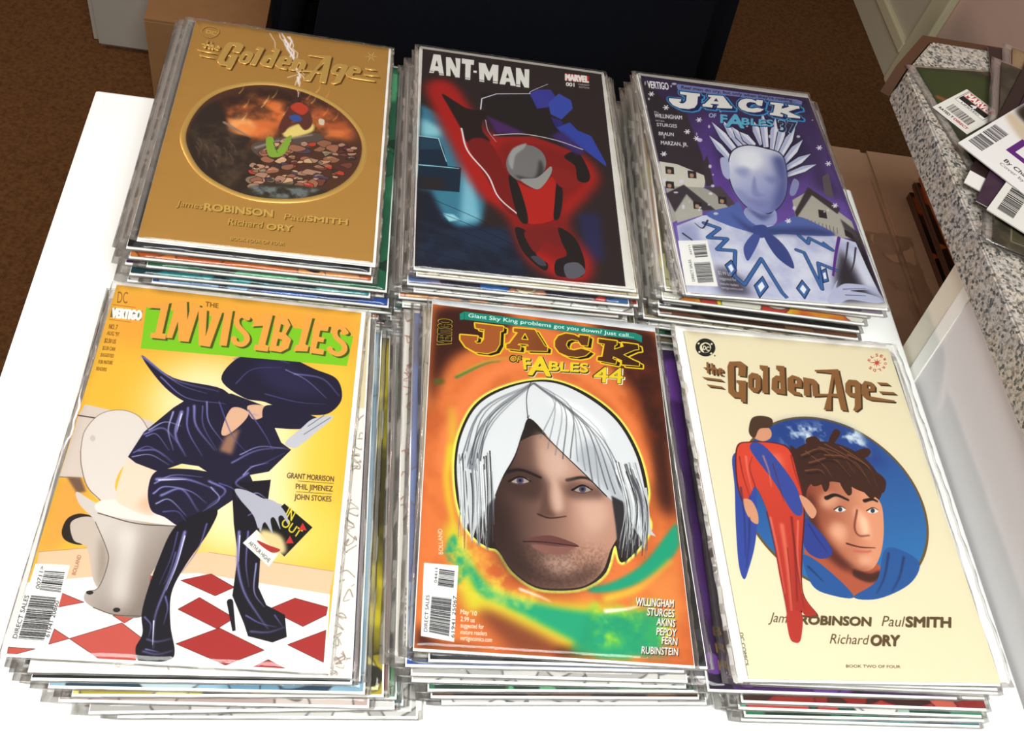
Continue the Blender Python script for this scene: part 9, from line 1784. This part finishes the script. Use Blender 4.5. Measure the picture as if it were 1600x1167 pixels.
for key, (cx, cy, zt, yaw, sc, toplab, phrase, mg, layers) in STACKS.items():
    n = len(layers) + 1; p = (zt + .0007) / n; ry = math.radians(yaw)
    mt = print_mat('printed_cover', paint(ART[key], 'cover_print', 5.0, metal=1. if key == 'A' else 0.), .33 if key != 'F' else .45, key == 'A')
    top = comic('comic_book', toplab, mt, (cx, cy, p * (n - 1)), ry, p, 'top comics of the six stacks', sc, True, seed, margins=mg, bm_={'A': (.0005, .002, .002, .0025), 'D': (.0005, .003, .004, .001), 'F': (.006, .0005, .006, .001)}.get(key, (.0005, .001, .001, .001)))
    if key == 'A':
        cu = bpy.data.curves.new('letters', 'CURVE'); cu.dimensions = '2D'; cu.fill_mode = 'BOTH'; cu.extrude = .00035; cu.bevel_depth = .0005; cu.bevel_resolution = 2; cu.offset = -.0003
        for L in GOLD_LETTERS:
            for q in L:
                s = cu.splines.new('POLY'); m = len(q) // 2; s.points.add(m - 1); s.use_cyclic_u = True
                for i in range(m): s.points[i].co = ((q[2 * i] / 168 - .5) * CW * sc, (.5 - q[2 * i + 1] / 259) * CH * sc, 0, 1)
        tmp = bpy.data.objects.new('letters', cu); COL.objects.link(tmp); bpy.context.view_layer.update()
        me = bpy.data.meshes.new_from_object(tmp.evaluated_get(bpy.context.evaluated_depsgraph_get())); bpy.data.objects.remove(tmp)
        me.materials.clear(); o = link('embossed_lettering', me, FOILR, top); o.location = (0, 0, p - .0007); o.scale = (1, 1, 1.15)
        P = smoothpts(np.array(OVAL).reshape(-1, 2), True, 5); P = np.stack([(P[:, 0] / 168 - .5) * CW * sc, (.5 - P[:, 1] / 259) * CH * sc], 1); k = len(P)
        bm = bmesh.new(); R = []
        for i in range(k):
            d = P[(i + 1) % k] - P[i - 1]; d /= np.hypot(*d); nn = np.array([-d[1], d[0]])
            R.append([bm.verts.new((P[i][0] + nn[0] * a, P[i][1] + nn[1] * a, b)) for a, b in ((-.0022, 0), (-.0010, .0008), (.0010, .0008), (.0022, 0))])
        for i in range(k):
            for j in range(3): bm.faces.new((R[i][j], R[(i + 1) % k][j], R[(i + 1) % k][j + 1], R[i][j + 1]))
        bmesh.ops.recalc_face_normals(bm, faces=bm.faces[:])
        o = link('oval_frame', mesh_bm(bm, 'oval', True), FOILR, top); o.location = (0, 0, p - .0007)
    for i, (c, dx, dy, rr) in enumerate(layers):
        seed += 1
        if c == 'sketch': m = low_mat(COLS['white'], seed, sketch='8a7468', upc=False)
        elif c == 'sketchred': m = low_mat(COLS['white'], seed, sketch='a03c30')
        elif c == 'words': m = low_mat(COLS['purple'], seed, upc=False, words=[('t', w, (8, y), (40, y), (8, y - 6), 'd8a838', 1) for w, y in (('BRIAN', 225), ('RAGS', 236), ('RICK', 247))])
        else: m = low_mat(COLS[c], seed % 7 + 20, upc=(seed % 3 == 0))
        cn = WORDN[c]
        comic('comic_book', f'bagged {cn} comic, {ORD[i + 2]} from the top, {phrase[6:]}', m, (cx + dx / 1000, cy + (-.62 * i + .25 * dy + (2.2 if i % 2 else -2.3)) / 1000, p * (n - 2 - i)), math.radians(rr), p, phrase.replace('stack', 'comics in the stack'), 1.0, False, seed)

# ------------------------------------------------------------------ comics lying on the granite counter
def flat_comic(label, ops, corner, e2, z, which='bl', sleeve=False, t=.0016, group='loose comics on the granite counter', S=3.5, name='comic_book'):
    e2 = Vector(e2).normalized(); e1 = Vector((e2.y, -e2.x)); c = Vector(corner)
    ctr = c + e1 * CW / 2 + (e2 if which == 'bl' else -e2) * CH / 2
    return comic(name, label, print_mat('printed_cover', paint(ops, 'cover_print', S), .35), (ctr.x, ctr.y, z), math.atan2(-e2.x, e2.y), t, group, 1.0, False, 3, sleeve, board=False)
FULL = [-2, -2, 170, -2, 170, 261, -2, 261]
z = .1301; DZ = .00168
flat_comic('dark olive green comic flat on the granite, furthest back', [('f', [FULL], '26301c', 0, 0, 1), ('f', [[-2, 10, 30, -2, 90, 20, 140, 60, 168, 120, 100, 160, 20, 120]], '3a4a1e', 4, 1, 1), ('f', [[60, -2, 170, -2, 170, 40, 100, 22]], '6a5548', 3, 0, 1), ('f', [[70, 60, 170, 30, 170, 160, 90, 130]], '1c2430', 3, 1, 1), ('s', [4, 40, 30, 60, 70, 120], 'a85a34', 5, 2, 1.5, 1, .9, 0)], (.533, .286), (-.13, 1), z, 'tl', True, S=2.5)
flat_comic('pale comic with brown frame and bag, lowest in the counter pile', [('f', [FULL], '3a3428', 0, 0, 1), ('f', [[14, 200, 150, 200, 150, 246, 14, 246]], '4c4632', 1, 0, 1), ('s', [14, 204, 150, 204, 150, 248, 14, 248], '8c8468', 1.2, 1.2, 0, 0, 1, 1), ('n', FULL, '6c6450', .6, 12, 4, 0, 0, .5, 3.)], (.528, .067), (.37, .93), z + 3 * DZ, 'bl', True, S=2.5)
flat_comic('dark plum comic lying flat beside the orange comic', [('f', [FULL], '2c1a1c', 0, 0, 1), ('n', FULL, '3a2226', .7, 30, 2, 0, 0, .5, 3.)], (.621, .335), (.27, .963), z + 1 * DZ, 'tl', S=2)
flat_comic('orange and red comic in a wrinkled bag at the counter edge', [('f', [FULL], 'a88058', 0, 0, 1), ('f', [[2, 2, 40, 2, 60, 80, 30, 120, 2, 100]], 'b89874', 3, 1, 1), ('f', [[10, 60, 90, 50, 100, 140, 20, 150]], 'd87830', 3, 1, 1), ('f', [[4, 130, 90, 130, 90, 190, 4, 190]], 'b03024', 3, 1, 1)], (.647, .337), (.36, .93), z + 2 * DZ, 'tl', True, S=2)
flat_comic('comic with white and black bottom corner beneath the white comic', [('f', [FULL], '2a1a1c', 0, 0, 1), ('f', [[-2, 240, 30, 240, 30, 225, 50, 225, 50, 261, -2, 261]], 'f0eeea', 0, 0, 1), ('f', [[60, 200, 168, 200, 168, 261, 60, 261]], '403c44', 0, 0, 1)], (.5235, .1305), (.57, .82), z + 4 * DZ, 'bl', S=2.5)
flat_comic('dark purple comic under the white comic with a barcode', [('f', [FULL], '2c1c30', 0, 0, 1), ('n', FULL, '4a3048', .6, 30, 5, 0, 0, .5, 3.), ('f', [[100, 180, 168, 180, 168, 261, 100, 261]], '5a5468', 2, 0, 1)], (.5255, .109), (.56, .83), z + 5 * DZ, 'bl', S=2)
flat_comic('off-white comic with barcode, below the topmost white comic', [('f', [FULL], 'e8e6e0', 0, 0, 1), ('b', [6, 205, 20, 205, 20, 252, 6, 252], 26, 3, '18181c'), ('f', [[30, 195, 100, 195, 100, 240, 30, 240]], 'd8d4cc', 1, 0, 1), ('t', 'DIRECT SALES', (32, 236), (60, 236), (32, 230), '303030', 1), ('b', [64, 204, 64, 224, 92, 224, 92, 204], 16, 4, '18181c')], (.530, .0985), (.65, .76), z + 6 * DZ, 'bl')
card = thing('barcode_card', 'white card with barcode and red logo on the green comic', 'card', (.531, .230, z + DZ), math.atan2(-.8, .6))
im = paint([('f', [FULL], 'eeebe4', 0, 0, 1), ('f', [[-2, -2, 170, -2, 170, 118, -2, 118]], 'eeebe4', 0, 0, 1), ('f', [[14, 4, 150, 4, 150, 112, 14, 112]], 'f4f2ee', 0, 0, 1), ('s', [14, 4, 150, 4, 150, 112, 14, 112], '282828', 2, 2, 0, 0, 1, 1), ('f', [[18, 8, 146, 8, 146, 54, 18, 54]], 'c83a30', 0, 0, 1), ('t', 'MARVEL', (22, 50), (142, 50), (22, 12), 'f8f4f0', 2), ('f', [[18, 56, 146, 56, 146, 92, 18, 92]], '141414', 0, 0, 1), ('t', '4', (70, 88), (92, 88), (70, 60), 'f4f4f4', 2), ('t', 'LIMITED', (40, 108), (124, 108), (40, 97), '202020', 1), ('b', [30, 150, 30, 208, 140, 208, 140, 150], 30, 5, '18181c'), ('t', 'RATED T', (14, 238), (80, 238), (14, 222), '303030', 2), ('t', 'DIRECT', (86, 238), (150, 238), (86, 222), 'b03a30', 2)], 'card_print', 3)
cm = slab_cover(.038, .055, .0004); o = link('printed_face', cm, print_mat('printed_card', im, .35), card); o.location = (.019, .0275, 0)
flat_comic('white comic with purple letter, topmost on the granite counter', [('f', [FULL], 'f2f0f0', 0, 0, 1), ('b', [3, 204, 17, 204, 17, 226, 3, 226], 14, 6, '18181c'), ('b', [3, 228, 17, 228, 17, 248, 3, 248], 16, 7, '18181c'),
  ('f', [[-2, 150, 20, 176, 60, 190, 168, 190, 168, -2, -2, -2]], '1c1612', 5, 1, 1), ('f', [[-2, 172, 30, 182, 60, 196, 30, 200, -2, 182]], 'c8b08c', 4, 1, .7),
  ('f', [[27, 197, 27, 225, 46, 225, 56, 218, 56, 204, 46, 197], [33, 203, 44, 203, 49, 207, 49, 215, 44, 219, 33, 219]], '5a1c78', 0, 0, 1), ('f', [[60, 197, 60, 225, 80, 225, 80, 219, 66, 219, 66, 197]], '5a1c78', 0, 0, 1),
  ('t', 'By Charles Soule', (34, 240), (84, 240), (34, 235), '303030', 1), ('t', 'Cover by', (34, 247), (58, 247), (34, 243), '606060', 0)], (.529, .172), (.79, .613), z + 7 * DZ, 'bl', S=4)

# ------------------------------------------------------------------ things under and behind the table
cb = thing('cardboard_box', 'brown cardboard box with flat top right behind the table', 'box', (.83, .47, -.74))
link('box_body', box(-.26, .24, -.25, .24, 0, .436, .003), CARD2, cb)
link('tape', box(.09, .14, -.251, .241, .4365, .437), TAPE, cb)
link('lid_flap', box(-.26, -.012, -.25, .24, .4362, .4392), CARD2, cb); link('lid_flap', box(.0, .24, -.25, .24, .4362, .4392), CARD2, cb)
r = random.Random(4)
for i in range(9):
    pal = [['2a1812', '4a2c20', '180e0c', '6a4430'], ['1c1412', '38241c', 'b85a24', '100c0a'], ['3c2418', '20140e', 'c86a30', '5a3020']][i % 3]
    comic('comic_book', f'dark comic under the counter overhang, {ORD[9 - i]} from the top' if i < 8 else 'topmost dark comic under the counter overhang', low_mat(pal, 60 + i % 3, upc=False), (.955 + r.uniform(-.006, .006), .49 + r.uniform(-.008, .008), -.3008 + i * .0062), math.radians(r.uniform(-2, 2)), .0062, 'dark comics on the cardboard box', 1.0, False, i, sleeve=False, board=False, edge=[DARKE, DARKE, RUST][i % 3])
def crumple(w, h, nx, ny, amp, seed):
    rg = np.random.RandomState(seed); zz = vnoise(ny + 1, nx + 1, 6, seed); bm = bmesh.new(); V = []
    for j in range(ny + 1):
        for i in range(nx + 1):
            e = min(i, nx - i, j, ny - j); V.append(bm.verts.new(((i / nx - .5) * w + rg.uniform(-.002, .002), (j / ny - .5) * h + rg.uniform(-.002, .002), (zz[j, i] - .3) * amp if e else .0004)))
    for j in range(ny):
        for i in range(nx):
            a = j * (nx + 1) + i; bm.faces.new((V[a], V[a + 1], V[a + nx + 2], V[a + nx + 1]))
    return mesh_bm(bm, 'film', True)
pf = link('plastic_bag', crumple(.10, .26, 16, 36, .022, 2), SLEEVE); pf.location = (.80, .40, -.3005); pf['label'] = 'crumpled clear plastic bag on the cardboard box'; pf['category'] = 'bag'

c2 = thing('cardboard_box', 'brown cardboard box behind the gold foil comic', 'box', (-.235, 1.33, -.74))
link('box_body', box(-.11, .10, -.22, .22, 0, .19, .003), CARD, c2)
o = link('lid_flap', box(-.11, .10, -.22, .0, .1905, .1935), CARD, c2); o = link('lid_flap', box(-.11, .10, .002, .22, .1905, .1935), CARD, c2)
link('tape', box(-.109, .10, -.03, .03, .1936, .194), TAPE, c2)
w1 = thing('storage_bin', 'grey white plastic bin on the carpet left of the cardboard box', 'bin', (-.42, 1.50, -.74))
bm = bmesh.new(); box_bm(bm, -.067, .067, -.245, .12, 0, .42); bmesh.ops.bevel(bm, geom=bm.edges[:], offset=.012, segments=3, affect='EDGES'); link('bin_body', mesh_bm(bm), GREYP, w1)
link('bin_lid', box(-.07, .07, -.253, .128, .42, .445, .006), GREYP, w1)
# black upholstered chair behind the stacks
ch = thing('armchair', 'black fabric chair standing behind the back row of stacks', 'chair', (.26, 1.05, -.74))
def cushion(x0, x1, y0, y1, z0, z1, top=0.0, bev=.04):
    bm = bmesh.new(); box_bm(bm, x0, x1, y0, y1, z0, z1)
    for v in bm.verts:
        if v.co.z > (z0 + z1) / 2: v.co.x += -top if v.co.x > 0 else top
    bmesh.ops.bevel(bm, geom=bm.edges[:], offset=bev, segments=4, affect='EDGES'); return mesh_bm(bm, 'cushion', True)
link('backrest', cushion(-.37, .36, -.30, -.16, .16, 1.02, .10, .05), BLACKF, ch)
link('seat', cushion(-.34, .34, -.17, .36, .24, .44, 0, .05), BLACKF, ch)
for s in (-1, 1): link('armrest', cushion(min(s * .26, s * .36), max(s * .26, s * .36), -.17, .34, .26, .62, 0, .04), BLACKF, ch)
for x, y in ((-.30, -.22), (.30, -.22), (-.30, .30), (.30, .30)): link('leg', box(x - .02, x + .02, y - .02, y + .02, 0, .26, .004), DARKP, ch)
